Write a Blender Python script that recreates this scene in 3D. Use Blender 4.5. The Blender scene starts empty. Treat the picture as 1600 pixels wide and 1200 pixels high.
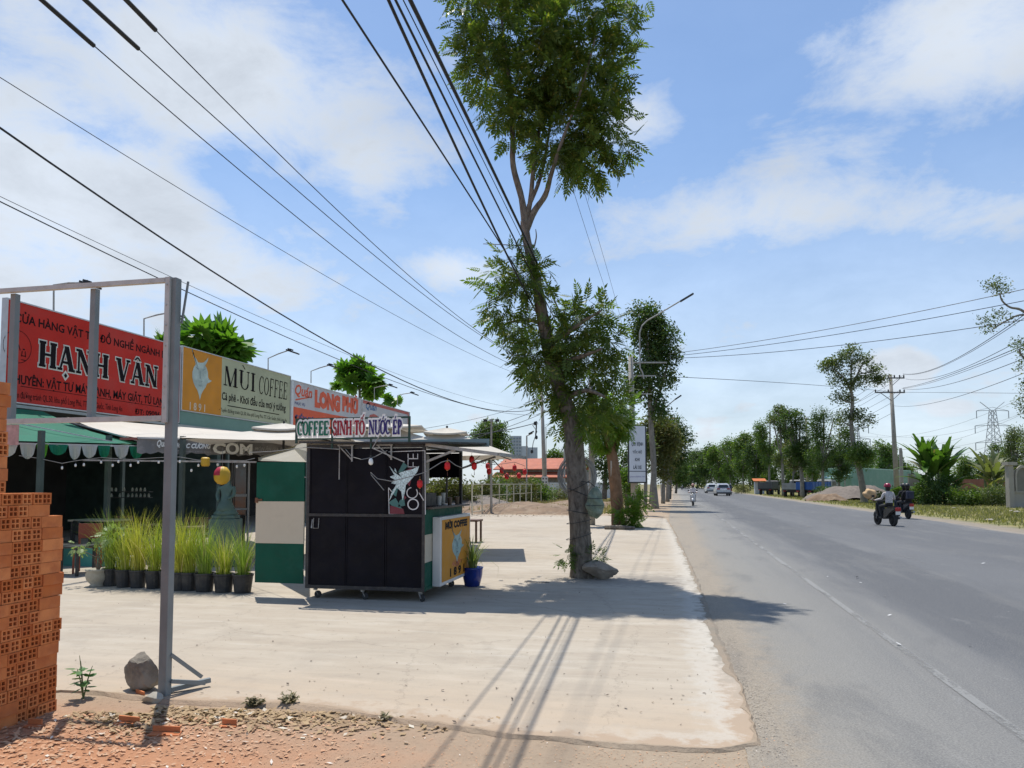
import bpy, bmesh, math, random
import numpy as np
from mathutils import Vector, Matrix
R = math.radians
rnd = random.Random(7)
nrng = np.random.default_rng(11)
scn = bpy.context.scene
col = scn.collection
# ------------------------------------------------------------------ camera
FPX = 1160.0                      # focal length in photo pixels (1600 wide)
EYE = Vector((0, 0, 1.6)); YAW = R(12.2); PPY = 691.0; PITCH = math.atan((756-PPY)/1160)
cam = bpy.data.objects.new('camera', bpy.data.cameras.new('camera')); col.objects.link(cam)
cam.location = EYE; cam.rotation_euler = (R(90)+PITCH, 0, YAW)
cam.data.sensor_width = 36; cam.data.lens = 36*FPX/1600
cam.data.shift_y = (PPY-600)/1600; cam.data.clip_start = 0.05; cam.data.clip_end = 6000
scn.camera = cam
HD = Vector((-math.sin(YAW), math.cos(YAW), 0)); RT = Vector((math.cos(YAW), math.sin(YAW), 0))
FW = (HD*math.cos(PITCH) + Vector((0, 0, 1))*math.sin(PITCH)); UP = RT.cross(FW)
def ray(px, py): return FW + RT*((px-800)/FPX) + UP*((PPY-py)/FPX)
def G(px, py, z=0.0):                      # point of the level z seen there
    d = ray(px, py); return EYE + d*((z-EYE.z)/d.z)
def V(px, py, D, dd=0.0):                  # point at horizontal distance D ahead
    d = ray(px, py); return EYE + d*((D+dd)/d.dot(HD))
def AX(px, py, X): d = ray(px, py); return EYE + d*((X-EYE.x)/d.x)
def AY(px, py, Y): d = ray(px, py); return EYE + d*((Y-EYE.y)/d.y)
# ------------------------------------------------------------------ light
SUN_EL = R(71); SUN_AZ = R(34)             # sun stands ahead-left of the camera
sd = Vector((-math.sin(SUN_AZ)*math.cos(SUN_EL), math.cos(SUN_AZ)*math.cos(SUN_EL), math.sin(SUN_EL)))
sl = bpy.data.lights.new('sun', 'SUN'); sl.energy = 4.3; sl.angle = R(0.55); sl.color = (1, .95, .87)
so = bpy.data.objects.new('sun', sl); col.objects.link(so); so.rotation_euler = sd.to_track_quat('Z', 'Y').to_euler()
scn.view_settings.view_transform = 'Standard'; scn.view_settings.look = 'None'
scn.view_settings.exposure = 0.16; scn.view_settings.gamma = 1; scn.view_settings.use_curve_mapping = False
scn.cycles.max_bounces = 6; scn.cycles.transparent_max_bounces = 12
scn.cycles.use_denoising = True
class NT:                                   # tiny node helper: sockets are linked, values are set
    def __init__(s, tree): s.t = tree
    def n(s, typ, ins=None, out=0, **props):
        nd = s.t.nodes.new('ShaderNode'+typ)
        for k, v in props.items(): setattr(nd, k, v)
        for k, v in (ins or {}).items():
            sk = nd.inputs[k]
            if isinstance(v, bpy.types.NodeSocket): s.t.links.new(v, sk)
            else: sk.default_value = v
        return nd.outputs[out]
    def m(s, op, a, b=0.0, c=0.0): return s.n('Math', {0: a, 1: b, 2: c}, operation=op)
    def vm(s, op, a, b=(0, 0, 0), out=0): return s.n('VectorMath', {0: a, 1: b}, out=out, operation=op)
    def mr(s, v, a, b, c=0.0, d=1.0, smooth=False):
        return s.n('MapRange', {0: v, 1: a, 2: b, 3: c, 4: d}, interpolation_type='SMOOTHSTEP' if smooth else 'LINEAR')
    def noise(s, vec, scale, detail=4, rough=.55, dist=0.0, out=0):
        return s.n('TexNoise', {'Vector': vec, 'Scale': scale, 'Detail': detail, 'Roughness': rough, 'Distortion': dist}, out=out)
    def mix(s, f, a, b, mode='MIX'):
        nd = s.t.nodes.new('ShaderNodeMix'); nd.data_type = 'RGBA'; nd.blend_type = mode
        for k, v in ((0, f), (6, a), (7, b)):
            if isinstance(v, bpy.types.NodeSocket): s.t.links.new(v, nd.inputs[k])
            else: nd.inputs[k].default_value = (v if k == 0 else (*v[:3], 1))
        return nd.outputs[2]
world = bpy.data.worlds.new("World"); scn.world = world; world.use_nodes = True
wt = world.node_tree
for nd in list(wt.nodes): wt.nodes.remove(nd)
w = NT(wt)
sky = wt.nodes.new('ShaderNodeTexSky'); sky.sky_type = 'NISHITA'; sky.sun_disc = False
sky.sun_elevation = SUN_EL; sky.sun_rotation = -SUN_AZ; sky.altitude = 0; sky.air_density = 1.0; sky.dust_density = .6; sky.ozone_density = 3.0
gen = w.n('TexCoord', out=0)
dirv = w.vm('NORMALIZE', gen)
sp = wt.nodes.new('ShaderNodeSeparateXYZ'); wt.links.new(dirv, sp.inputs[0])
den = w.m('ADD', w.m('MAXIMUM', sp.outputs[2], 0.0), 0.22)
cmb = w.n('CombineXYZ', {0: w.m('DIVIDE', sp.outputs[0], den), 1: w.m('DIVIDE', sp.outputs[1], den), 2: w.m('MULTIPLY', sp.outputs[2], 2.0)})
# clouds stand at fixed directions: (photo x, y, half width, half height in px, amount)
CL = [(40, 330, 460, 340, .75), (330, 120, 380, 210, .68), (330, 420, 420, 200, .62), (560, 260, 200, 140, .5), (620, 560, 240, 60, .35), (80, 40, 260, 130, .5),
      (1000, 190, 120, 95, .52), (715, 420, 150, 62, .72), (640, 245, 90, 60, .3), (1180, 340, 460, 100, .52), (1480, 330, 360, 90, .46), (1350, 250, 300, 160, .34), (1150, 520, 340, 70, .34),
      (1290, 70, 70, 60, .5), (1500, 50, 270, 150, .70), (1400, 580, 95, 60, .9), (1470, 640, 90, 34, .75), (1100, 672, 90, 40, .75),
      (1560, 600, 150, 60, .5), (1170, 630, 60, 30, .5), (750, 655, 60, 30, .6), (1180, 185, 60, 30, .3), (1330, 470, 260, 60, .2)]
tot = None
for (px, py, rx, ry, a) in CL:
    c = ray(px, py).normalized()
    d = w.vm('SUBTRACT', dirv, tuple(c))
    kz = rx/ry
    d = w.vm('MULTIPLY', d, (1, 1, kz))
    ln = w.vm('LENGTH', d, out=1)
    f = w.mr(ln, 0.0, rx/FPX*1.15, a, 0.0, True)
    tot = f if tot is None else w.m('MAXIMUM', tot, f)
n1 = w.noise(cmb, 2.6, 8, .58, .35)
n2 = w.noise(w.vm('MULTIPLY', dirv, (1, 1, 1.7)), 8.5, 10, .66, .3)
nz = w.m('ADD', w.m('MULTIPLY', n1, .55), w.m('MULTIPLY', n2, .45))
cloud = w.mr(w.m('ADD', w.m('ADD', tot, .12), w.m('MULTIPLY', w.m('SUBTRACT', nz, .5), 2.3)), .20, .84, 0, .95, True)
veil = w.mr(sp.outputs[2], 0.0, .45, .72, .10, True)
cloud = w.m('MAXIMUM', cloud, veil)
shade = w.mr(w.m('ADD', w.m('MULTIPLY', n2, .5), w.m('MULTIPLY', n1, .5)), .36, .64, 1.10, .80)
ccol = w.vm('SCALE', (7.0, 7.6, 8.4)); ccol.node.inputs[3].default_value = 1; wt.links.new(shade, ccol.node.inputs[3])
skyc = w.mix(1.0, sky.outputs[0], (1.12, 1.30, 1.42), 'MULTIPLY')
fin = w.mix(cloud, skyc, ccol)
bg = wt.nodes.new('ShaderNodeBackground'); bg.inputs[1].default_value = .1; wt.links.new(fin, bg.inputs[0])
wo = wt.nodes.new('ShaderNodeOutputWorld'); wt.links.new(bg.outputs[0], wo.inputs[0])
# ------------------------------------------------------------------ materials
MC = {}
def newmat(name):
    m = bpy.data.materials.new(name); m.use_nodes = True; t = m.node_tree
    for nd in list(t.nodes): t.nodes.remove(nd)
    return m, NT(t), t
def finish(t, sh):
    o = t.nodes.new('ShaderNodeOutputMaterial'); t.links.new(sh, o.inputs[0])
def M(name, c, rough=.6, metal=0.0, var=.12, scale=3.0, bump=0.0, bscale=30.0, dirt=None, dscale=2.0, damt=.5, spec=.5, objrand=0.0):
    if name in MC: return MC[name]
    m, n, t = newmat(name)
    pos = n.n('NewGeometry', out=0)
    v = n.mr(n.noise(pos, scale, 5), .3, .7, 1-var, 1+var)
    if objrand:
        r = n.n('ObjectInfo', out=5); v = n.m('MULTIPLY', v, n.mr(r, 0, 1, 1-objrand, 1+objrand))
    cc = n.vm('SCALE', tuple(c)); t.links.new(v, cc.node.inputs[3])
    if dirt:
        dm = n.mr(n.noise(pos, dscale, 8, .65), .45, .68, 0, damt, True)
        cc = n.mix(dm, cc, dirt)
    b = t.nodes.new('ShaderNodeBsdfPrincipled'); t.links.new(cc, b.inputs['Base Color'])
    b.inputs['Metallic'].default_value = metal; b.inputs['Specular IOR Level'].default_value = spec
    t.links.new(n.mr(n.noise(pos, scale*4, 3), .3, .7, max(.03, rough-.1), min(1, rough+.12)), b.inputs['Roughness'])
    if bump:
        bn = n.n('Bump', {'Strength': min(1, bump), 'Distance': .01, 'Height': n.noise(pos, bscale, 6, .6)}); t.links.new(bn, b.inputs['Normal'])
    finish(t, b.outputs[0]); MC[name] = m; return m
def leafmat(name, c1, c2, c3=None, trans=.35, rough=.5, nscale=1.2, tint=(1.5, 1.7, .6)):
    m, n, t = newmat(name)
    ri = n.n('NewGeometry', out=8); pos = n.n('NewGeometry', out=0)
    f = n.m('ADD', n.m('MULTIPLY', ri, .6), n.m('MULTIPLY', n.mr(n.noise(pos, nscale, 3), .3, .7, 0, 1), .5))
    cc = n.mix(n.m('MINIMUM', f, 1.0), c1, c2)
    if c3: cc = n.mix(n.mr(ri, .93, .96), cc, c3)
    b = t.nodes.new('ShaderNodeBsdfPrincipled'); t.links.new(cc, b.inputs['Base Color']); b.inputs['Roughness'].default_value = rough
    b.inputs['Specular IOR Level'].default_value = .35
    tr = t.nodes.new('ShaderNodeBsdfTranslucent'); t.links.new(n.mix(1.0, cc, tint, 'MULTIPLY'), tr.inputs[0])
    mx = t.nodes.new('ShaderNodeMixShader'); mx.inputs[0].default_value = trans
    t.links.new(b.outputs[0], mx.inputs[1]); t.links.new(tr.outputs[0], mx.inputs[2])
    finish(t, mx.outputs[0]); return m
# ------------------------------------------------------------------ mesh helpers
OFF = {}
def nplink(name, verts, faces, mats, parent=None, smooth=False, mi=None, origin=(0, 0, 0)):
    me = bpy.data.meshes.new(name)
    verts = np.asarray(verts, dtype=np.float32).reshape(-1, 3)
    off = np.array(OFF.get(parent.name, origin) if parent else origin, dtype=np.float32)
    verts = verts - off
    if isinstance(faces, np.ndarray):
        k = faces.shape[1]; nf = faces.shape[0]
        me.vertices.add(len(verts)); me.vertices.foreach_set('co', verts.ravel())
        me.loops.add(nf*k); me.loops.foreach_set('vertex_index', faces.ravel().astype(np.int32))
        me.polygons.add(nf); me.polygons.foreach_set('loop_start', np.arange(0, nf*k, k, dtype=np.int32))
        try: me.polygons.foreach_set('loop_total', np.full(nf, k, dtype=np.int32))
        except Exception: pass
        me.update(calc_edges=True)
    else:
        me.from_pydata([tuple(map(float, v)) for v in verts], [], faces)
    for m in (mats if isinstance(mats, (list, tuple)) else [mats]): me.materials.append(m)
    if mi is not None and len(me.materials) > 1: me.polygons.foreach_set('material_index', np.array(mi, dtype=np.int32))
    if smooth: me.polygons.foreach_set('use_smooth', np.ones(len(me.polygons), dtype=bool))
    me.update()
    o = bpy.data.objects.new(name, me); col.objects.link(o)
    if parent: o.parent = parent; OFF[o.name] = tuple(off)
    else: o.location = origin; OFF[o.name] = tuple(origin)
    return o
def tag(o, label=None, cat=None, group=None, kind=None):
    if label: o['label'] = label
    if cat: o['category'] = cat
    if group: o['group'] = group
    if kind: o['kind'] = kind
    return o
def thing(name, label, cat, loc=(0, 0, 0), group=None, rz=0.0, world=True):
    o = bpy.data.objects.new(name, None); col.objects.link(o); o.location = loc; o.rotation_euler = (0, 0, rz)
    o.empty_display_size = .2; OFF[o.name] = tuple(loc) if world else (0, 0, 0)
    return tag(o, label, cat, group)
class MB:
    def __init__(s): s.v = []; s.f = []; s.mi = []; s.c = 0
    def add(s, vs, fs, mi=None):
        b = len(s.v); s.v += [tuple(v) for v in vs]
        for f in fs: s.f.append([b+i for i in f]); s.mi.append(s.c if mi is None else mi)
        return s
    def bx(s, x0, x1, y0, y1, z0, z1, mi=None):
        if x0 > x1: x0, x1 = x1, x0
        if y0 > y1: y0, y1 = y1, y0
        vs = [(x, y, z) for z in (z0, z1) for y in (y0, y1) for x in (x0, x1)]
        return s.add(vs, [(0, 2, 3, 1), (4, 5, 7, 6), (0, 1, 5, 4), (2, 6, 7, 3), (0, 4, 6, 2), (1, 3, 7, 5)], mi)
    def bev(s, x0, x1, y0, y1, z0, z1, b=.01, mi=None):      # box with chamfered vertical + horizontal edges
        bm = bmesh.new(); bmesh.ops.create_cube(bm, size=1)
        for v in bm.verts: v.co = Vector((x0+(v.co.x+.5)*(x1-x0), y0+(v.co.y+.5)*(y1-y0), z0+(v.co.z+.5)*(z1-z0)))
        bmesh.ops.bevel(bm, geom=bm.edges[:], offset=b, segments=2, affect='EDGES', profile=.6)
        bm.verts.index_update(); s.add([v.co for v in bm.verts], [[v.index for v in f.verts] for f in bm.faces], mi); bm.free(); return s
    def bar(s, p, q, w, h=None, up=(0, 0, 1), mi=None):
        p = Vector(p); q = Vector(q); h = h or w; d = (q-p).normalized(); u = Vector(up)
        if abs(d.dot(u)) > .99: u = Vector((0, 1, 0))
        a = d.cross(u).normalized()*w/2; b = a.cross(d).normalized()*h/2
        vs = [x+i*a+j*b for x in (p, q) for (i, j) in ((-1, -1), (1, -1), (1, 1), (-1, 1))]
        return s.add(vs, [(0, 1, 2, 3), (7, 6, 5, 4), (0, 4, 5, 1), (1, 5, 6, 2), (2, 6, 7, 3), (3, 7, 4, 0)], mi)
    def tube(s, pts, r, n=8, caps=True, mi=None, closed=False):
        pts = [Vector(p) for p in pts]; rs = r if isinstance(r, (list, tuple)) else [r]*len(pts)
        vs = []; a = None; L = len(pts)
        for i, p in enumerate(pts):
            if closed: t = pts[(i+1) % L]-pts[i-1]
            else: t = pts[min(i+1, L-1)]-pts[max(i-1, 0)]
            t = t.normalized() if t.length > 1e-9 else Vector((0, 0, 1))
            if a is None: a = t.orthogonal().normalized()
            a = (a - t*a.dot(t)).normalized(); b = t.cross(a)
            for k in range(n): an = 2*math.pi*k/n; vs.append(p+(a*math.cos(an)+b*math.sin(an))*rs[i])
        fs = [(i*n+k, i*n+(k+1) % n, (i+1)*n+(k+1) % n, (i+1)*n+k) for i in range(L-1) for k in range(n)]
        if closed: fs += [((L-1)*n+k, (L-1)*n+(k+1) % n, (k+1) % n, k) for k in range(n)]
        elif caps: fs += [tuple(range(n))[::-1], tuple((L-1)*n+k for k in range(n))]
        return s.add(vs, fs, mi)
    def lathe(s, prof, c=(0, 0, 0), n=16, axis='z', mi=None, sx=1, sy=1):
        c = Vector(c); vs = []
        for (r, z) in prof:
            for k in range(n):
                an = 2*math.pi*k/n; x, y = r*math.cos(an)*sx, r*math.sin(an)*sy
                vs.append(c+Vector({'z': (x, y, z), 'x': (z, x, y), 'y': (x, z, y)}[axis]))
        L = len(prof)
        fs = [(i*n+k, i*n+(k+1) % n, (i+1)*n+(k+1) % n, (i+1)*n+k) for i in range(L-1) for k in range(n)]
        if prof[0][0] > 1e-6: fs.append(tuple(range(n))[::-1])
        if prof[-1][0] > 1e-6: fs.append(tuple((L-1)*n+k for k in range(n)))
        return s.add(vs, fs, mi)
    def prism(s, pts, o, x, y, d, mi=None):       # 2D outline on axes x,y from o, extruded by vector d
        o = Vector(o); x = Vector(x); y = Vector(y); d = Vector(d); n = len(pts)
        vs = [o+x*p[0]+y*p[1] for p in pts]; vs += [v+d for v in vs]
        fs = [tuple(range(n)), tuple(range(2*n-1, n-1, -1))]+[(i, n+i, n+(i+1) % n, (i+1) % n) for i in range(n)]
        return s.add(vs, fs, mi)
    def flat(s, pts, o, x, y, mi=None):
        o = Vector(o); x = Vector(x); y = Vector(y)
        return s.add([o+x*p[0]+y*p[1] for p in pts], [tuple(range(len(pts)))], mi)
    def build(s, name, mats, parent=None, smooth=False, origin=(0, 0, 0)):
        return nplink(name, s.v, s.f, mats, parent, smooth, s.mi, origin)
def autosmooth(o, ang=40):
    me = o.data; bm = bmesh.new(); bm.from_mesh(me)
    bmesh.ops.recalc_face_normals(bm, faces=bm.faces)
    for f in bm.faces: f.smooth = True
    for e in bm.edges:
        if len(e.link_faces) == 2 and e.calc_face_angle(0) > R(ang): e.smooth = False
    bm.to_mesh(me); bm.free(); return o
def copy_tree(o, parent=None):
    c = o.copy(); col.objects.link(c)
    if parent: c.parent = parent
    for ch in list(o.children): copy_tree(ch, c)
    return c
def rock(name, c, r, mat, seed=0, flat=(1, 1, .7), sub=3):
    bm = bmesh.new(); bmesh.ops.create_icosphere(bm, subdivisions=sub, radius=1); q = random.Random(seed)
    pl = [(Vector((q.uniform(-1, 1), q.uniform(-1, 1), q.uniform(-.8, 1))).normalized(), q.uniform(.55, .85)) for _ in range(11)]
    for v in bm.verts:
        for (nn, d) in pl:
            k = v.co.dot(nn)
            if k > d: v.co -= nn*(k-d)
        v.co *= 1+.05*math.sin(v.co.x*7+seed)*math.sin(v.co.y*8+1)*math.sin(v.co.z*6+2)+.02*math.sin(v.co.x*23+v.co.z*19)+q.uniform(-.018, .018)
        v.co = Vector((v.co.x*flat[0], v.co.y*flat[1], v.co.z*flat[2]))*r
    zmin = min(v.co.z for v in bm.verts); bm.verts.index_update()
    vs = [v.co+Vector((c[0], c[1], c[2]-zmin-.01)) for v in bm.verts]; fs = [[v.index for v in f.verts] for f in bm.faces]; bm.free()
    o = nplink(name, vs, fs, mat, origin=tuple(c)); return autosmooth(o, 28)
# text with the built-in font, fitted to a box
def text_geo(s, bold=0.0, shear=0.0):
    cu = bpy.data.curves.new('t', 'FONT'); cu.body = s; cu.offset = bold; cu.shear = shear; cu.resolution_u = 2; cu.fill_mode = 'FRONT'
    o = bpy.data.objects.new('t', cu); col.objects.link(o); dg = bpy.context.evaluated_depsgraph_get(); dg.update()
    e = o.evaluated_get(dg); me = e.to_mesh()
    vs = np.array([v.co[:] for v in me.vertices]); fs = [list(p.vertices) for p in me.polygons]
    e.to_mesh_clear(); bpy.data.objects.remove(o); bpy.data.curves.remove(cu)
    return vs, fs
def put_text(mb, s, o, x, y, w, h, bold=.0, shear=0.0, mi=None, nrm=None, lift=0.0):
    vs, fs = text_geo(s, bold, shear)
    if len(vs) == 0: return
    lo = vs.min(0); hi = vs.max(0); x = Vector(x); y = Vector(y); o = Vector(o)+(Vector(nrm)*lift if nrm else Vector())
    mb.add([o+x*((v[0]-lo[0])/(hi[0]-lo[0])*w)+y*((v[1]-lo[1])/(hi[1]-lo[1])*h) for v in vs], fs, mi)
# serif letters made of strokes; each stroke is a polygon
def glyph(ch, g=0.0, T=.2, t=.08):
    P = []; tt = t+g; TT = T+g
    base = {'Ạ': ('A', 'dot'), 'Â': ('A', 'hat'), 'Ố': ('O', 'hat', 'ac2'), 'Ư': ('U', 'horn'), 'Ớ': ('O', 'horn', 'ac'), 'É': ('E', 'ac'), 'Ù': ('U', 'gr')}
    c, *dia = base.get(ch, (ch,))
    def bar(x0, y0, x1, y1, w):
        if y0 > y1: x0, y0, x1, y1 = x1, y1, x0, y0
        y0 -= g/2; y1 += g/2; P.append([(x0-w/2, y0), (x0+w/2, y0), (x1+w/2, y1), (x1-w/2, y1)])
    def hb(x0, x1, y, w=None): w = w or tt; P.append([(x0-g/2, y-w/2), (x1+g/2, y-w/2), (x1+g/2, y+w/2), (x0-g/2, y+w/2)])
    def sf(x, y, w=.34): hb(x-w/2, x+w/2, (.04 if y == 0 else .96))
    def arc(cx, cy, rx, ry, a0, a1, wx, wy, n=14):
        for i in range(n):
            p = []
            for a, k in ((a0+(a1-a0)*i/n, 1), (a0+(a1-a0)*(i+1)/n, 1), (a0+(a1-a0)*(i+1)/n, -1), (a0+(a1-a0)*i/n, -1)):
                a = R(a); p.append((cx+(rx+k*wx/2)*math.cos(a), cy+(ry+k*wy/2)*math.sin(a)))
            P.append(p)
    W = .9
    if c == 'H': bar(.2, 0, .2, 1, TT); bar(.75, 0, .75, 1, TT); hb(.2, .75, .5); [sf(x, y) for x in (.2, .75) for y in (0, 1)]; W = .95
    elif c == 'A': bar(.14, 0, .44, 1, tt); bar(.78, 0, .46, 1, TT); hb(.25, .66, .33); sf(.14, 0, .26); sf(.78, 0, .34); W = .95
    elif c == 'N': bar(.18, 0, .18, 1, tt); bar(.8, 0, .8, 1, tt); bar(.78, 0, .2, 1, TT); sf(.18, 0, .28); sf(.8, 1, .28); sf(.12, 1, .2); W = .98
    elif c == 'V': bar(.46, 0, .16, 1, TT); bar(.48, 0, .8, 1, tt); sf(.16, 1, .34); sf(.8, 1, .26); W = .95
    elif c == 'M': bar(.14, 0, .16, 1, tt); bar(.5, 0, .2, 1, TT); bar(.5, 0, .86, 1, tt); bar(.88, 0, .88, 1, TT); sf(.14, 0, .26); sf(.88, 0, .34); W = 1.1
    elif c == 'I': bar(.2, 0, .2, 1, TT); sf(.2, 0); sf(.2, 1); W = .42
    elif c in 'EF':
        bar(.2, 0, .2, 1, TT); hb(.2, .66, .96); hb(.2, .5, .5); sf(.2, 0); bar(.66, .74, .66, .96, tt); bar(.5, .4, .5, .6, tt)
        if c == 'E': hb(.2, .68, .04); bar(.68, .04, .68, .28, tt)
        W = .78
    elif c == 'T': bar(.38, 0, .38, 1, TT); hb(.06, .7, .96); bar(.06, .74, .06, .96, tt); bar(.7, .74, .7, .96, tt); sf(.38, 0); W = .78
    elif c == 'P': bar(.2, 0, .2, 1, TT); sf(.2, 0); arc(.3, .73, .28, .24, -90, 90, TT, tt); hb(.1, .32, .97); hb(.2, .32, .49); W = .74
    elif c == 'O': arc(.42, .5, .32, .46, 0, 360, TT, tt, 22); W = .86
    elif c == 'C': arc(.42, .5, .32, .46, 48, 312, TT, tt, 18); bar(.66, .66, .66, .96, tt); W = .8
    elif c == 'G': arc(.42, .5, .32, .46, 48, 312, TT, tt, 18); bar(.66, .05, .66, .45, TT); W = .84
    elif c == 'L': bar(.2, 0, .2, 1, TT); hb(.2, .66, .05, TT); W = .72
    elif c == 'S': arc(.34, .73, .22, .24, 20, 270, T*.8+g, tt+.05); arc(.34, .27, .22, .24, -160, 90, T*.8+g, tt+.05); W = .68
    elif c == 'U': bar(.2, .3, .2, 1, TT); bar(.74, .3, .74, 1, tt); arc(.47, .32, .27, .3, 180, 360, (TT+tt)/2, tt, 10); sf(.2, 1); sf(.74, 1, .26); W = .92
    elif c == '-': hb(.05, .35, .45, t+.04+g); W = .42
    else: W = .4
    m = W/2-.02
    for d in dia:
        if d == 'dot': P.append([(m-.09-g, -.2), (m, -.31-g), (m+.09+g, -.2), (m, -.09+g)])
        if d == 'hat': bar(m-.18, 1.08, m, 1.24, tt+.02); bar(m+.18, 1.08, m, 1.24, tt+.02)
        if d == 'ac': bar(m, 1.08, m+.16, 1.28, tt+.03)
        if d == 'ac2': bar(m+.14, 1.24, m+.3, 1.44, tt+.03)
        if d == 'gr': bar(m+.04, 1.08, m-.16, 1.28, tt+.03)
        if d == 'horn': bar(W-.1, .92, W+.02, 1.1, tt+.04)
    return P, W
def put_serif(mb, s, o, x, y, nrm, w, h, g=0.0, T=.2, t=.08, slant=0.0, lift=.0, mi=None, gap=.02):
    x = Vector(x); y = Vector(y); nrm = Vector(nrm); o = Vector(o); tw = 0; L = []
    for ch in s:
        P, W = glyph(ch, g, T, t); L.append((tw, P)); tw += W+gap
    k = w/tw; i = 0
    for (ox, P) in L:
        for p in P:
            i += 1; z = lift+.0005*(i % 9)
            mb.add([o+x*((ox+a+slant*b)*k)+y*(b*h)+nrm*z for (a, b) in p], [tuple(range(len(p)))], mi)
# ------------------------------------------------------------------ foliage
def rotmats(n, tilt=None):
    q = nrng.normal(size=(n, 4)); q /= np.linalg.norm(q, axis=1)[:, None]
    w_, x, y, z = q.T
    return np.stack([1-2*(y*y+z*z), 2*(x*y-z*w_), 2*(x*z+y*w_), 2*(x*y+z*w_), 1-2*(x*x+z*z), 2*(y*z-x*w_), 2*(x*z-y*w_), 2*(y*z+x*w_), 1-2*(x*x+y*y)], axis=1).reshape(n, 3, 3)
def outmats(dirs, droop=.5, jit=.5):             # local +x points outwards and droops, local z near up
    n = len(dirs); d = dirs + nrng.normal(size=(n, 3))*jit; d[:, 2] -= droop*.6
    d /= np.linalg.norm(d, axis=1)[:, None]+1e-9
    up = np.tile([0, 0, 1.0], (n, 1))+nrng.normal(size=(n, 3))*.45
    y = np.cross(up, d); y /= np.linalg.norm(y, axis=1)[:, None]+1e-9
    z = np.cross(d, y)
    return np.stack([d, y, z], axis=2)
def tpl_pinnate(pairs=5, L=.36, ll=.12, lw=.036):
    v = []; f = []
    def leaf(p, a, l):
        d = np.array([math.cos(a), math.sin(a), -.25]); s_ = np.array([-math.sin(a), math.cos(a), 0])*lw/2
        b = len(v); p = np.array(p); v.extend([p, p+d*l*.45+s_, p+d*l, p+d*l*.45-s_]); f.append([b, b+1, b+2, b+3])
    for i in range(pairs):
        x = L*(.25+.7*i/pairs)
        for sg in (-1, 1): leaf((x, 0, -.25*(x/L)**2*L), sg*R(62-4*i), ll*(.75+.25*math.sin(math.pi*(i+1)/pairs)))
    leaf((L*.95, 0, -.22*L), 0, ll)
    b = len(v); v.extend([np.array((0, -.003, 0)), np.array((L, -.003, -.24*L)), np.array((L, .003, -.24*L)), np.array((0, .003, 0))]); f.append([b, b+1, b+2, b+3])
    return np.array(v), np.array(f)
def tpl_cluster(k=8, s=.1, spread=.22, asp=.45, seed=1):
    q = np.random.default_rng(seed); v = []; f = []
    for i in range(k):
        c = q.normal(size=3)*spread*.5; d = q.normal(size=3); d[2] = d[2]*.6-.35; d /= np.linalg.norm(d)
        u = np.cross(d, q.normal(size=3)); u /= np.linalg.norm(u); l = s*q.uniform(.7, 1.3); b = len(v)
        v.extend([c, c+d*l*.45+u*l*asp/2, c+d*l, c+d*l*.45-u*l*asp/2]); f.append([b, b+1, b+2, b+3])
    return np.array(v), np.array(f)
def tpl_palm(k=7, s=.3):                          # big lobed leaf
    v = []; f = []
    for i in range(k):
        a = R(-100+200*i/(k-1)); l = s*(1.0-.35*abs(i-(k-1)/2)/((k-1)/2)); b = len(v)
        d = np.array([math.cos(a), math.sin(a), -.25*abs(math.sin(a))-.1]); n_ = np.array([-math.sin(a), math.cos(a), 0])*s*.19
        p = np.array([.0, 0, 0]); v.extend([p, p+d*l*.5+n_, p+d*l, p+d*l*.5-n_]); f.append([b, b+1, b+2, b+3])
    return np.array(v), np.array(f)
def scatter(tpl, pos, mats_, scale):
    tv, tf = tpl; n = len(pos); k = len(tv)
    V_ = np.einsum('nij,kj->nki', mats_, tv)*scale[:, None, None]+pos[:, None, :]
    F_ = tf[None]+(np.arange(n)*k)[:, None, None]
    return V_.reshape(-1, 3), F_.reshape(-1, tf.shape[1])
def blob_pts(blobs, n, shell=.45):
    B = np.array([(c[0], c[1], c[2], rx, ry, rz) for (c, rx, ry, rz) in blobs], dtype=float)
    wgt = B[:, 3]*B[:, 4]*B[:, 5]; wgt = wgt**.8; idx = nrng.choice(len(B), n, p=wgt/wgt.sum())
    d = nrng.normal(size=(n, 3)); d /= np.linalg.norm(d, axis=1)[:, None]
    r = nrng.random(n)**shell*(.75+.35*nrng.random(n)); b = B[idx]
    # clumpiness: pull some points onto sub-centres inside each blob
    sub = nrng.normal(size=(len(B), 14, 3)); sub /= np.linalg.norm(sub, axis=2)[:, :, None]; sub *= nrng.uniform(.45, .95, size=(len(B), 14, 1))
    pick = sub[idx, nrng.integers(0, 14, n)]
    q = np.where((nrng.random(n) < .72)[:, None], pick+d*(nrng.random(n)**.5*.36)[:, None], d*r[:, None])
    return b[:, :3]+q*b[:, 3:], q
def crown(name, blobs, n, tpl, mat, parent, smin=.8, smax=1.25, droop=.5, jit=.5, origin=(0, 0, 0)):
    p, q = blob_pts(blobs, n)
    m = outmats(q/(np.linalg.norm(q, axis=1)[:, None]+1e-6), droop, jit)
    v, f = scatter(tpl, p, m, nrng.uniform(smin, smax, n))
    return nplink(name, v, f, mat, parent, origin=origin)
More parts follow.
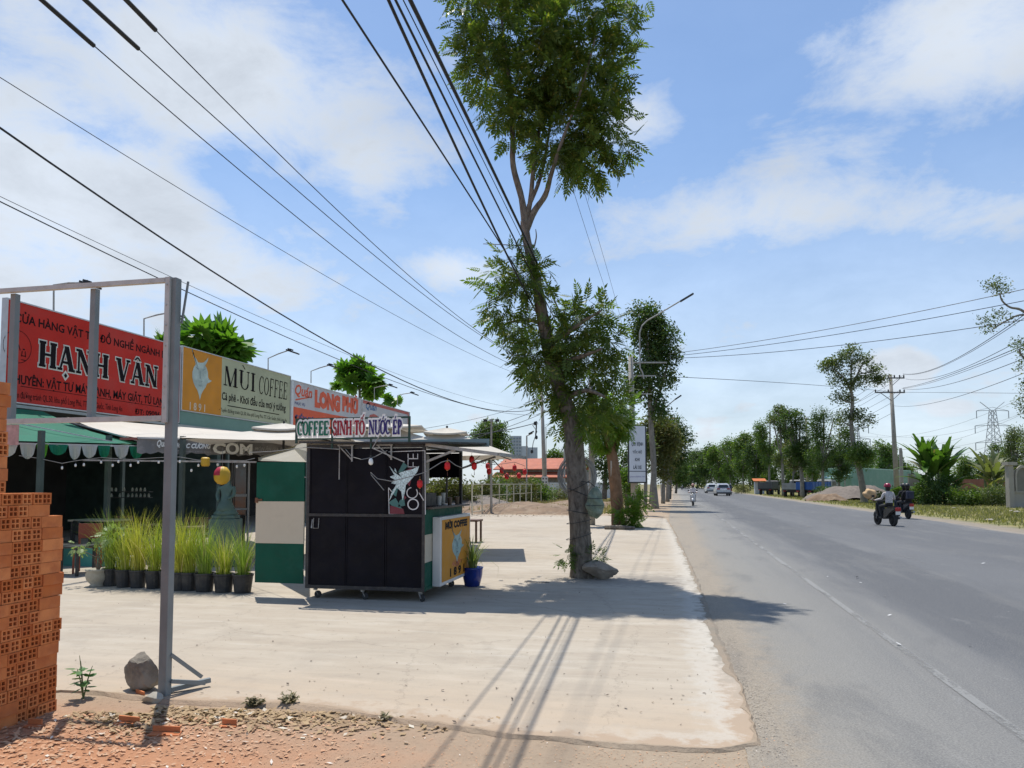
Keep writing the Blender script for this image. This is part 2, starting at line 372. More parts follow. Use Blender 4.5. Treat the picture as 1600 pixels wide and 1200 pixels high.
# ================================================================== SETTING
def jag(pts, amp, step=.18, seed=3, skip=()):
    q = random.Random(seed); out = []
    for i, p in enumerate(pts):
        a = Vector(p[:2]); b = Vector(pts[(i+1) % len(pts)][:2]); L = (b-a).length
        k = 1 if (i in skip or L > 30) else max(1, int(L/step))
        n_ = Vector((-(b-a).y, (b-a).x)).normalized(); w_ = 0
        for j in range(k):
            w_ = w_*.6+q.uniform(-1, 1)*amp*.6
            pp = a+(b-a)*j/k+(n_*w_ if j else Vector((0, 0))); out.append((pp.x, pp.y))
    return out
def sheet(name, pts, z, mat, skirt=0.0):
    mb = MB(); n = len(pts)
    vs = [(x, y, z) for x, y in pts]
    ar = sum(pts[i][0]*pts[(i+1) % n][1]-pts[(i+1) % n][0]*pts[i][1] for i in range(n))
    if ar < 0: vs = vs[::-1]
    mb.add(vs, [tuple(range(n))])
    if skirt: mb.add(vs+[(v[0], v[1], v[2]-skirt) for v in vs], [(i, n+i, n+(i+1) % n, (i+1) % n) for i in range(n)])
    return tag(mb.build(name, mat), kind='structure')
def groundmat():
    m, n, t = newmat('soil'); pos = n.n('NewGeometry', out=0)
    s_ = t.nodes.new('ShaderNodeSeparateXYZ'); t.links.new(pos, s_.inputs[0]); X, Y = s_.outputs[0], s_.outputs[1]
    big = n.noise(pos, .35, 6, .6); mid = n.noise(pos, 2.2, 8, .65); fine = n.noise(pos, 28, 6, .7); vfine = n.noise(pos, 120, 4, .7)
    c = n.mix(n.mr(big, .35, .65), (.36, .27, .19), (.43, .35, .26)); c = n.mix(n.m('MULTIPLY', n.mr(X, -.4, .5, 0, 1), n.mr(Y, 5.5, 8.5, .12, 1)), c, n.mix(n.mr(mid, .4, .65), (.235, .215, .18), (.30, .27, .225)))
    c = n.mix(n.mr(mid, .4, .7, 0, .6), c, (.30, .23, .165))
    # brick dust lies around the foot of the stack
    fx = n.mr(n.m('ADD', X, n.m('MULTIPLY', n.m('SUBTRACT', mid, .5), 3.0)), -3.4, -.6, 1, 0, True)
    fy = n.mr(Y, 3.9, 5.2, 1, 0, True)
    c = n.mix(n.m('MULTIPLY', n.m('MULTIPLY', fx, fy), .9), c, (.47, .225, .12))
    # green-brown verge on the far side of the road, and dry land beyond
    gx = n.mr(n.m('ADD', X, n.m('MULTIPLY', n.m('SUBTRACT', mid, .5), 1.6)), 11.9, 12.8)
    gcol = n.mix(n.mr(n.noise(pos, .8, 7, .7), .38, .62), (.11, .13, .035), (.30, .26, .12))
    c = n.mix(gx, c, gcol)
    gl = n.mr(n.m('ADD', Y, n.m('MULTIPLY', n.m('SUBTRACT', mid, .5), 30)), 60, 85, 0, .65)
    c = n.mix(n.m('MULTIPLY', gl, n.mr(X, -2.5, -6, 0, 1)), c, (.13, .14, .05))
    c = n.mix(n.mr(fine, .52, .72, 0, .35), c, (.17, .115, .08))
    c = n.mix(n.mr(vfine, .6, .75, 0, .4), c, (.55, .46, .36))
    b = t.nodes.new('ShaderNodeBsdfPrincipled'); t.links.new(c, b.inputs[0]); b.inputs['Roughness'].default_value = .95; b.inputs['Specular IOR Level'].default_value = .1
    h = n.m('ADD', n.m('MULTIPLY', fine, .7), n.m('MULTIPLY', vfine, .4))
    t.links.new(n.n('Bump', {'Strength': .8, 'Distance': .02, 'Height': h}), b.inputs['Normal']); finish(t, b.outputs[0]); return m
def slabmat():
    m, n, t = newmat('slab'); pos = n.n('NewGeometry', out=0)
    s_ = t.nodes.new('ShaderNodeSeparateXYZ'); t.links.new(pos, s_.inputs[0]); X, Y = s_.outputs[0], s_.outputs[1]
    st = n.vm('MULTIPLY', pos, (.5, 2.6, 1))
    big = n.noise(pos, .28, 6, .6, .4); brush = n.noise(st, 1.9, 8, .68, .3); fine = n.noise(pos, 40, 5, .7); sp_ = n.noise(pos, 6, 9, .7)
    c = n.mix(n.mr(big, .35, .65), (.41, .352, .275), (.455, .405, .33))
    c = n.mix(n.mr(brush, .42, .68, 0, .62), c, (.35, .29, .225)); c = n.mix(n.mr(n.noise(pos, .9, 7, .65, .6), .50, .66, 0, .45), c, (.30, .26, .21))
    c = n.mix(n.mr(brush, .30, .42, .5, 0), c, (.50, .46, .40))
    c = n.mix(n.mr(sp_, .56, .7, 0, .6), c, (.29, .255, .205))
    # wheel-worn grey edge along the road, sandy dust at the near edge
    ex = n.mr(n.m('ADD', X, n.m('MULTIPLY', n.m('SUBTRACT', sp_, .5), .8)), .0, .5, 0, .75, True)
    c = n.mix(ex, c, (.47, .44, .38))
    dy = n.mr(n.m('ADD', Y, n.m('MULTIPLY', n.m('SUBTRACT', brush, .5), 2.5)), 4.6, 6.4, .6, 0, True)
    c = n.mix(dy, c, (.45, .34, .235))
    # darker grey patch round the big tree, its rim broken by noise
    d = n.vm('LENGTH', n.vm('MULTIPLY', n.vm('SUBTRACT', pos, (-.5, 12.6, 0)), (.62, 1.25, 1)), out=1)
    patch = n.mr(n.m('ADD', d, n.m('MULTIPLY', n.m('SUBTRACT', sp_, .5), 2.2)), .4, 1.3, .62, 0, True)
    c = n.mix(patch, c, (.20, .185, .165))
    vor = n.n('TexVoronoi', {'Vector': n.vm('ADD', pos, n.n('CombineXYZ', {0: n.m('MULTIPLY', sp_, .5), 1: n.m('MULTIPLY', big, 1.2)})), 'Scale': .33}, feature='DISTANCE_TO_EDGE')
    crk = n.mr(vor, .0, .004, .28, 0)
    c = n.mix(crk, c, (.13, .11, .09))
    c = n.mix(n.mr(fine, .60, .72, 0, .5), c, (.24, .2, .16))
    ed = n.n('Attribute', out=2, attribute_name='edge')
    en = n.m('ADD', ed, n.m('MULTIPLY', n.m('SUBTRACT', n.m('ADD', n.m('MULTIPLY', sp_, .6), n.m('MULTIPLY', n.noise(pos, 2.2, 8, .7), .4)), .5), 2.4))
    c = n.mix(n.m('MULTIPLY', n.mr(en, .30, .75, 0, .75), n.mr(X, -.6, .1, .25, 1)), c, (.49, .455, .395))
    front = n.m('MULTIPLY', n.mr(en, .62, .86, 0, .95), n.mr(Y, 7.5, 5.6, 0, 1)); c = n.mix(front, c, (.385, .29, .205))
    side = n.m('MULTIPLY', n.mr(en, .80, .98, 0, .95), n.mr(Y, 5.0, 7.5, 0, 1)); c = n.mix(side, c, (.30, .265, .215))
    b = t.nodes.new('ShaderNodeBsdfPrincipled'); t.links.new(c, b.inputs[0]); b.inputs['Roughness'].default_value = .85; b.inputs['Specular IOR Level'].default_value = .25
    t.links.new(n.n('Bump', {'Strength': .45, 'Distance': .006, 'Height': n.m('ADD', fine, n.m('MULTIPLY', brush, .8))}), b.inputs['Normal']); finish(t, b.outputs[0]); return m
def roadmat():
    m, n, t = newmat('asphalt'); pos = n.n('NewGeometry', out=0)
    s_ = t.nodes.new('ShaderNodeSeparateXYZ'); t.links.new(pos, s_.inputs[0]); X, Y = s_.outputs[0], s_.outputs[1]
    lon = n.noise(n.vm('MULTIPLY', pos, (1.3, .11, 1)), 1.4, 7, .62, .2); grit = n.noise(pos, 75, 4, .75); grit2 = n.noise(pos, 24, 5, .8); bl = n.noise(pos, .5, 6, .6); pt = n.noise(n.vm('MULTIPLY', pos, (1, .35, 1)), .8, 8, .72, .4)
    XX = n.m('ADD', X, n.m('MULTIPLY', n.m('SUBTRACT', lon, .5), 2.2))
    c = n.mix(n.mr(XX, 1.3, 3.4, 0, 1, True), (.215, .21, .195), (.115, .12, .128))
    c = n.mix(n.m('MULTIPLY', n.mr(XX, 2.6, 3.4, 0, 1, True), n.mr(XX, 4.3, 5.0, 1, 0, True)), c, (.085, .09, .099))
    c = n.mix(n.m('MULTIPLY', n.mr(XX, 5.8, 6.6, 0, 1, True), n.mr(XX, 9.8, 10.6, .8, 0, True)), c, (.092, .097, .106))
    c = n.mix(n.m('MULTIPLY', n.mr(n.m('ADD', X, n.m('MULTIPLY', n.m('SUBTRACT', n.noise(pos, 3, 8, .75), .5), 1.2)), .50, 1.65, 1, 0, True), n.mr(bl, .3, .6, .9, 1)), c, n.mix(n.mr(pt, .4, .65), (.225, .21, .18), (.285, .26, .22)))
    c = n.mix(n.mr(n.m('ADD', X, n.m('MULTIPLY', n.m('SUBTRACT', n.noise(pos, 4.5, 9, .8), .5), .9)), .62, 1.02, .85, 0, True), c, n.mix(n.mr(grit2, .4, .6), (.33, .275, .205), (.27, .225, .17)))
    c = n.mix(n.mr(XX, 10.9, 11.2, 0, .8), c, (.33, .27, .2))
    c = n.mix(n.mr(lon, .55, .75, 0, .5), c, (.18, .18, .175)); c = n.mix(n.mr(pt, .52, .68, 0, .35), c, (.19, .185, .172)); c = n.mix(n.mr(pt, .46, .34, 0, .4), c, (.085, .088, .095))
    c = n.mix(n.mr(n.noise(n.vm('MULTIPLY', pos, (1, .3, 1)), 3.5, 8, .7), .62, .72, 0, .4), c, (.26, .26, .25))
    c = n.mix(n.mr(grit, .5, .66, 0, .45), c, (.36, .35, .32))
    c = n.mix(n.mr(grit, .5, .36, 0, .45), c, (.085, .085, .085))
    c = n.mix(n.mr(grit2, .6, .75, 0, .3), c, (.10, .10, .10))
    b = t.nodes.new('ShaderNodeBsdfPrincipled'); t.links.new(c, b.inputs[0]); b.inputs['Roughness'].default_value = .82; b.inputs['Specular IOR Level'].default_value = .3
    t.links.new(n.n('Bump', {'Strength': .6, 'Distance': .006, 'Height': n.m('ADD', grit, grit2)}), b.inputs['Normal']); finish(t, b.outputs[0]); return m
def paintmat(wear):
    m, n, t = newmat('worn_paint'); pos = n.n('NewGeometry', out=0)
    f = n.mr(n.m('ADD', n.m('MULTIPLY', n.noise(n.vm('MULTIPLY', pos, (1, .25, 1)), 3, 6, .7), .72), n.m('MULTIPLY', n.noise(pos, 45, 4, .7), .28)), wear, wear+.12, 0, .85)
    b = t.nodes.new('ShaderNodeBsdfPrincipled'); b.inputs[0].default_value = (.255, .255, .245, 1); b.inputs['Roughness'].default_value = .8
    tr = t.nodes.new('ShaderNodeBsdfTransparent'); mx = t.nodes.new('ShaderNodeMixShader'); t.links.new(f, mx.inputs[0]); t.links.new(tr.outputs[0], mx.inputs[1]); t.links.new(b.outputs[0], mx.inputs[2])
    finish(t, mx.outputs[0]); return m
MS = groundmat()
gb = MB(); xs = [-1500, -200, -60, -20, -5, 5, 20, 60, 200, 1500]; ys = [-300, -20, 0, 10, 20, 40, 80, 200, 600, 2200]
for i in range(9):
    for j in range(9): gb.add([(xs[i], ys[j], -.018), (xs[i+1], ys[j], -.018), (xs[i+1], ys[j+1], -.018), (xs[i], ys[j+1], -.018)], [(0, 1, 2, 3)])
tag(gb.build('ground', MS), kind='structure')
fr = [G(*p) for p in ((95, 1078), (180, 1084), (257, 1094), (340, 1097), (430, 1100), (540, 1110), (660, 1128), (800, 1148), (900, 1156), (1000, 1164), (1120, 1170), (1182, 1160),
      (1165, 1100), (1132, 1020), (1110, 970), (1098, 930), (1086, 900), (1074, 872), (1062, 850), (1056, 835), (1048, 820), (1040, 810))]
fr = [(p.x, p.y) for p in fr]
back = [(-3.2, 37.4), (-9.4, 37.6), (-24, 38), (-24, 4.6), (-5.2, 4.55)]
slab_pts = jag(fr+back, .022, .09, 5, skip=(21, 22, 23, 24, 25, 26))
def slab_build():
    P = [Vector((x, y, 0)) for x, y in slab_pts]; n = len(P); ar = sum(P[i].x*P[(i+1) % n].y-P[(i+1) % n].x*P[i].y for i in range(n))
    if ar < 0: P = P[::-1]
    inner = []
    k = 7
    for i in range(n):
        t = P[(i+k) % n]-P[i-k]; far = P[i].y > 34 or P[i].x < -4.2 or t.length > 2
        if far: t = P[(i+1) % n]-P[i-1]
        t = t.normalized(); nn = Vector((-t.y, t.x, 0))
        inner.append(P[i]+nn*(.004 if far else .55))
    vs = P+inner+[p-EZ_*.05 for p in P]; fs = [tuple(range(n, 2*n))]+[(i, (i+1) % n, n+(i+1) % n, n+i) for i in range(n)]+[(i, 2*n+i, 2*n+(i+1) % n, (i+1) % n) for i in range(n)]
    o = tag(nplink('forecourt', vs, fs, slabmat()), kind='structure')
    at = o.data.attributes.new('edge', 'FLOAT', 'POINT'); at.data.foreach_set('value', [0.0 if (p.x < -5.3 or p.y > 34) else 1.0 for p in P]+[0.0]*n+[1.0]*n)
EZ_ = Vector((0, 0, 1)); slab_build()
def drift(pts, name, seed, w0, w1, gap):
    q = random.Random(seed); P = [Vector((x, y, 0)) for x, y in pts]; mb = MB(); run = []; a = .5
    def flush():
        if len(run) > 2:
            vs = [v for r in run for v in r]; mb.add(vs, [(3*i+j, 3*i+j+1, 3*i+j+4, 3*i+j+3) for i in range(len(run)-1) for j in range(2)])
        run.clear()
    for i in range(1, len(P)-1):
        t = (P[i+1]-P[i-1]).normalized(); nn = Vector((-t.y, t.x, 0))
        if nn.dot(Vector((-2.5, 9, 0))-P[i]) < 0: nn = -nn
        a = a*.75+q.uniform(-.3, .55)*.5
        k = max(.02, min(1, a))
        if q.random() < gap: flush(); continue
        run.append((P[i]+nn*(w0*k)+EZ_*.0025, P[i]+nn*(w0*.2*k)+EZ_*.006-nn*.01, P[i]-nn*(w1*(.5+k))-EZ_*.0165))
    flush(); return tag(mb.build(name, MS), kind='structure')
fi = [p for p in slab_pts if p[0] > -4.6 and p[1] < 33]
drift(fi, 'soil_drift', 4, .11, .045, .0)
rp = [(.42, -60), (.42, 2.0), (.42, 5), (-.05, 12), (-.1, 20), (-.2, 40), (.0, 80), (.3, 330), (11.3, 330), (11.25, 80), (11.3, 40), (11.2, 20), (11.3, -60)]
sheet('road', jag(rp, .03, .13, 9, skip=(0, 6, 7, 8, 11, 12)), -.012, roadmat())
def strip(mb, x, w, y0, y1, z=-.007, seed=1):
    q = random.Random(seed); y = y0; pl = []
    while y < y1+.01: pl.append((y, w*q.uniform(.8, 1.15))); y += 1.0
    for (a, wa), (b_, wb) in zip(pl, pl[1:]): mb.add([(x-wa/2, a, z), (x+wa/2, a, z), (x+wb/2, b_, z), (x-wb/2, b_, z)], [(0, 1, 2, 3)])
mk = MB(); strip(mk, 2.17, .095, -20, 250); tag(mk.build('edge_line', paintmat(.40)), kind='structure')
mk = MB(); [strip(mk, 5.0, .14, y, y+4, seed=int(y)+50) for y in range(-20, 240, 12)]; [strip(mk, 10.6, .13, -20, 240)]; tag(mk.build('lane_markings', paintmat(.505)), kind='structure')
# ================================================================== FOREGROUND
STEEL = M('grey_steel', (.19, .215, .22), .55, .05, .12, 6, .25, 60, dirt=(.26, .26, .25), dscale=5, damt=.3)
STEELL = M('pale_steel', (.47, .48, .46), .5, .1, .1, 8, .2, 60, dirt=(.30, .28, .25), dscale=9, damt=.4)
DARKM = M('dark_metal', (.03, .032, .034), .5, .3)
pb = G(257, 1088, -.01); FY = pb.y
frame = thing('sign_frame', 'empty grey steel sign frame on a post at the edge of the forecourt', 'sign frame', (pb.x, FY, -.02))
zt = AY(262, 436, FY).z; zb = AY(262, 655, FY).z
mb = MB(); mb.bev(pb.x-.034, pb.x+.034, FY-.034, FY+.034, -.02, zt, .005); po = mb.build('post', STEEL, frame)
mb = MB()
for k in range(7): mb.lathe([(0, -.004), (.007, -.004), (.007, 0)], (pb.x-.03, FY-.062, zt-.06-k*.16), 6, 'y')
mb.bx(pb.x-.046, pb.x-.004, FY-.058, FY-.036, zb-.03, zt+.0); mb.build('edge_angle', STEELL, frame)
mb = MB()
Xl = -8.2; sl_ = (AX(0, 462, -5.35).z-AX(0, 462, -5.35).z)
mb.bx(Xl, pb.x-.048, FY-.06, FY-.02, zt-.04, zt-.005); mb.build('top_rail', STEELL, frame)
mb = MB(); mb.bx(Xl, pb.x-.048, FY-.06, FY-.02, zb-.015, zb+.024); mb.build('bottom_rail', STEELL, frame)
for px in (145, 20, -160):
    p = AY(px, 550, FY); mb = MB(); mb.bx(p.x-.024, p.x+.024, FY-.018, FY+.03, zb+.025, zt-.042); mb.build('upright', STEEL, frame)
mb = MB(); q = G(300, 1063, .03); mb.bar((pb.x+.04, FY+.02, .1), (pb.x+.17, FY+.25, .035), .03, .03); mb.bar((pb.x-.03, FY+.0, .02), (pb.x+.19, FY+.29, .05), .035); mb.bar((pb.x+.03, FY+.02, .30), (pb.x+.16, FY+.22, .09), .028); mb.build('brace', STEEL, frame)
mb = MB(); mb.bar((pb.x+.045, FY+.03, zt-.35), (pb.x+.065, FY+.07, zt-.01), .013); mb.build('stay', STEEL, frame)
# hollow bricks
def brickmat():
    m, n, t = newmat('fired_clay'); tc = n.n('TexCoord', out=3); oi = n.n('ObjectInfo', out=5)
    nz_ = n.noise(n.vm('ADD', tc, n.n('CombineXYZ', {0: n.m('MULTIPLY', oi, 50)})), 9, 6, .6)
    c = n.mix(oi, (.54, .165, .05), (.74, .29, .11)); c = n.mix(n.mr(n.noise(tc, 3.5, 5, .6), .55, .75, 0, .4), c, (.64, .38, .24)); c = n.mix(n.mr(nz_, .4, .65, 0, .6), c, (.43, .13, .055))
    wv = n.n('TexWave', {'Vector': n.vm('MULTIPLY', tc, (0, 1, 1)), 'Scale': 22, 'Distortion': .3}, out=1)
    b = t.nodes.new('ShaderNodeBsdfPrincipled'); t.links.new(c, b.inputs[0]); b.inputs['Roughness'].default_value = .9; b.inputs['Specular IOR Level'].default_value = .15
    t.links.new(n.n('Bump', {'Strength': .35, 'Distance': .002, 'Height': n.m('ADD', wv, n.noise(tc, 160, 3))}), b.inputs['Normal']); finish(t, b.outputs[0]); return m
BR = brickmat()
BL, BS = .178, .0795
def brick_mesh():
    mb = MB(); g = [0, .012, .035, .0445, .0675, BS]
    def face(x, flip):
        for i in range(5):
            for j in range(5):
                if i in (1, 3) and j in (1, 3): continue
                a = [(x, g[i]-BS/2, g[j]), (x, g[i+1]-BS/2, g[j]), (x, g[i+1]-BS/2, g[j+1]), (x, g[i]-BS/2, g[j+1])]
                mb.add(a[::-1] if flip else a, [(0, 1, 2, 3)])
    face(BL/2, False); face(-BL/2, True); h = BL/2; s_ = BS/2
    for pts in ([(-h, -s_, 0), (h, -s_, 0), (h, -s_, BS), (-h, -s_, BS)], [(h, s_, 0), (-h, s_, 0), (-h, s_, BS), (h, s_, BS)], [(-h, -s_, BS), (h, -s_, BS), (h, s_, BS), (-h, s_, BS)], [(-h, s_, 0), (h, s_, 0), (h, -s_, 0), (-h, -s_, 0)]): mb.add(pts, [(0, 1, 2, 3)])
    for i in (1, 3):
        for j in (1, 3):
            y0, y1, z0, z1 = g[i]-BS/2, g[i+1]-BS/2, g[j], g[j+1]
            mb.add([(-h, y0, z0), (h, y0, z0), (h, y1, z0), (-h, y1, z0), (-h, y0, z1), (h, y0, z1), (h, y1, z1), (-h, y1, z1)], [(0, 1, 2, 3), (7, 6, 5, 4), (4, 5, 1, 0), (3, 2, 6, 7)])
    return mb
proto = brick_mesh().build('hollow_brick', BR)
GB = 'hollow bricks stacked at the left edge'
bx_i = [0]
def put_brick(x, y, z, rz, lab):
    o = proto if bx_i[0] == 0 else proto.copy()
    if bx_i[0]: col.objects.link(o)
    bx_i[0] += 1; o.location = (x, y, z); o.rotation_euler = (0, 0, rz); tag(o, lab, 'brick', GB); return o
XF = -4.335; YE = 4.62
q = random.Random(21); z = -.02; row = 0
LH = 'orange hollow brick in the stack, laid with its four-hole end facing the road'
LS = 'orange hollow brick in the stack, laid lengthwise with its ribbed side showing'
PAT = ['HSHHHH', 'HHHSHHHS', 'HHHHHHS', 'SHHHHHHH', 'HHHHHS', 'HHHSHHH', 'HSHHHS', 'SHHHHHH', 'HHHHHHS', 'HSHHHHH', 'HHSHHHS']
while z < 2.26:
    yend = YE if z < 1.36 else (4.50 if z < 1.52 else 4.13)
    yend += q.uniform(-.022, .012)
    pat = PAT[(row//2*3) % len(PAT)] if (row//2) % 3 else PAT[(row//2) % len(PAT)]
    y = yend; k = 0
    while y > 3.83:
        ch = pat[::-1][k % len(pat)]; k += 1; jx = q.uniform(-.007, .007); g_ = q.uniform(.001, .004)
        if ch == 'H': put_brick(XF-BL/2+jx, y-BS/2, z, q.uniform(-.02, .02)+(math.pi if q.random() < .5 else 0), LH); y -= BS+g_
        else: put_brick(XF-BS/2+jx, y-BL/2, z, R(90)+q.uniform(-.015, .015), LS); y -= BL+g_
    z += BS+.0025; row += 1
# rubble and litter by the stack
CLAY = M('broken_clay', (.5, .17, .065), .9, 0, .2, 8, .3, 80)
CONC = M('old_concrete', (.25, .22, .175), .95, 0, .25, 7, .9, 35, dirt=(.12, .105, .085), dscale=9, damt=.7)
def shard(px, py, L, rz, lab, w=.07):
    c = G(px, py, -.018); mb = MB(); mb.add([Vector((a, b_, z_)) for (a, b_, z_) in ((-L/2, -w/2, 0), (L/2, -w*.4, 0), (L*.46, w/2, 0), (-L*.42, w*.4, 0), (-L/2, -w/2, .011), (L/2, -w*.4, .012), (L*.46, w/2, .013), (-L*.42, w*.4, .011))],
        [(3, 2, 1, 0), (4, 5, 6, 7), (0, 1, 5, 4), (1, 2, 6, 5), (2, 3, 7, 6), (3, 0, 4, 7)])
    mb.bx(-L*.45, L*.42, w*.3, w*.3+.011, .0132, .047); o = mb.build('brick_fragment', CLAY, origin=(0, 0, 0)); o.location = c; o.rotation_euler = (R(5), R(3), rz)
    tag(o, lab, 'brick fragment', 'broken brick pieces on the soil')
shard(199, 1132, .17, .1, 'broken brick piece lying level just right of the brick stack', .06)
shard(258, 1148, .20, .25, 'longest broken brick piece, angled, in the middle of the soil')
shard(357, 1136, .11, .2, 'small broken brick piece farthest right on the soil', .04)
shard(52, 1136, .11, .15, 'flat broken brick chip right at the foot of the brick stack', .05)
shard(215, 1090, .13, -.4, 'reddish brick piece under the concrete lump', .06)
rk = rock('concrete_lump', G(222, 1078, 0), .155, CONC, 4, (1.05, .8, 1.0), 4); rk.location = G(222, 1078, 0)
tag(rk, 'rough grey concrete lump beside the steel post', 'rock')
rk = rock('stone', G(238, 1097, -.018), .07, M('pale_stone', (.36, .33, .27), .9, 0, .2, 9, .6), 9, (1.2, .9, .7)); rk.location = G(238, 1097, -.018); tag(rk, 'small pale stone at the foot of the steel post', 'rock')
rk = rock('stone', G(940, 905, 0), .30, M('grey_stone', (.31, .27, .22), .95, 0, .25, 6, .9, 25, dirt=(.2, .17, .14), dscale=5, damt=.5), 35, (1.05, .7, .55), 4); rk.location = G(938, 905, 0); tag(rk, 'wide grey stone leaning at the foot of the big tree', 'rock')
def chips(name, n, region, sz, mat, zz=-.016, kind='stuff'):
    v = []; f = []; q = random.Random(n)
    for _ in range(n):
        px, py = region(q); p = G(px, py, zz); l = sz*q.uniform(.4, 1.6); wd = l*q.uniform(.25, .7); a = q.uniform(0, 6.28); t1, t2 = q.uniform(-.35, .35), q.uniform(-.35, .35)
        ax = Vector((math.cos(a), math.sin(a), t1))*l/2; ay = Vector((-math.sin(a), math.cos(a), t2))*wd/2; b = len(v); z_ = Vector((0, 0, abs(t1)*l/2+abs(t2)*wd/2+.002))
        v += [p+z_-ax, p+z_+ay*.9, p+z_+ax, p+z_-ay]; f.append([b, b+1, b+2, b+3])
    return tag(nplink(name, v, np.array(f), mat), kind=kind)
STRAW = leafmat('dry_litter', (.50, .36, .20), (.26, .17, .10), (.62, .56, .46), .1, .8)
CHIPM = leafmat('clay_chips', (.56, .27, .14), (.46, .33, .22), (.66, .6, .52), .0, .9)
chips('dry_litter', 1900, lambda q: (lambda x: (x, 1096+x*.035+abs(q.gauss(0, 14))+(12 if x < 240 else 0)))(q.triangular(95, 780, 200)), .045, STRAW)
chips('clay_chips', 1900, lambda q: (q.triangular(-60, 620, 40), 1112+abs(q.gauss(0, 50))+20*q.random()), .032, CHIPM)
chips('clay_dust_bits', 2200, lambda q: (q.uniform(300, 1250), q.uniform(1150, 1240)), .012, CHIPM)
chips('slab_litter', 620, lambda q: (q.uniform(110, 1130), q.uniform(850, 1130)), .016, leafmat('dark_bits', (.10, .08, .06), (.2, .15, .1), None, 0, .9), .001)
chips('road_edge_grit', 5200, lambda q: (lambda y: (1058+(y-830)*.42+q.gauss(0, 5+(y-820)*.07), y))(q.triangular(830, 1200, 1000)), .012, leafmat('grit', (.45, .4, .33), (.25, .22, .18), None, 0, .9), -.009)
chips('road_litter', 16, lambda q: (q.uniform(1200, 1600), q.triangular(830, 1050, 880)), .06, leafmat('paper_bits', (.7, .7, .68), (.5, .5, .5), None, 0, .9), -.004)
chips('slab_pebbles', 160, lambda q: (q.uniform(150, 1120), q.uniform(900, 1150)), .026, leafmat('pebble_bits', (.07, .06, .05), (.16, .12, .09), None, 0, .9), .002)
# sagging wire on the soil
mb = MB(); mb.tube([G(x, y, -.02) for x, y in ((515, 1122), (528, 1132), (540, 1139), (560, 1142), (585, 1141), (600, 1135), (592, 1129), (575, 1126))], .004, 5)
tag(mb.build('loose_wire', DARKM), 'thin loop of dark wire lying on the soil at the slab edge', 'wire')
# small weed by the bricks
WG = leafmat('weed_green', (.06, .14, .04), (.11, .22, .07), None, .3)
def weed(name, c, h, n, lab, cat, leaf=.07, mat=WG, spread=.5, k=5):
    t_ = thing(name, lab, cat, tuple(c)); q = random.Random(int(c[0]*100)); mb = MB(); v = []; f = []
    for s_ in range(k):
        a = q.uniform(0, 6.28); top = Vector(c)+Vector((math.cos(a)*h*spread*q.random(), math.sin(a)*h*spread*q.random(), h*q.uniform(.6, 1))); mid = Vector(c).lerp(top, .5)+Vector((0, 0, h*.08)); mb.tube([c, mid, top], [.006, .005, .002], 5)
        for i in range(n):
            u = q.uniform(.15, 1); p = Vector(c).lerp(mid, u*2) if u < .5 else mid.lerp(top, u*2-1); a2 = q.uniform(0, 6.28)
            d = Vector((math.cos(a2), math.sin(a2), q.uniform(-.5, .4))).normalized(); sd_ = d.cross(Vector((q.uniform(-.3, .3), q.uniform(-.3, .3), 1))).normalized(); l = leaf*q.uniform(.6, 1.3); b = len(v)
            v += [p, p+d*l*.3+sd_*l*.28, p+d*l*.75+sd_*l*.2, p+d*l, p+d*l*.75-sd_*l*.2, p+d*l*.3-sd_*l*.28]; f.append([b+i_ for i_ in range(6)])
    mb.build('stem', M('weed_stem', (.12, .16, .06), .7), t_); nplink('foliage', v, np.array(f), mat, t_); return t_
weed('weed', G(130, 1092, -.018), .34, 7, 'green leafy weed growing at the foot of the brick stack', 'weed', .085, k=4, spread=.3)
DG = leafmat('dry_green', (.16, .135, .07), (.27, .21, .12), None, .2)
weed('weed', G(452, 1102, -.018), .09, 16, 'low dry weed tuft on the slab edge below the food kiosk', 'weed', .03, mat=DG, spread=1.2, k=16)
weed('weed', G(395, 1105, -.018), .07, 16, 'low dry weed tuft right of the steel post', 'weed', .03, mat=DG, spread=1.4, k=14)
weed('weed', G(600, 1125, -.018), .05, 12, 'sparse dry tuft by the loop of wire', 'weed', .025, mat=DG, spread=1.6, k=9)
# ================================================================== KIOSK
X0, X1, Y0, Y1 = -5.06, -3.30, 9.66, 11.50
BLK = M('black_panel', (.006, .006, .010), .5, 0, .3, 4, .05, 20, dirt=(.016, .015, .016), dscale=3, damt=.4, spec=.12)
BLKF = M('black_frame', (.03, .032, .035), .45, .3, .2, 10, dirt=(.09, .08, .07), dscale=12, damt=.5)
GRN = M('green_panel', (.003, .075, .045), .55, 0, .15, 3, .1, 4, dirt=(.015, .11, .075), dscale=4, damt=.4, spec=.2)
CRM = M('cream_panel', (.56, .49, .37), .5, 0, .05, 4, dirt=(.40, .34, .25), dscale=4, damt=.3)
GRYM = M('worn_zinc', (.36, .36, .34), .5, .4, .2, 12, dirt=(.2, .16, .12), dscale=10, damt=.6)
WHT = M('white_plastic', (.72, .72, .69), .4, 0, .04, 5)
GLSS = M('bulb_glass', (.8, .8, .76), .15)
kio = thing('food_kiosk', 'black and green drinks kiosk on casters with its left shutter door swung open', 'kiosk', (X0/2+X1/2, Y0/2+Y1/2, 0))
mb = MB(); f_ = .045
for (x, y) in ((X0, Y0), (X1-f_, Y0), (X0, Y1-f_), (X1-f_, Y1-f_)): mb.bx(x, x+f_, y, y+f_, .14, 2.14)
for z_ in (.14, 2.10): mb.bx(X0+f_, X1-f_, Y0, Y0+f_, z_, z_+.05); mb.bx(X0+f_, X1-f_, Y1-f_, Y1, z_, z_+.05); mb.bx(X0, X0+f_, Y0+f_, Y1-f_, z_, z_+.05); mb.bx(X1-f_, X1, Y0+f_, Y1-f_, z_, z_+.05)
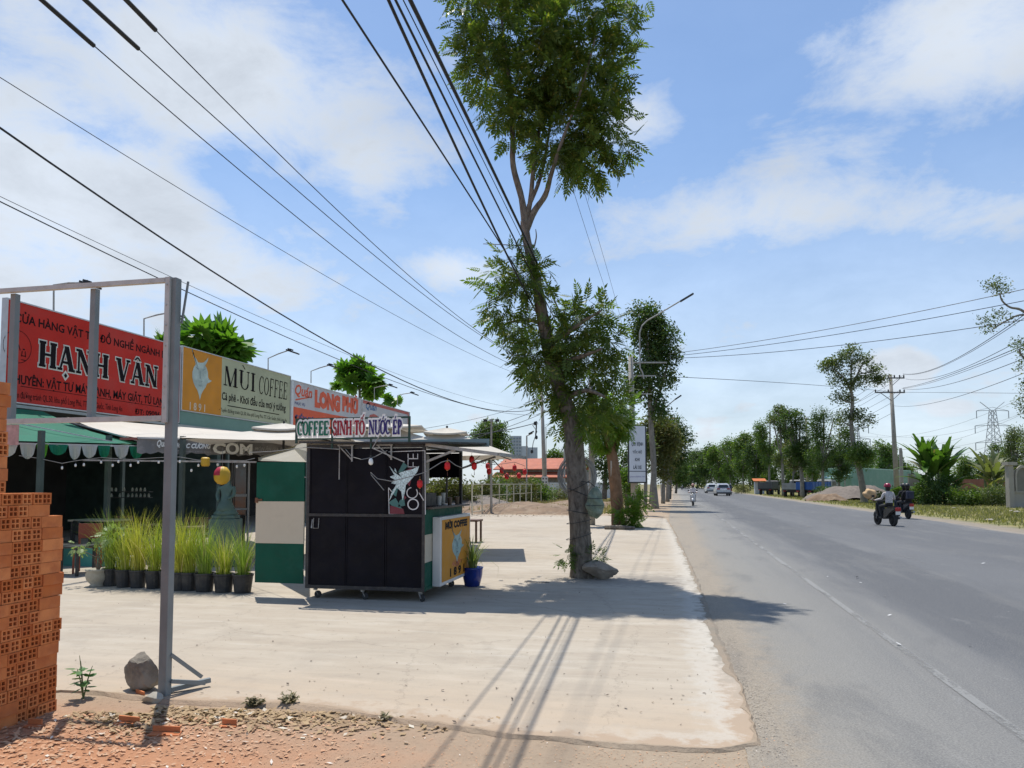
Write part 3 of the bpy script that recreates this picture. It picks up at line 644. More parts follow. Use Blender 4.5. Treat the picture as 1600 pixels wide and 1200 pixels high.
mb.bx(X0+f_, X1-f_, Y0-.006, Y0+.04, 1.145, 1.185)
mb.build('frame', BLKF, kio)
xd = [X0+f_, X0+.60, X0+1.18, X1-f_]
for i in range(3):
    mb = MB(); a, b_ = xd[i]+.004, xd[i+1]-.004
    mb.bx(a, b_, Y0+.012, Y0+.03, .195, 1.14); mb.bx(a, a+.018, Y0+.004, Y0+.0115, .195, 1.14); mb.bx(b_-.018, b_, Y0+.004, Y0+.0115, .195, 1.14); mb.build('lower_panel', BLK, kio)
    mb = MB(); mb.bx(a, b_, Y0+.012, Y0+.03, 1.19, 2.095); mb.bx(a, a+.015, Y0+.004, Y0+.0115, 1.19, 2.095); mb.build('upper_panel', BLK, kio)
mb = MB(); mb.bx(X0, X0+.03, Y0+.05, Y1-.05, .195, 2.09); mb.build('left_panel', BLK, kio)
mb = MB(); mb.bx(X0+.05, X1-.05, Y1-.03, Y1, .195, 1.27); mb.build('back_panel', BLK, kio); mb = MB(); mb.bx(X0+.05, X1-.05, Y1-.03, Y1, 1.70, 2.09); mb.build('back_header', BLK, kio)
mb = MB(); mb.bx(X0+.04, X1-.04, Y0+.05, Y1-.05, .16, .19); mb.build('floor_plate', BLKF, kio)
mb = MB(); mb.bx(X1-.02, X1-.001, Y0+.05, Y1-.05, .905, 1.245); mb.bx(X1-.02, X1-.001, Y0+.05, Y1-.05, .195, .525); mb.bx(X1+.001, X1+.004, Y0, Y0+.045, .14, .52); mb.bx(X1+.001, X1+.004, Y0, Y0+.045, .905, 1.25); mb.bx(X1-.02, X1+.003, Y0+.05, Y1, .15, .193); mb.build('side_panel', GRN, kio)
mb = MB(); mb.bx(X1-.02, X1-.001, Y0+.05, Y1-.05, .527, .903); mb.bx(X1+.001, X1+.004, Y0, Y0+.045, .527, .903); mb.build('side_band', CRM, kio)
mb = MB(); mb.bx(X1-.45, X1+.09, Y0+.05, Y1+.12, 1.252, 1.28); mb.build('counter', M('dark_wood', (.06, .045, .035), .5, 0, .2), kio)
# stuff on counter
mb = MB(); mb.bev(X1-.40, X1-.08, Y0+.25, Y0+.75, 1.281, 1.47, .01); tag(mb.build('drinks_box', M('black_box', (.015, .015, .016), .5)), 'black box standing on the kiosk counter', 'box')
mb = MB(); mb.lathe([(.03, 0), (.04, .1), (.02, .12), (.02, .17)], (X1-.25, Y0+1.2, 1.281), 10); tag(mb.build('bottle', M('dark_glass', (.02, .04, .03), .1)), 'dark bottle on the kiosk counter behind the box', 'bottle')
mb = MB(); mb.lathe([(.06, 0), (.065, .03), (.065, .40), (.055, .43)], (X1-.22, Y0+.62, 1.60), 14); mb.tube([(X1-.22, Y0+.62, 2.03), (X1-.22, Y0+.62, 2.1)], .004, 4); tag(mb.build('paper_roll', M('grey_plastic', (.42, .42, .41), .6)), 'pale grey cylinder hanging inside the kiosk side opening', 'roll')
for k, (x_, y_, h_) in enumerate(((-.12, 1.0, .14), (-.04, 1.28, .11), (-.20, 1.45, .18), (-.02, 1.6, .12))):
    mb = MB(); mb.lathe([(.03, 0), (.04, h_*.9), (.042, h_), (.0, h_)], (X1+x_, Y0+y_, 1.281), 12); tag(mb.build('cup', M('cup_%d' % (k % 2), ((.6, .6, .56), (.12, .08, .05))[k % 2], .4)), ('pale cup on the kiosk counter nearest the dark bottle', 'brown cup at the outer edge of the kiosk counter', 'tall pale cup farthest inside on the kiosk counter', 'brown cup at the far end of the kiosk counter')[k], 'cup')
# roof
mb = MB(); mb.add([(X0-.06, Y0-.12, 2.17), (X1+.36, Y0-.12, 2.14), (X1+.36, Y1+.15, 2.24), (X0-.06, Y1+.15, 2.26), (X0-.06, Y0-.12, 2.195), (X1+.36, Y0-.12, 2.165), (X1+.36, Y1+.15, 2.265), (X0-.06, Y1+.15, 2.285)], [(3, 2, 1, 0), (4, 5, 6, 7), (0, 1, 5, 4), (1, 2, 6, 5), (2, 3, 7, 6), (3, 0, 4, 7)]); mb.build('roof', BLKF, kio)
mb = MB(); mb.bx(X0+.3, X1+.4, Y1+.152, Y1+.18, 2.2, 2.33); mb.build('roof_fascia', M('grey_green', (.30, .36, .33), .5), kio)
fl = MB(); A_ = [(X1+.01, Y0+.0, 2.125), (X1+1.02, Y0+.0, 1.985), (X1+1.02, Y1, 2.0), (X1+.01, Y1, 2.14)]
fl.add([Vector(p) for p in A_]+[Vector(p)+Vector((0, 0, .02)) for p in A_], [(3, 2, 1, 0), (4, 5, 6, 7), (0, 1, 5, 4), (1, 2, 6, 5), (2, 3, 7, 6), (3, 0, 4, 7)]); fp = fl.build('side_flap', BLKF, kio)
mb = MB(); mb.bar(Vector(A_[0])+Vector((0, -.014, .01)), Vector(A_[1])+Vector((0, -.014, .01)), .028, .045); mb.bar(Vector(A_[1])+Vector((.016, 0, .01)), Vector(A_[2])+Vector((.016, 0, .01)), .03, .045); mb.build('flap_edge', GRYM, fp)
MB().bar((X1+.0, Y0+.03, 1.90), (X1+.42, Y0+.03, 2.06), .03).build('flap_strut', GRYM, kio); MB().bar((X1+.0, Y1-.03, 1.85), (X1+.55, Y1-.03, 2.03), .03).build('flap_strut', GRYM, kio)
mb = MB(); mb.bar((X1+.55, Y1-.2, 1.98), (X1+.75, Y1+.1, 1.70), .012); mb.build('hanging_strip', BLKF, kio)
for xx, ln in ((X0+.70, .22), (X0+1.28, .2)):
    mb = MB(); mb.bar((xx, Y0-.03, 2.13), (xx, Y0-.03, 2.13-ln), .02); mb.bar((xx-.2, Y0-.03, 2.13), (xx, Y0-.03, 2.13-ln*.9), .016); mb.bar((xx-.22, Y0-.03, 2.135), (xx+.02, Y0-.03, 2.135), .018); mb.build('bracket', GRYM, kio)
mb = MB(); mb.bar((X0+.52, Y0-.05, 2.12), (X0+.52, Y0-.05, 1.66), .012); mb.build('rod', GRYM, kio)
mb = MB(); p1 = AY(582, 700, Y0-.14); p2 = AY(632, 722, Y0-.05); mb.bar(p1, p2, .016); mb.bar(p1, AY(592, 683, Y0-.14), .012); mb.build('prop_rod', GRYM, kio)
mb = MB(); mb.bar((X0+.1, Y0+.0, 1.1), (X0+.1, Y0-.03, .98), .012); mb.tube([(X0+.12, Y0-.004, 1.12), (X0+.12, Y0-.02, .98), (X0+.2, Y0-.02, .98), (X0+.2, Y0-.004, 1.12)], .006, 5); mb.build('handle', GRYM, kio)
# casters
def caster(x, y, rz):
    c_, s_ = math.cos(rz), math.sin(rz); mb = MB(); mb.lathe([(.03, .11), (.03, .14)], (x, y, 0), 10)
    for sg in (-1, 1):
        d = Vector((-s_, c_, 0))*.022*sg; mb.bar(Vector((x, y, .115))+d, Vector((x+c_*.035, y+s_*.035, .045))+d, .028, .006)
    o = mb.build('caster', GRYM, kio); mb = MB(); mb.lathe([(.018, -.014), (.045, -.014), (.05, -.008), (.05, .008), (.045, .014), (.018, .014)], (0, 0, 0), 16, 'y')
    mb.v = [(x+c_*.035+a*c_-b_*s_, y+s_*.035+a*s_+b_*c_, zz+.05) for (a, b_, zz) in mb.v]; mb.build('wheel', DARKM, o)
for (x, y, r_) in ((X0+.12, Y0+.08, .5), (X0+.84, Y0+.06, .2), (X1-.08, Y0+.06, -.4), (X0+.12, Y1-.3, .5), (X0+.84, Y1-.3, .1), (X1-.12, Y1-.3, .8)): caster(x, y, r_)
# door
mb = MB(); dx0, dx1, dy = X0-.775, X0-.03, Y0-.01
mb.bx(dx0, dx1, dy, dy+.025, .2, 1.91); dr = mb.build('door', GRN, kio)
mb = MB(); mb.bx(dx0-.002, dx1+.002, dy-.003, dy+.028, .757, 1.35); mb.build('door_band', CRM, dr)
mb = MB(); mb.bx(dx0+.02, dx0+.10, dy-.015, dy-.0035, 1.36, 1.385); mb.bx(dx0-.01, dx0+.03, dy-.017, dy-.0035, 1.33, 1.40); mb.build('latch', M('rust', (.16, .07, .035), .8, 0, .3, 20), dr)
mb = MB(); [mb.lathe([(.0, -.012), (.016, -.012), (.016, 0)], (dx1+.012, dy+.01, z_), 8) for z_ in (.4, 1.0, 1.7)]; mb.build('hinge', GRYM, dr)
# signboard on top
SG = Y0-.14
sgn = thing('kiosk_signboard', 'cut-out letter sign in a thin frame on the kiosk roof', 'sign', (-4.3, SG, 2.2))
a = AY(463, 652, SG); b_ = AY(639, 687, SG); zt_, zb_ = AY(550, 652, SG).z, AY(550, 686, SG).z
mb = MB(); DG_ = M('dark_green_metal', (.02, .06, .045), .5, .2)
for x in (a.x, b_.x): mb.bx(x-.014, x+.014, SG, SG+.025, zb_-.05, zt_)
mb.bx(a.x+.015, b_.x-.015, SG, SG+.025, zt_-.025, zt_); mb.bx(a.x+.015, b_.x-.015, SG, SG+.025, zb_, zb_+.02)
for px in (517, 578): p = AY(px, 690, SG); mb.bx(p.x-.012, p.x+.012, SG+.027, SG+.05, zb_-.13, zt_-.02)
mb.build('frame', DG_, sgn)
for (s_, pa, pb_, colr) in (('COFFEE', 466, 515, (.0, .14, .08)), ('SINH TỐ', 521, 571, (.30, .004, .02)), ('NƯỚC ÉP', 577, 629, (.02, .012, .14))):
    A = AY(pa, 680, SG); B = AY(pb_, 680, SG); z0 = AY(550, 679.5, SG).z; z1 = AY(550, 657.5, SG).z; h_ = (z1-z0)
    mb = MB(); put_serif(mb, s_, (A.x, SG-.02, z0), (1, 0, 0), (0, 0, 1), (0, -1, 0), B.x-A.x, h_, g=.30, T=.28, t=.13, gap=-.02)
    bk = mb.build('letter_backing', M('white_acrylic', (.80, .80, .78), .4, 0, .03), sgn)
    mb = MB(); put_serif(mb, s_, (A.x, SG-.02, z0), (1, 0, 0), (0, 0, 1), (0, -1, 0), B.x-A.x, h_, g=0, T=.28, t=.13, lift=.008, gap=-.02)
    mb.build('lettering', M('sign_'+s_[:2], colr, .45, 0, .05), bk)
mb = MB()
for px in (518, 574): p = AY(px, 669, SG); mb.bx(p.x-.018, p.x+.018, SG-.012, SG-.002, p.z-.01, p.z+.012)
mb.build('hyphen', DARKM, sgn)
# splash poster on the upper right panel
PY = Y0+.002
def flatpx(mb, pts, Y, mi=None):
    mb.add([AY(x, y, Y) for x, y in pts], [tuple(range(len(pts)))], mi)
pos_ = thing('splash_poster', 'sticker with a pale milk splash and two white rings on the kiosk front', 'poster', tuple(AY(636, 755, PY)))
mb = MB(); flatpx(mb, [(606, 706), (665, 704), (665, 805), (607, 804)], PY-.001); mb.build('backing', M('poster_black', (.008, .007, .010), .6, spec=.1), pos_)
def gl(c): return M('pst%d%d%d' % tuple(int(k*99) for k in c), c, .4, 0, .25, 30)
mb = MB()
sp_pts = [(608, 728), (616, 738), (617, 731), (621, 740), (632, 736), (645, 733), (655, 728), (652, 737), (646, 745), (640, 752), (634, 758), (633, 768), (629, 782), (627, 768), (620, 762), (608, 783), (611, 772), (619, 757), (611, 755), (617, 750), (609, 745), (616, 742)]
c0 = (628, 746)
for i in range(len(sp_pts)): flatpx(mb, [c0, sp_pts[i], sp_pts[(i+1) % len(sp_pts)]], PY-.004)
mb.build('splash', M('milk_splash', (.55, .68, .68), .5, 0, .5, 60), pos_)
mb = MB()
for (cx, cy, r1, r2, a0, a1) in ((644, 770, 9, 7.6, 100, 400), (645.5, 788, 9, 7.2, 0, 360)):
    for i in range(24):
        t1, t2 = R(a0+(a1-a0)*i/24), R(a0+(a1-a0)*(i+1)/24)
        flatpx(mb, [(cx+r1*math.cos(t1), cy-r1*math.sin(t1)), (cx+r1*math.cos(t2), cy-r1*math.sin(t2)), (cx+r2*math.cos(t2), cy-r2*math.sin(t2)), (cx+r2*math.cos(t1), cy-r2*math.sin(t1))], PY-.0045)
for (x0, y0, x1, y1) in ((637, 709, 638.2, 730), (637, 716, 653, 717.4), (637, 729, 652, 730), (652, 709, 653.2, 717), (645, 709, 646.2, 716), (645, 722, 646, 729), (637, 721, 638, 729)): flatpx(mb, [(x0, y0), (x1, y0), (x1, y1), (x0, y1)], PY-.0042)
for (x0, y0, x1, y1, w_) in ((607, 706, 664, 704, 1.0), (664, 704, 664.6, 804, 1.2), (607, 763, 608, 803, 1.0), (608, 803.5, 640, 804.5, 1.2), (655, 770, 662, 782, 1.5), (607, 762, 612, 768, 1.2)):
    d = Vector((x1-x0, y1-y0)).normalized(); n_ = Vector((-d.y, d.x))*w_/2; flatpx(mb, [(x0-n_.x, y0-n_.y), (x1-n_.x, y1-n_.y), (x1+n_.x, y1+n_.y), (x0+n_.x, y0+n_.y)], PY-.0038)
mb.build('rings', M('poster_white', (.62, .62, .62), .4), pos_)
mb = MB()
for tri in ([(613, 765), (622, 762), (619, 776), (611, 770)], [(624, 783), (631, 776), (633, 790), (622, 792)], [(630, 722), (637, 728), (628, 738), (622, 738)], [(607, 785), (618, 778), (628, 795), (612, 790)]): flatpx(mb, tri, PY-.0033)
mb.build('leaf_shapes', M('poster_teal', (.05, .16, .15), .5), pos_)
mb = MB()
for tri in ([(636, 734), (644, 730), (640, 741)], [(633, 752), (643, 748), (640, 760)], [(610, 790), (630, 795), (632, 803), (609, 803)], [(631, 774), (635, 777), (632, 781)]): flatpx(mb, tri, PY-.0028)
mb.build('fruit_shapes', M('poster_red', (.16, .02, .035), .5), pos_)
# orange light box on the side
LX = X1+.125; by0, by1, bz0, bz1 = 9.97, 11.53, .17, 1.135
lb = thing('poster_light_box', 'white framed light box with an orange ox-head poster on the kiosk side', 'light box', (X1, (by0+by1)/2, bz0))
mb = MB(); mb.bev(X1+.006, LX, by0, by1, bz0, bz1, .008); mb.build('case', M('alu_white', (.60, .61, .60), .4, .1, .06, 6), lb)
mb = MB(); mb.bx(LX+.001, LX+.004, by0+.06, by1-.05, bz0+.05, bz1-.045); fc = mb.build('poster_face', M('poster_orange', (.62, .27, .03), .55, 0, .12, 2, spec=.2), lb)
OX = [(0, -.56), (.045, -.42), (.11, -.33), (.19, -.25), (.25, -.15), (.33, -.12), (.42, -.07), (.33, -.06), (.275, -.01), (.27, .09), (.22, .19), (.16, .24), (.20, .29), (.25, .36), (.27, .44), (.20, .37), (.11, .30), (.0, .275), (-.09, .27), (-.16, .34), (-.25, .40), (-.31, .48), (-.33, .58), (-.27, .40), (-.2, .28), (-.17, .22), (-.24, .13), (-.28, .03), (-.28, -.08), (-.24, -.19), (-.17, -.28), (-.10, -.34), (-.045, -.43)]
def ox(o, x, y, k, nrm, parent, m1, m2, m3):
    o = Vector(o); x = Vector(x); y = Vector(y); nv = Vector(nrm); mb = MB()
    for i in range(len(OX)): mb.add([o+x*(p[0]*k)+y*(p[1]*k) for p in ((0, 0), OX[i], OX[(i+1) % len(OX)])], [(0, 1, 2)])
    e = mb.build('ox_head', m1, parent); mb = MB()
    for shp in ([(-.17, .17), (-.07, .13), (-.09, .11), (-.17, .15)], [(.07, .13), (.17, .17), (.17, .15), (.09, .11)], [(-.08, -.12), (-.03, -.15), (-.04, -.12)], [(.04, -.12), (.03, -.15), (.09, -.12)], [(-.07, -.22), (.06, -.22), (.03, -.25), (-.04, -.25)], [(-.015, .1), (.0, .1), (.02, -.08), (-.03, -.08)]):
        mb.add([o+nv*.003+x*(p[0]*k)+y*(p[1]*k) for p in shp], [tuple(range(len(shp)))])
    mb.build('features', m2, e)
    if m3:
        mb = MB(); mb.add([o-nv*.001+x*((p[0]*.95+.07)*k)+y*((p[1]*.95-.02)*k) for p in OX[3:-2]], [tuple(range(len(OX)-5))])
    return e
yc = (by0+by1)/2+.02
ox((LX+.006, yc, .70), (0, .95, 0), (0, 0, .52), .95, (1, 0, 0), fc, M('ox_blue', (.22, .40, .42), .4, 0, .3, 14), M('ox_line', (.08, .16, .20), .5), None)
mb = MB(); put_text(mb, 'MÙI COFFEE', (LX+.006, by0+.20, .945), (0, 1, 0), (0, 0, 1), by1-by0-.40, .135, bold=.07); put_text(mb, '1 8 9 1', (LX+.006, yc-.36, bz0+.075), (0, 1, 0), (0, 0, 1), .76, .13, bold=.05)
mb.build('lettering', M('poster_ink', (.01, .01, .012), .6, spec=.1), fc)
mb = MB(); q = random.Random(3)
for _ in range(60):
    yy = yc+q.gauss(0, .13); zz = .40+q.gauss(0, .03)-abs(yy-yc)*-.2; r_ = q.uniform(.006, .02); mb.add([(LX+.006, yy-r_, zz), (LX+.006, yy, zz-r_), (LX+.006, yy+r_, zz), (LX+.006, yy, zz+r_)], [(0, 1, 2, 3)])
mb.build('flower_dots', M('poster_pink', (.6, .16, .12), .5, 0, .4, 60), fc)
# string wires and lanterns
def lantern(c, lab, s_=1.0, grp='small red lanterns strung round the kiosk'):
    t_ = thing('red_lantern', lab, 'lantern', tuple(c), grp); x, y, z_ = c
    mb = MB(); mb.lathe([(.012*s_, .05*s_), (.03*s_, .043*s_), (.038*s_, .02*s_), (.039*s_, -.02*s_), (.03*s_, -.045*s_), (.012*s_, -.053*s_)], c, 14); mb.build('shade', M('red_paper', (.62, .008, .012), .45, 0, .15, 40), t_, True)
    mb = MB(); mb.lathe([(.014*s_, .05*s_), (.014*s_, .062*s_)], c, 8); mb.lathe([(.014*s_, -.062*s_), (.014*s_, -.053*s_)], c, 8); mb.tube([(x, y, z_+.06*s_), (x, y, z_+.1*s_)], .0025, 4); mb.build('cap', M('gold_cap', (.5, .22, .05), .5), t_)
    mb = MB(); mb.tube([(x, y, z_-.06*s_), (x+.002, y, z_-.13*s_)], [.002, .005*s_], 5); mb.build('tassel', M('dark_tassel', (.10, .03, .02), .8), t_)
LN = [(699, 728, 9.9, 'lantern nearest the kiosk corner, left of the side flap'), (656, 756, 10.05, 'lantern hanging over the splash poster'), (737, 718, 10.9, 'highest lantern, under the outer end of the kiosk flap'),
      (741, 728, 10.4, 'lantern just below the highest one at the kiosk flap'), (764, 736, 12.0, 'first lantern right of the kiosk flap'), (784, 735, 12.4, 'lantern right of the first, before the railing'), (792, 744, 12.6, 'lowest lantern but one, third right of the kiosk flap'),
      (804, 731, 13.0, 'higher lantern in the right-hand group, fourth from the flap'), (811, 743, 13.2, 'low lantern between the two rightmost'), (820, 737, 13.5, 'rightmost red lantern under the umbrella corner'), (762, 728, 13.0, 'lantern half hidden behind the first right of the flap')]
for (px, py, D, lab) in LN: lantern(V(px, py, D), 'red paper '+lab, 1.0)
def cable(name, pts, r, lab, cat='cable', mat=None, grp=None):
    mb = MB(); mb.tube(pts, r, 5); return tag(mb.build(name, mat or DARKM), lab, cat, grp)
WG_ = M('grey_wire', (.25, .25, .24), .6)
cable('string_cable', [V(x, y, D) for x, y, D in ((600, 806-40, 10.0), (580, 742, 10.0), (579, 738, 10.0), (590, 748, 10.0), (612, 752, 9.95), (640, 745, 9.93), (664, 738, 9.93), (690, 722, 9.92), (701, 719, 9.9), (712, 727, 10.0), (722, 731, 10.1), (733, 727, 10.3), (741, 720, 10.4), (750, 712, 10.6))], .006, 'grey flex looping from the kiosk front to the lanterns', mat=WG_)
cable('string_cable', [V(x, y, D) for x, y, D in ((540, 702, 10.1), (550, 714, 10.1), (565, 718, 10.1), (585, 714, 10.1), (605, 704, 10.1))], .005, 'grey flex drooping under the kiosk front edge', mat=WG_)
cable('string_cable', [V(x, y, D) for x, y, D in ((741, 720, 10.9), (764, 726, 12.0), (784, 725, 12.4), (804, 722, 13.0), (820, 728, 13.5))], .004, 'dark cord that carries the right-hand lanterns')
cable('string_cable', [V(x, y, D) for x, y, D in ((390, 707, 12.5), (430, 705, 11.5), (478, 699, 10.4), (530, 702, 10.2))], .005, 'grey flex from the awning to the kiosk top', mat=WG_)
def bulb(c, lab, k=1.0, grp=None):
    t_ = thing('light_bulb', lab, 'bulb', tuple(c), grp); mb = MB(); mb.lathe([(.0, -.05*k), (.025*k, -.04*k), (.033*k, -.01*k), (.028*k, .02*k), (.014*k, .045*k)], c, 12); mb.build('globe', GLSS, t_, True)
    mb = MB(); mb.lathe([(.015*k, .045*k), (.016*k, .085*k)], c, 8); mb.tube([(c[0], c[1], c[2]+.08*k), (c[0], c[1], c[2]+.16*k)], .003, 4); mb.build('socket', DARKM, t_)
bulb(V(579.5, 721, 10.0), 'white bulb hanging on the kiosk front under the sign', 1.0)
# blue pot and stool
def blades(name, c, n, L, mat, parent, wd=.012, spread=.5, droop=.6, r0=.05, up=1.0, segs=4, seed=1):
    q = np.random.default_rng(seed); v = []; f = []
    for _ in range(n):
        a = q.uniform(0, 2*math.pi); l = L*q.uniform(.55, 1.1); ti = abs(q.normal(0, spread)); b0 = np.array(c)+np.array([math.cos(a), math.sin(a), 0])*r0*q.random()
        a += q.normal(0, .4); hd = np.array([math.cos(a), math.sin(a), 0]); sd_ = np.array([-math.sin(a), math.cos(a), 0])*wd/2; dr_ = droop*q.uniform(.3, 1.3); p = b0.copy(); base = len(v); ang = ti*.4
        for s_ in range(segs+1):
            k = 1-(s_/segs)**1.6*.92; v.append(p-sd_*k); v.append(p+sd_*k)
            ang_ = ang+ti*s_/segs+dr_*(s_/segs)**2; p = p+(hd*math.sin(ang_)+np.array([0, 0, up])*math.cos(ang_))*l/segs
            if s_: f.append([base+2*s_-2, base+2*s_-1, base+2*s_+1, base+2*s_])
    return nplink(name, v, np.array(f), mat, parent)
bp = G(738, 916); t_ = thing('potted_plant', 'arching spider plant in a glossy cobalt blue pot behind the kiosk', 'potted plant', tuple(bp))
mb = MB(); mb.lathe([(.10, 0), (.12, .02), (.155, .16), (.165, .27), (.175, .30), (.15, .30), (.14, .26)], bp, 20); mb.build('pot', M('cobalt_glaze', (.01, .03, .20), .15, 0, .2, 6), t_, True)
blades('foliage', bp+Vector((0, 0, .27)), 70, .62, leafmat('spider_leaf', (.10, .16, .04), (.25, .30, .10), (.35, .33, .15), .3), t_, .018, .7, 1.5, .06, seed=4)
tb = G(742, 848); WD = M('brown_wood', (.12, .065, .04), .6, 0, .2, 8)
t_ = thing('stool', 'brown wooden side table standing on the forecourt behind the kiosk', 'stool', tuple(tb)); mb = MB(); mb.bev(tb.x-.55, tb.x+.1, tb.y-.1, tb.y+.5, .57, .62, .008); mb.build('seat', WD, t_)
for (a, b_) in ((-.5, -.06), (.05, -.06), (-.5, .45), (.05, .45)): mb = MB(); mb.bx(tb.x+a-.025, tb.x+a+.025, tb.y+b_-.025, tb.y+b_+.025, 0, .569); mb.build('leg', WD, t_)
# ------------------------------------------------------------------ potted lemongrass row
BP = M('black_pot', (.022, .024, .026), .55, 0, .3, 8, dirt=(.10, .09, .07), dscale=9, damt=.4)
LG = [leafmat('lemongrass%d' % i, c1, c2, c3, .25, .55, 7) for i, (c1, c2, c3) in enumerate((((.24, .31, .035), (.40, .42, .06), (.64, .53, .30)), ((.15, .25, .035), (.28, .36, .06), (.58, .48, .29)), ((.36, .37, .045), (.50, .47, .09), (.66, .53, .28))))]
potx = [(163, 917, 1), (184, 919, 0), (206, 920, 2), (231, 921, 0), (253, 922, 1), (272, 924, 2), (287, 924.5, 0), (311, 926, 1), (341, 927, 0), (371, 928, 1)]
ORD = ['first', 'second', 'third', 'fourth', 'fifth', 'sixth', 'seventh', 'eighth', 'ninth', 'last']
for i, (px, py, k) in enumerate(potx):
    c = G(px, py)+Vector((0, .13, 0)); t_ = thing('potted_grass', 'lemongrass in a black plastic pot, %s from the left in the row' % ORD[i], 'potted plant', tuple(c), 'potted lemongrass in a row on the forecourt')
    q = random.Random(i); r_ = .125 if i < 7 else .145; mb = MB(); mb.lathe([(r_*.8, 0), (r_*.82, .01), (r_*1.02, .24), (r_*1.08, .25), (r_*1.08, .275), (r_*.95, .275), (r_*.93, .22), (0, .22)], c, 16); mb.build('pot', BP, t_)
    blades('foliage', c+Vector((0, 0, .21)), 190, (.98 if i < 8 else .82)*q.uniform(.92, 1.05), LG[k], t_, .009, .42, .8, .10, seed=i+40)
c = G(145, 917)+Vector((0, .1, 0)); t_ = thing('potted_plant', 'small leafy shrub in a round cream stone pot left of the lemongrass', 'potted plant', tuple(c))
mb = MB(); mb.lathe([(.11, 0), (.12, .015), (.10, .03), (.16, .10), (.178, .17), (.165, .23), (.18, .245), (.18, .27), (.15, .27), (.14, .23), (0, .23)], c, 24); mb.build('pot', M('cream_stone', (.40, .37, .29), .7, 0, .1, 8, .2, 40, dirt=(.25, .22, .16), dscale=6), t_, True)
mb = MB(); q = random.Random(5)
tips = []
for k in range(6):
    tp = c+Vector((q.uniform(-.35, .5), q.uniform(-.2, .2), q.uniform(.5, .9))); tips.append(tp); mb.tube([c+Vector((0, 0, .22)), c+Vector((q.uniform(-.1, .1), 0, .4)), tp], [.012, .009, .004], 6)
mb.build('stem', M('twig', (.12, .09, .06), .8), t_); crown('foliage', [(tp, .13, .11, .06) for tp in tips], 90, tpl_pinnate(3, .11, .06, .028), leafmat('shrub_leaf', (.16, .24, .09), (.28, .34, .16), None, .35), t_, .8, 1.2, .2)
c = G(158, 905)+Vector((0, .5, 0)); t_ = thing('white_planter', 'white square planter behind the cream stone pot', 'planter', tuple(c)); mb = MB(); mb.bev(c.x-.16, c.x+.2, c.y-.15, c.y+.15, 0, .34, .01); mb.build('box', M('white_paint', (.66, .66, .63), .6), t_)
mb = MB(); mb.bx(c.x-.18, c.x+.22, c.y-.17, c.y-.151, .29, .35); mb.build('rim', M('white_paint', (.7, .7, .7)), t_)
# ================================================================== RESTAURANT ROW
FX = -14.7
def Yf(px, py=600): return AX(px, py, FX).y
def Zf(px, py): return AX(px, py, FX).z
EX, EY_, EZ = Vector((1, 0, 0)), Vector((0, 1, 0)), Vector((0, 0, 1))
RED = M('faded_red_vinyl', (.50, .028, .018), .65, 0, .14, 1.2, .5, 2.2, dirt=(.40, .06, .05), dscale=1.2, damt=.6, spec=.2)
TGRN = M('green_sheet_metal', (.13, .25, .21), .5, .1, .06, 2)
ALU = M('alu_edge', (.5, .5, .5), .4, .4, .1, 6)
INK = M('sign_ink', (.012, .01, .012), .8, 0, .1, spec=.1); PALE = M('sign_pale', (.55, .56, .50), .5)
def signboard(name, lab, ya, yb, za, zb, mat):
    t_ = thing(name, lab, 'signboard', (FX, (ya+yb)/2, za)); mb = MB(); mb.bx(FX-.12, FX, ya+.012, yb-.012, za+.012, zb-.012); pn = mb.build('panel', mat, t_)
    mb = MB(); mb.bx(FX-.12, FX+.02, ya, ya+.04, za, zb); mb.bx(FX-.12, FX+.02, yb-.03, yb, za, zb); mb.bx(FX-.12, FX+.021, ya+.04, yb-.03, zb-.03, zb); mb.bx(FX-.12, FX+.021, ya+.04, yb-.03, za, za+.03); mb.build('edge', ALU, t_)
    return t_, pn
def row(mb, s, pa, pb_, ptop, pbot, pat=None, bold=.0, shear=0.0, lift=.004, grow=(.0, .0)):
    y0, y1 = Yf(pa), Yf(pb_); z1, z0 = Zf(pat or pa, ptop), Zf(pat or pa, pbot); h = z1-z0
    put_text(mb, s, (FX, y0, z0-h*grow[1]), EY_, EZ, y1-y0, h*(1+grow[0]+grow[1]), bold, shear, nrm=EX, lift=lift)
zr1, zr0 = (Zf(5, 467)+Zf(250, 529))/2, (Zf(24, 631)+Zf(275, 660))/2
yr0, yr1 = Yf(5), Yf(281)
t_, pn = signboard('shop_signboard', 'long faded red signboard with black lettering above the green awning', yr0, yr1, zr0, zr1, RED)
mb = MB(); row(mb, 'CỬA HÀNG VẬT TƯ, ĐỒ NGHỀ NGÀNH LẠNH', 19, 276, 491, 506.5, 40, .02, grow=(.42, .22)); row(mb, 'CHUYÊN: VẬT TƯ MÁY LẠNH, MÁY GIẶT, TỦ LẠNH', 12, 262, 586, 600.5, 30, .022, grow=(.4, .25))
row(mb, 'Tuyến đường tránh QL.50, khu phố Long Phú, TT. Cần Giuộc, Tỉnh Long An', 13, 192, 612, 622.5, 32, .0, grow=(.3, .3)); row(mb, 'ĐT: 09096', 212, 251, 638, 647.5, 212, .02)
y_, z_ = Yf(32), Zf(40, 605); mb.add([(FX+.004, y_, z_), (FX+.004, Yf(262), z_), (FX+.004, Yf(262), z_+.014), (FX+.004, y_, z_+.014)], [(0, 1, 2, 3)])
cy, cz = Yf(25), Zf(25, 541); r_ = Zf(25, 515)-cz
for i in range(40):
    a, b_ = 2*math.pi*i/40, 2*math.pi*(i+1)/40; mb.add([(FX+.004, cy+r_*k*math.cos(t), cz+r_*k*math.sin(t)) for t, k in ((a, 1), (b_, 1), (b_, .965), (a, .965))], [(0, 1, 2, 3)])
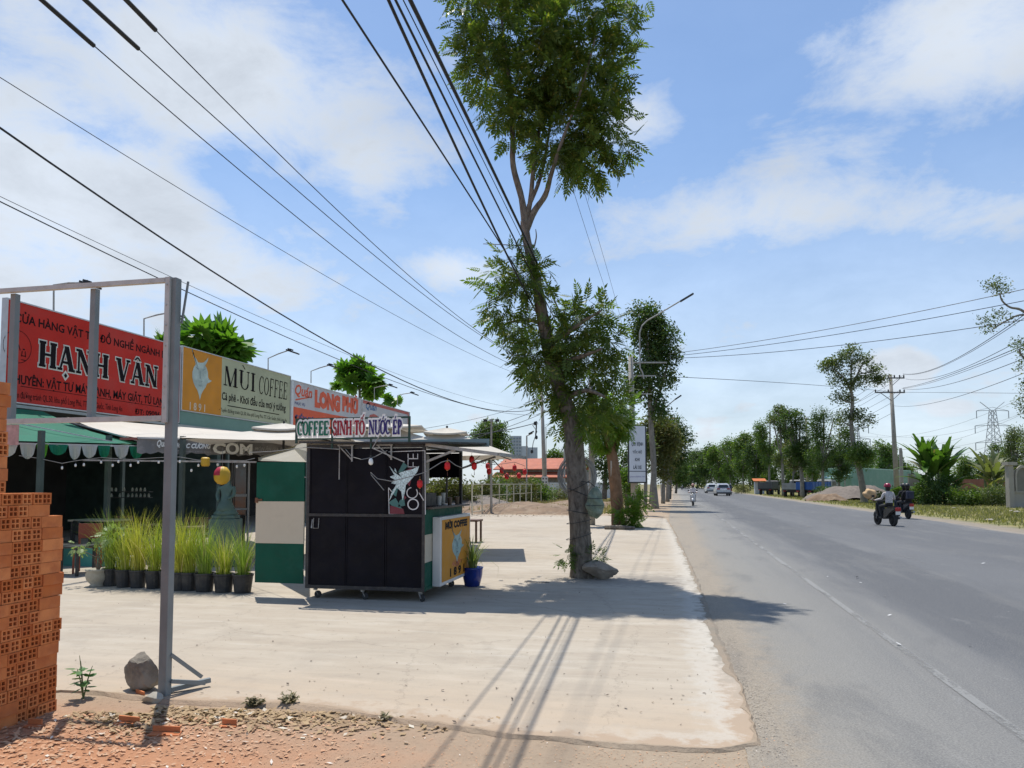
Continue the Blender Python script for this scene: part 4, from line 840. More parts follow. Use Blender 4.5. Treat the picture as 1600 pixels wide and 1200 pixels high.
for (x0, y0, x1, y1, w_) in ((-.1, .75, -.1, .3, .12), (.0, .3, .2, -.2, .05), (.35, -.2, .3, -.55, .05), (.55, -.2, .6, -.55, .05), (.28, -.5, .62, -.5, .05), (.3, -.75, .6, -.75, .05), (-.4, .1, .05, .1, .05), (-.35, .1, -.2, -.4, .05), (.38, -.1, .52, -.1, .08)):
    d = Vector((x1-x0, y1-y0)).normalized(); n_ = Vector((-d.y, d.x))*w_/2
    mb.add([(FX+.005, cy+r_*x, cz+r_*y) for x, y in ((x0-n_.x, y0-n_.y), (x1-n_.x, y1-n_.y), (x1+n_.x, y1+n_.y), (x0+n_.x, y0+n_.y))], [(0, 1, 2, 3)])
mb.build('lettering', INK, pn)
for g_, lf, mt in ((.11, .003, PALE), (0, .012, INK)):
    mb = MB(); z1, z0 = Zf(60, 531.5), Zf(60, 571.5); put_serif(mb, 'HẠNH VÂN', (FX, Yf(58), z0), EY_, EZ, EX, Yf(247)-Yf(58), z1-z0, g=g_, T=.25, t=.10, lift=lf, gap=.03); mb.build('large_lettering' if not g_ else 'lettering_outline', mt, pn)
mb = MB()   # red cooler picture at the right end
mb.bx(FX+.001, FX+.004, Yf(256), yr1-.05, zr0+.04, zr1-.04); mb.build('end_strip', M('crimson_strip', (.38, .03, .06), .5, 0, .3, 3), pn)
# coffee signboard with ox head
yo0, yo1, yc1 = Yf(284), Yf(346), Yf(454); zo0, zo1 = Zf(286, 641), Zf(286, 541)
t_, pn = signboard('cafe_signboard', 'pale green cafe signboard with an orange ox-head square at its left end', yo0-.03, yc1, zo0-.02, zo1+.02, M('sage_vinyl', (.42, .45, .30), .6, 0, .1, 1.2, .5, 2, dirt=(.32, .34, .24), dscale=1, damt=.4, spec=.2))
mb = MB(); mb.bx(FX+.001, FX+.004, yo0+.02, yo1, zo0+.01, zo1-.015); sq = mb.build('orange_square', M('ochre_vinyl', (.58, .25, .03), .6, 0, .12, 1.5, .4, 2.2, spec=.2), pn)
k_ = (Zf(300, 544)-Zf(300, 626))/1.14
ox((FX+.008, Yf(312.5), Zf(312, 586)), (0, 1.0, 0), (0, 0, 1), k_, EX, sq, M('ox_pale', (.40, .50, .46), .5, 0, .25, 5), M('ox_pale_line', (.25, .33, .32), .5), None)
mb = MB(); row(mb, '1 8 9 1', 297, 321, 628, 640.5, 297, .02, lift=.008); mb.build('year_lettering', M('sign_cream', (.62, .55, .42), .5), sq)
mb = MB(); z1, z0 = Zf(352, 571.5), Zf(352, 602.5); put_serif(mb, 'MÙI', (FX, Yf(349), z0), EY_, EZ, EX, Yf(400)-Yf(349), z1-z0, T=.17, t=.05, lift=.004, gap=.03)
z1, z0 = Zf(406, 586.5), Zf(406, 616); put_serif(mb, 'COFFEE', (FX, Yf(404), z0), EY_, EZ, EX, Yf(449)-Yf(404), z1-z0, T=.12, t=.05, slant=.08, lift=.004, gap=.0)
row(mb, 'Cà phê - Khơi đầu của mọi ý tưởng', 347, 447, 608, 628.5, 347, .02, shear=.08)
y_, z_ = Yf(356), Zf(356, 634.5); mb.add([(FX+.004, y_, z_), (FX+.004, Yf(437), z_), (FX+.004, Yf(437), z_+.03), (FX+.004, y_, z_+.03)], [(0, 1, 2, 3)])
row(mb, '• Tuyến đường tránh QL.50, khu phố Long Phú, TT. Cần Giuộc, tỉnh Long An', 343, 449, 635.5, 645, 346, .0); mb.build('lettering', INK, pn)
# white signboards
zw1, zw0 = Zf(456, 593), Zf(456, 662)
t_, pn = signboard('eatery_signboard', 'white signboard with tall orange letters behind the kiosk sign', Yf(456), Yf(565), zw0-.25, zw1, M('white_vinyl', (.52, .53, .54), .6, 0, .08, 1.2, .5, 2, dirt=(.38, .38, .37), dscale=1, damt=.5, spec=.2))
mb = MB(); row(mb, 'Quán', 461, 488, 599, 620, 461, .025, .3); row(mb, 'LONG', 492, 532, 608, 637, 492, .09); row(mb, 'PHÚ', 535, 560, 615.5, 643, 535, .09, grow=(.12, 0)); mb.add([(FX+.004, Yf(a), Zf(a, b_)) for a, b_ in ((462, 623.5), (488, 619.5), (488, 621), (462, 626))], [(0, 1, 2, 3)])
mb.add([(FX+.003, Yf(457), Zf(457, 635)), (FX+.003, Yf(457), zw0-.2), (FX+.003, Yf(564), zw0-.2), (FX+.003, Yf(556), Zf(556, 654)), (FX+.003, Yf(520), Zf(520, 648))], [(0, 1, 2, 3, 4)]); mb.build('lettering', M('sign_orange', (.66, .09, .02), .5, 0, .1, 3), pn)
mb = MB(); row(mb, 'PHỤC VỤ', 461, 477, 627, 633, 461, .02); row(mb, 'ĐIỂM TÂM', 461, 497, 644, 655, 461, .04, lift=.006); mb.build('small_lettering', M('sign_navy', (.03, .04, .16), .5), pn)
t_, pn = signboard('eatery_signboard', 'white signboard edged in red at the far end of the facade', Yf(566.5), Yf(640.5), zw0-.25, zw1-.02, M('white_vinyl', (.5, .5, .5)))
mb = MB(); yb_ = Yf(639); mb.bx(FX+.001, FX+.004, Yf(567.5), yb_, zw1-.20, zw1-.05); mb.bx(FX+.0005, FX+.0045, yb_-.16, yb_+.01, zw0-.2, zw1-.205); row(mb, 'G', 576, 591, 645, 665, 576, .12); mb.build('red_border', M('sign_red', (.45, .09, .06), .5, 0, .1, 3), pn)
mb = MB(); row(mb, 'Quán', 572, 589, 627.5, 641, 572, .03, .3); mb.build('lettering', M('sign_blue', (.06, .14, .28), .5), pn)
tag(MB().bx(FX-.1, FX+.05, Yf(455.2)-.06, Yf(455.2)+.10, zw0-.3, zw1-.05).build('downpipe', M('pipe_white', (.62, .66, .66), .4, 0, .1, 8)), 'pale vertical pipe between the cafe sign and the orange lettered sign', 'pipe')
# building behind
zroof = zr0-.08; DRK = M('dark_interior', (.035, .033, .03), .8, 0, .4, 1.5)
bld = thing('restaurant', 'long open-fronted eatery with a dark interior under the signboards', 'building', (-17, 27, 0))
BX0, YA, YB = -21.0, 8.0, Yf(640.5)
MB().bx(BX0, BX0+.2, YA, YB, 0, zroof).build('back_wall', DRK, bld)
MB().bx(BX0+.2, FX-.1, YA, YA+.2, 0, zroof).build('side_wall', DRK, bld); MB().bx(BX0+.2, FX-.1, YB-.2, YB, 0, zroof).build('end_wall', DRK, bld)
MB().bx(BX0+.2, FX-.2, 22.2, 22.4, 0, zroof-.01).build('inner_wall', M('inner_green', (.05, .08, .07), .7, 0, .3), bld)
MB().bx(BX0, FX-.12, YA, YB, zroof, zroof+.12).build('roof', M('roof_sheet', (.12, .14, .14), .5, .3), bld)
MB().bx(FX-.1, FX-.01, yo0-.03, YB, zroof-.05, zo0-.03).build('fascia', TGRN, bld); MB().bx(FX-.0, FX+.04, YA, YB, zroof-.02, zroof+.05).build('fascia_trim', M('trim', (.32, .36, .35), .5), bld)
PG = M('post_green', (.07, .10, .09), .5, .2, .2)
for y in (13.2, 17.6, 22.5, 28, 34): MB().bx(FX-.08, FX+.0, y, y+.1, 0, zroof-.06).build('pillar', PG, bld)
for k, (px, D) in enumerate(((62, 14.2), (168, 15.6), (284, 15.9))):
    p = V(px, 760, D); t_ = tag(MB().bx(p.x-.045, p.x+.045, p.y-.045, p.y+.045, 0, 2.62).build('awning_post', PG, origin=(p.x, p.y, 0)), ('slim green-grey awning post nearest the brick stack', 'slim green-grey awning post left of the sign frame post', 'slim green-grey awning post right of the sign frame post')[k], 'post', 'posts under the awnings')
# glass door
gd = thing('glass_door', 'grey-framed glass door behind the green statue', 'door', tuple(V(380, 760, 17)))
def vbox(mb, xa, xb, ya, yb, D, d=.04): 
    a = V(xa, yb, D); b_ = V(xb, ya, D); mb.add([Vector((x.x, x.y, z)) + HD*k for k in (0, d) for x, z in ((a, a.z), (b_, a.z), (b_, b_.z), (a, b_.z))], [(0, 1, 2, 3), (7, 6, 5, 4), (0, 4, 5, 1), (1, 5, 6, 2), (2, 6, 7, 3), (3, 7, 4, 0)])
mb = MB(); GF = M('grey_frame', (.24, .25, .24), .5, .2)
for (xa, xb, ya, yb) in ((360, 362.5, 722, 862), (385, 390, 722, 862), (362.6, 384.9, 719, 723), (362.6, 384.9, 772, 776), (362.6, 384.9, 794, 797)): vbox(mb, xa, xb, ya, yb, 16.9)
mb.build('frame', GF, gd); mb = MB(); vbox(mb, 362.6, 384.9, 723, 860, 17.0, .01)
GLD = M('dark_glass_pane', (.02, .025, .025), .08, 0, 0, spec=.8); mb.build('pane', GLD, gd)
# interior bits
def table(c, w_, d_, h, lab, top, leg):
    t_ = thing('table', lab, 'table', tuple(c)); MB().bev(c.x-w_/2, c.x+w_/2, c.y-d_/2, c.y+d_/2, h-.035, h, .006).build('tabletop', top, t_)
    for a in (-1, 1):
        for b_ in (-1, 1): MB().bx(c.x+a*(w_/2-.06)-.02, c.x+a*(w_/2-.06)+.02, c.y+b_*(d_/2-.06)-.02, c.y+b_*(d_/2-.06)+.02, 0, h-.036).build('leg', leg, t_)
def chair(c, rz, lab, mat, h=.45):
    t_ = thing('chair', lab, 'chair', tuple(c), rz=rz, world=False)
    MB().bev(-.2, .2, -.2, .2, h, h+.03, .01).build('seat', mat, t_); MB().bev(-.2, .2, .17, .2, h+.15, h+.42, .01).build('backrest', mat, t_)
    for a in (-.18, .18):
        MB().bar((a, -.18, 0), (a, -.16, h), .03).build('leg', mat, t_); MB().bar((a, .21, 0), (a, .185, h+.42), .03).build('leg', mat, t_)
def gp(px, D): p = V(px, 760, D); return Vector((p.x, p.y, 0))
table(gp(158, 15.2), 1.0, .6, .88, 'dark table with a pale top edge under the green awning', M('table_top', (.30, .27, .2), .6), DARKM)
table(gp(112, 13.2), .8, .5, .52, 'low folding table with black legs beside the brick stack', M('black_top', (.03, .035, .03), .5), DARKM)
chair(gp(140, 13.6), .5, 'red-brown wooden chair behind the cream stone pot', M('red_wood', (.25, .05, .02), .5)); chair(gp(105, 14.6), -.6, 'dark folding chair behind the low folding table', DARKM)
tag(MB().bx(*(lambda a, b_: (min(a.x, b_.x), max(a.x, b_.x), a.y, a.y+.08))(gp(20, 14.9), gp(190, 14.9)), 0, .42).build('low_partition', M('teal_panel', (.06, .25, .20), .6, 0, .2, 3)), 'low teal partition behind the tables', 'partition')
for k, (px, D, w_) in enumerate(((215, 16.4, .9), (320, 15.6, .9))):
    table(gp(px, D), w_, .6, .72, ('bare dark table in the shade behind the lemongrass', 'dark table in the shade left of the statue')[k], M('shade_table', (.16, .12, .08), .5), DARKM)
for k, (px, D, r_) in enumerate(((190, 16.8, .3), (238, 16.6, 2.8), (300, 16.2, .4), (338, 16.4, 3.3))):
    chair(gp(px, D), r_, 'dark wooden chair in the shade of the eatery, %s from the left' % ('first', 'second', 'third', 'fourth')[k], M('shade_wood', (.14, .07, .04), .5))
sh = thing('shelf', 'dark shelf carrying small pale jars at the back of the eatery', 'shelf', tuple(gp(200, 18))); a = gp(165, 18); b_ = gp(236, 18)
mb = MB()
for z_ in (1.28, 1.42): mb.bar((a.x, a.y, z_-.01), (b_.x, b_.y, z_-.01), .2, .015)
mb.build('board', DARKM, sh); q = random.Random(8)
for z_ in (1.28, 1.42):
    for k in range(11):
        if q.random() < .15: continue
        p = a.lerp(b_, (k+.5)/11); mb = MB(); mb.lathe([(.025, 0), (.028, .05), (.015, .07), (.015, .09)], (p.x, p.y, z_), 8); tag(mb.build('jar', M('pale_jar', (.3, .32, .3), .4)), 'small pale jar on the dark shelf', 'jar', 'jars on the shelf')
# festoon bulbs
bs = [(97, 731), (118, 727), (131, 726), (158, 722), (176, 727), (185, 721), (204, 727), (216, 722), (248, 722), (281, 721), (299, 735), (310, 727), (340, 726), (370, 729), (382, 727)]
for i, (px, py) in enumerate(bs): bulb(V(px, py, 14.2), 'small white festoon bulb hanging under the awnings', .62, 'festoon bulbs under the awnings')
cable('string_cable', [V(x, y, 14.2) for x, y in ((30, 712), (60, 716), (97, 724), (118, 720), (158, 715), (204, 718), (248, 715), (281, 714), (310, 719), (340, 719), (382, 720), (398, 716))], .006, 'long sagging cable carrying the festoon bulbs', mat=WG_)
tag(MB().bar(V(130, 719, 14.6), V(400, 722, 14.0), .03).build('awning_rail', GRYM), 'pale horizontal rail under the awnings', 'rail')
# round lantern and yellow lantern
c = V(347, 743, 13.6); t_ = thing('round_lantern', 'round yellow lantern with a red quarter hanging above the statue', 'lantern', tuple(c)); mb = MB(); mb.lathe([(.001, -.17), (.08, -.15), (.135, -.08), (.145, 0), (.135, .08), (.08, .15), (.001, .17)], c, 20)
o = mb.build('shade', [M('yellow_paper', (.55, .34, .02), .5), M('red_quarter', (.4, .01, .03), .5)], t_, True)
for p in o.data.polygons:
    v = p.center; p.material_index = 1 if (v.z > -.02 and v.dot(RT) < -.0) else 0
mb = MB(); mb.tube([c+EZ*.17, c+EZ*.5], .003, 4); mb.build('string', WG_, t_)
c = V(321, 722, 14); mb = MB(); mb.lathe([(.06, -.08), (.08, -.05), (.08, .07), (.05, .09)], c, 12); tag(mb.build('yellow_lantern', M('yellow_paper', (.5, .4, .02)), origin=tuple(c)), 'dull yellow lantern hanging under the grey valance', 'lantern')
# statue
def skinmesh(name, J, E, mats, parent, matfn=None, sub=2, root=0, smooth=True):
    me = bpy.data.meshes.new(name); me.from_pydata([j[0] for j in J], E, []); o = bpy.data.objects.new(name, me); col.objects.link(o)
    md = o.modifiers.new('s', 'SKIN'); md.use_smooth_shade = True; md.branch_smoothing = .6; ss = o.modifiers.new('u', 'SUBSURF'); ss.levels = sub; ss.render_levels = sub
    for i, j in enumerate(J):
        sv = me.skin_vertices[0].data[i]; sv.radius = j[1] if isinstance(j[1], tuple) else (j[1], j[1]); sv.use_root = (i == root)
    dg = bpy.context.evaluated_depsgraph_get(); dg.update(); nm = bpy.data.meshes.new_from_object(o.evaluated_get(dg), depsgraph=dg); o.modifiers.clear(); o.data = nm; bpy.data.meshes.remove(me)
    nm.materials.clear()
    for m in mats: nm.materials.append(m)
    for p in nm.polygons: p.use_smooth = smooth; p.material_index = matfn(p.center) if matfn else 0
    if parent: o.parent = parent
    return o
sc_ = gp(354, 14.6); st = thing('statue', 'pale jade kneeling figure on a plinth behind the lemongrass', 'statue', tuple(sc_), rz=R(12), world=False); JD = M('jade', (.085, .15, .122), .6, 0, .2, 6, .3, 30)
mb = MB(); mb.bev(-.26, .26, -.2, .2, 0, .92, .02); mb.bev(-.22, .22, -.17, .17, .92, .99, .015); mb.build('plinth', JD, st)
skinmesh('figure', [((0, 0, 1.18), (.13, .12)), ((.0, 0, 1.36), (.10, .08)), ((.01, 0, 1.52), (.13, .08)), ((.02, 0, 1.60), .04), ((.02, -.01, 1.70), (.058, .07)), ((-.13, 0, 1.54), .042), ((-.16, -.06, 1.38), .034), ((-.10, -.14, 1.26), .028), ((.15, 0, 1.54), .042), ((.17, -.04, 1.38), .034), ((.08, -.13, 1.30), .028), ((-.10, -.12, 1.08), .085), ((-.12, .1, 1.04), .06), ((.10, -.12, 1.08), .085), ((.14, .12, 1.04), .06), ((.02, .02, 1.78), .03)],
    [(0, 1), (1, 2), (2, 3), (3, 4), (2, 5), (5, 6), (6, 7), (2, 8), (8, 9), (9, 10), (0, 11), (11, 12), (0, 13), (13, 14), (4, 15)], [JD], st)
mb = MB(); mb.lathe([(.22, .985), (.24, 1.02), (.17, 1.10), (.10, 1.28), (.05, 1.3)], (0, 0, 0), 14, sy=.8); mb.build('robe', JD, st, True)
# green awning with scallops
AG = M('awning_green', (.015, .19, .12), .55, 0, .2, 3); AGd = leafmat('awning_green_cloth', (.01, .17, .11), (.015, .22, .14), None, .35, .6)
aw = thing('green_awning', 'green cloth awning with a scalloped green and white valance', 'awning', tuple(V(100, 760, 14.2)))
A_ = V(-90, 686, 13.6); B_ = V(226, 694, 15.6); A2 = Vector((FX+.1, A_.y+.6, zroof-.05)); B2 = Vector((FX+.1, B_.y+1.2, zroof-.05))
mb = MB()
for i in range(8):
    for j in range(4):
        def P_(u, v): p = A_.lerp(B_, u).lerp(A2.lerp(B2, u), v); p.z += -.10*math.sin(math.pi*v)-.05*math.sin(u*math.pi*8)**2*(1-v); return p
        mb.add([P_(i/8, j/4), P_((i+1)/8, j/4), P_((i+1)/8, (j+1)/4), P_(i/8, (j+1)/4)], [(0, 1, 2, 3)])
mb.build('cloth', AGd, aw, True)
mb = MB(); mb.bar(A_-EZ*.05, B_-EZ*.05, .035); mb.bar(A_.lerp(B_, .5)-EZ*.05, A2.lerp(B2, .5)-EZ*.2, .03); mb.bar(A_.lerp(B_, .02)-EZ*.05, A2.lerp(B2, .9)-EZ*.2, .025); mb.bar(A_.lerp(B_, .95)-EZ*.05, A2.lerp(B2, .3)-EZ*.2, .025); mb.build('frame', ALU, aw)
WC = leafmat('white_cloth', (.62, .63, .60), (.5, .52, .5), None, .3, .7, tint=(1, 1, 1)); LGc = leafmat('lime_cloth', (.10, .32, .03), (.12, .36, .04), None, .4, .7)
def tonU(px):      # parameter along A_-B_ for a photo column
    lo, hi = 0.0, 1.0
    for _ in range(30):
        m_ = (lo+hi)/2; p = A_.lerp(B_, m_)-EYE; x_ = 800+FPX*p.dot(RT)/p.dot(FW)
        if x_ < px: lo = m_
        else: hi = m_
    return lo
for (xa, xb, mt, hh) in ((-60, -34, WC, 1), (-32, -8, AGd, 1), (-6, 28, WC, 1), (31, 56, WC, 1.15), (57, 75, LGc, 1.2), (76, 106, AGd, .8), (107, 127, WC, 1.15), (127.5, 152, WC, 1), (153, 172, AGd, 1), (178, 201, WC, 1), (202, 224, AGd, 1)):
    a, b_ = A_.lerp(B_, tonU(xa)), A_.lerp(B_, tonU(xb)); mb = MB(); n_ = 9; vs = []
    off_ = (b_-a).cross(EZ).normalized()*.02
    for i in range(n_): vs.append(a.lerp(b_, i/(n_-1))-EZ*.05+off_)
    for i in range(n_): t = i/(n_-1); vs.append(a.lerp(b_, t)-EZ*(.05+.24*hh*math.sqrt(max(0, 1-(2*t-1)**2))+.02)+off_*(1+2*math.sin(t*9)))
    mb.add(vs, [(i, i+1, n_+i+1, n_+i) for i in range(n_-1)]); mb.build('scallop', mt, aw)
tag(MB().bx(*(lambda p: (p.x-.25, p.x+.12, p.y, p.y+.02, 2.33, 2.72))(V(20, 678, 14.0))).build('cloth_notice', M('red_white_notice', (.55, .3, .27), .6, 0, .3, 6)), 'small red and white notice hanging left of the green awning', 'notice')
# cream canopy with grey valance
CV = leafmat('cream_canvas', (.60, .56, .49), (.54, .50, .43), None, .06, .8, .6, tint=(1, 1, 1)); CVL = M('grey_valance', (.20, .195, .19), .7, 0, .12, 3, dirt=(.33, .32, .31), dscale=4, damt=.6)
cn = thing('cream_canopy', 'wide cream canopy with a lettered grey valance under the cafe sign', 'canopy', (-11, 15.5, 0))
A_ = V(214, 684, 15.4); B_ = V(456, 692.5, 17.6); A2 = V(105, 652, 17.7); B2 = V(392, 676, 22.0)
mb = MB()
for i in range(10):
    for j in range(6):
        def P_(u, v): p = A_.lerp(B_, u).lerp(A2.lerp(B2, u), v); p.z += -.07*math.sin(math.pi*v)*(1+.3*math.sin(u*19)); return p
        mb.add([P_(i/10, j/6), P_((i+1)/10, j/6), P_((i+1)/10, (j+1)/6), P_(i/10, (j+1)/6)], [(0, 1, 2, 3)])
mb.build('canvas', CV, cn, True)
U_ = (B_-A_).normalized(); L_ = (B_-A_).length; NV = U_.cross(EZ).normalized(); hv = .31
mb = MB(); n_ = 40
vs = [A_+U_*(L_*i/n_)+NV*(.012*math.sin(i*1.1)) for i in range(n_+1)]+[A_+U_*(L_*i/n_)-EZ*(hv+.018*math.sin(i*.8)+.02*math.sin(i*2.3))+NV*(.035*math.sin(i*.9)+.02) for i in range(n_+1)]
mb.add(vs, [(i, i+1, n_+2+i, n_+1+i) for i in range(n_)]); vl = mb.build('valance', CVL, cn, True)
def tv(px, ln_):
    lo, hi = 0.0, 1.0
    for _ in range(30):
        m_ = (lo+hi)/2; p = A_.lerp(B_, m_)-EYE; x_ = 800+FPX*p.dot(RT)/p.dot(FW)
        if x_ < px: lo = m_
        else: hi = m_
    return A_.lerp(B_, lo)
mb = MB()
for (s_, pa, pb_, zt_2, zb_2, bd, shr) in (('Quán', 244, 263, .03, .20, .03, .3), ('NGỌC CƯỜNG', 270, 328, .05, .22, .05, .25), ('CƠM', 331, 393, .04, .30, .045, .0)):
    a, b_ = tv(pa, 0), tv(pb_, 0); put_text(mb, s_, a-EZ*zb_2+NV*.065, U_, EZ, (b_-a).length, zb_2-zt_2, bd, shr)
mb.build('lettering', M('chalk_white', (.80, .82, .78), .6), vl)
mb = MB(); a, b_ = tv(397, 0), tv(450, 0); put_text(mb, 'MÓN ĂN GIA ĐÌNH', a-EZ*.20+NV*.065, U_, EZ, (b_-a).length, .11, .02, .2); a, b_ = tv(275, 0), tv(329, 0); put_text(mb, 'Đặc biệt: cơm trưa', a-EZ*.285+NV*.065, U_, EZ, (b_-a).length, .045, .0, .0); mb.build('faded_lettering', M('chalk_grey', (.36, .36, .34), .6), vl)
mb = MB(); mb.bar(A_+NV*.02, B_+NV*.02, .04, .035); mb.bar(A_-EZ*.05, A2-EZ*.1, .03); mb.bar(B_-EZ*.05, B2-EZ*.1, .03); mb.build('frame', ALU, cn)
mb = MB(); mb.bar(A_+Vector((-.35, -.05, -.02)), A_+Vector((.02, -.02, -.02)), .05); mb.build('pole_end', M('faded_red_pipe', (.3, .1, .08), .6), cn)
mb = MB(); mb.add([V(403, 715, 15.0), V(456, 698, 15.6), V(479, 690, 13), V(479, 705, 11.4), V(479, 722, 11), V(440, 721, 12.5), V(404, 720, 14.6)], [(0, 1, 5, 6), (1, 2, 3), (1, 3, 4, 5)]); tag(mb.build('loose_canvas', leafmat('dirty_canvas', (.30, .27, .22), (.40, .37, .31), None, .15, .8)), 'slack dirty canvas strip sagging between the valance and the kiosk', 'canvas')
# market umbrellas
def umbrella(px, pyt, D, hw, zedge, lab, vent=.55, rot=0.0):
    c = gp(px, D); zt_ = V(px, pyt, D).z; t_ = thing('market_umbrella', lab, 'umbrella', tuple(c), 'cream market umbrellas behind the kiosk', rz=YAW+rot, world=False)
    def cone(r0, z0, r1, z1, val):
        mb = MB(); n_ = 6
        for s_ in range(4):
            a = math.pi/4+s_*math.pi/2; b_ = a+math.pi/2
            for j in range(n_):
                for i in range(6):
                    def P_(u, v):
                        r_ = (r0+(r1-r0)*v)*math.sqrt(2); p = Vector((math.cos(a), math.sin(a), 0)).lerp(Vector((math.cos(b_), math.sin(b_), 0)), u)*r_
                        p.z = z0+(z1-z0)*v-.09*(z0-z1)*math.sin(math.pi*v)*2*math.sin(math.pi*u)-.04*v*math.sin(math.pi*u); return p
                    mb.add([P_(i/6, j/n_), P_((i+1)/6, j/n_), P_((i+1)/6, (j+1)/n_), P_(i/6, (j+1)/n_)], [(0, 1, 2, 3)])
            if val:
                for i in range(6):
                    r_ = r1*math.sqrt(2); e0 = Vector((math.cos(a), math.sin(a), 0)).lerp(Vector((math.cos(b_), math.sin(b_), 0)), i/6)*r_; e1 = Vector((math.cos(a), math.sin(a), 0)).lerp(Vector((math.cos(b_), math.sin(b_), 0)), (i+1)/6)*r_
                    e0.z = z1-.04*math.sin(math.pi*i/6); e1.z = z1-.04*math.sin(math.pi*(i+1)/6); mb.add([e0, e1, e1*1.005-EZ*val, e0*1.005-EZ*val], [(0, 1, 2, 3)])
        return mb
    cone(.25, zt_-.16, hw, zedge, .0).build('canopy', CV, t_, True); cone(.0, zt_, vent, zt_-.13, .05).build('vent', CV, t_)
    mb = MB(); mb.tube([(0, 0, 0), (0, 0, zt_+.04)], .025, 10); mb.build('pole', DARKM, t_); mb = MB(); mb.bev(-.3, .3, -.3, .3, 0, .1, .01); mb.build('base', CONC, t_)
    for s_ in range(4):
        a = math.pi/4+s_*math.pi/2; d = Vector((math.cos(a), math.sin(a), 0)); mb = MB(); mb.bar(d*.05+EZ*(zt_-.20), d*hw*1.39+EZ*(zedge-.03), .02); mb.build('rib', DARKM, t_)
umbrella(442, 661, 16.2, 1.65, 2.50, 'cream umbrella left of the kiosk signboard', rot=.1)
umbrella(606, 661, 18.5, 1.9, 2.42, 'cream umbrella hidden mostly behind the kiosk signboard', .95)
umbrella(698, 668, 17.6, 1.55, 2.24, 'cream umbrella right of the kiosk, its corner above the red lanterns', .5)
# roof flood lamps
for i, (px, pyb, pyt, hx, hy) in enumerate(((84, 486, 445, 108, 443), (225, 524, 498, 246, 489), (419, 576, 560, 440, 548), (486, 595, 580, 508, 571), (585, 620, 606, 603, 602), (621, 630, 618, 636, 614), (-30, 470, 430, 0, 422))):
    b0 = AX(px, pyb, FX-.05); b1 = AX(px, pyt, FX-.05); D = (b0-EYE).dot(HD); hd = b1+Vector((.75, .12, (V(px, hy, D).z-b1.z)))
    if i == 6: continue
    t_ = thing('flood_lamp', ('gooseneck flood lamp over the left part of the red sign', 'gooseneck flood lamp over the red sign by the post', 'gooseneck flood lamp over the cafe sign', 'gooseneck flood lamp over the left part of the white sign', 'gooseneck flood lamp before the papaya-like tree', 'gooseneck flood lamp at the far end of the signs')[i], 'lamp', (b0.x, b0.y, b0.z-.1), 'flood lamps on top of the signboards')
    mb = MB(); mb.tube([b0-EZ*.1, b1, b1.lerp(hd, .5)+EZ*.02, hd], .022, 8); mb.build('pole', GRYM, t_)
    mb = MB(); d = Vector((1, .1, -.35)).normalized(); mb.bar(hd-d*.05, hd+d*.42, .22, .05); mb.bar(hd-d*.02+EZ*.06, hd+d*.2+EZ*.07, .05, .05); mb.bar(hd+d*.05+EZ*.0, hd+d*.05+EZ*.08, .12, .04); mb.build('lamp_head', DARKM, t_)
# ================================================================== TREES
def barkmat(name, c, c2, sc=14):
    m, n, t = newmat(name); pos = n.n('NewGeometry', out=0)
    f = n.noise(n.vm('MULTIPLY', pos, (1, 1, .35)), sc, 8, .7, .5); cc = n.mix(n.mr(f, .35, .65), c, c2); cc = n.mix(n.mr(n.noise(pos, 2.5, 6, .6), .52, .66, 0, .6), cc, tuple(k*1.9 for k in c))
    b = t.nodes.new('ShaderNodeBsdfPrincipled'); t.links.new(cc, b.inputs[0]); b.inputs['Roughness'].default_value = .9; b.inputs['Specular IOR Level'].default_value = .15
    rg = n.noise(n.vm('MULTIPLY', pos, (.4, .4, 3)), 9, 6, .7)
    t.links.new(n.n('Bump', {'Strength': .9, 'Distance': .015, 'Height': n.m('ADD', f, rg)}), b.inputs['Normal']); finish(t, b.outputs[0]); return m
BK = barkmat('grey_bark', (.085, .07, .057), (.27, .235, .19)); BK2 = barkmat('brown_bark', (.16, .09, .05), (.25, .16, .10), 9); BK3 = barkmat('pale_bark', (.17, .155, .13), (.28, .26, .22), 9)
LF = leafmat('acacia_leaf', (.06, .105, .022), (.13, .175, .035), (.26, .26, .06), .42, .45, .9)
LF2 = leafmat('bright_leaf', (.075, .15, .02), (.14, .22, .03), (.22, .25, .05), .42, .45, .9)
LDK = leafmat('dark_leaf', (.038, .075, .02), (.08, .13, .035), (.14, .16, .05), .36, .5, .7)
LMD = leafmat('mid_leaf', (.06, .115, .025), (.12, .18, .04), (.19, .2, .06), .38, .5, .6)
LYL = leafmat('yellow_leaf', (.08, .10, .03), (.15, .15, .05), (.2, .15, .07), .3, .55, .6)
LOL = leafmat('olive_leaf', (.065, .10, .035), (.125, .155, .06), (.2, .2, .1), .34, .5, .8)
PIN = tpl_pinnate(5, .38, .145, .05); CLS = [tpl_cluster(9, .13, .34, .42, s) for s in range(3)]
def trunk_mb(paths, D):
    mb = MB(); q = random.Random(3)
    for P in paths:
        pts = []; rs = []
        for (px, py, w_, *dd) in P: pts.append(V(px, py, D, dd[0] if dd else 0)); rs.append(w_/2*D/FPX)
        fine_p = []; fine_r = []
        for i in range(len(pts)-1):
            p0 = pts[max(i-1, 0)]; p1, p2 = pts[i], pts[i+1]; p3 = pts[min(i+2, len(pts)-1)]
            for k in range(5):
                t = k/5; fine_p.append(.5*((2*p1)+(p2-p0)*t+(2*p0-5*p1+4*p2-p3)*t*t+(3*p1-p0-3*p2+p3)*t**3)); fine_r.append((rs[i]*(1-t)+rs[i+1]*t)*q.uniform(.95, 1.06))
        fine_p.append(pts[-1]); fine_r.append(rs[-1]); mb.tube(fine_p, fine_r, 12)
    return mb
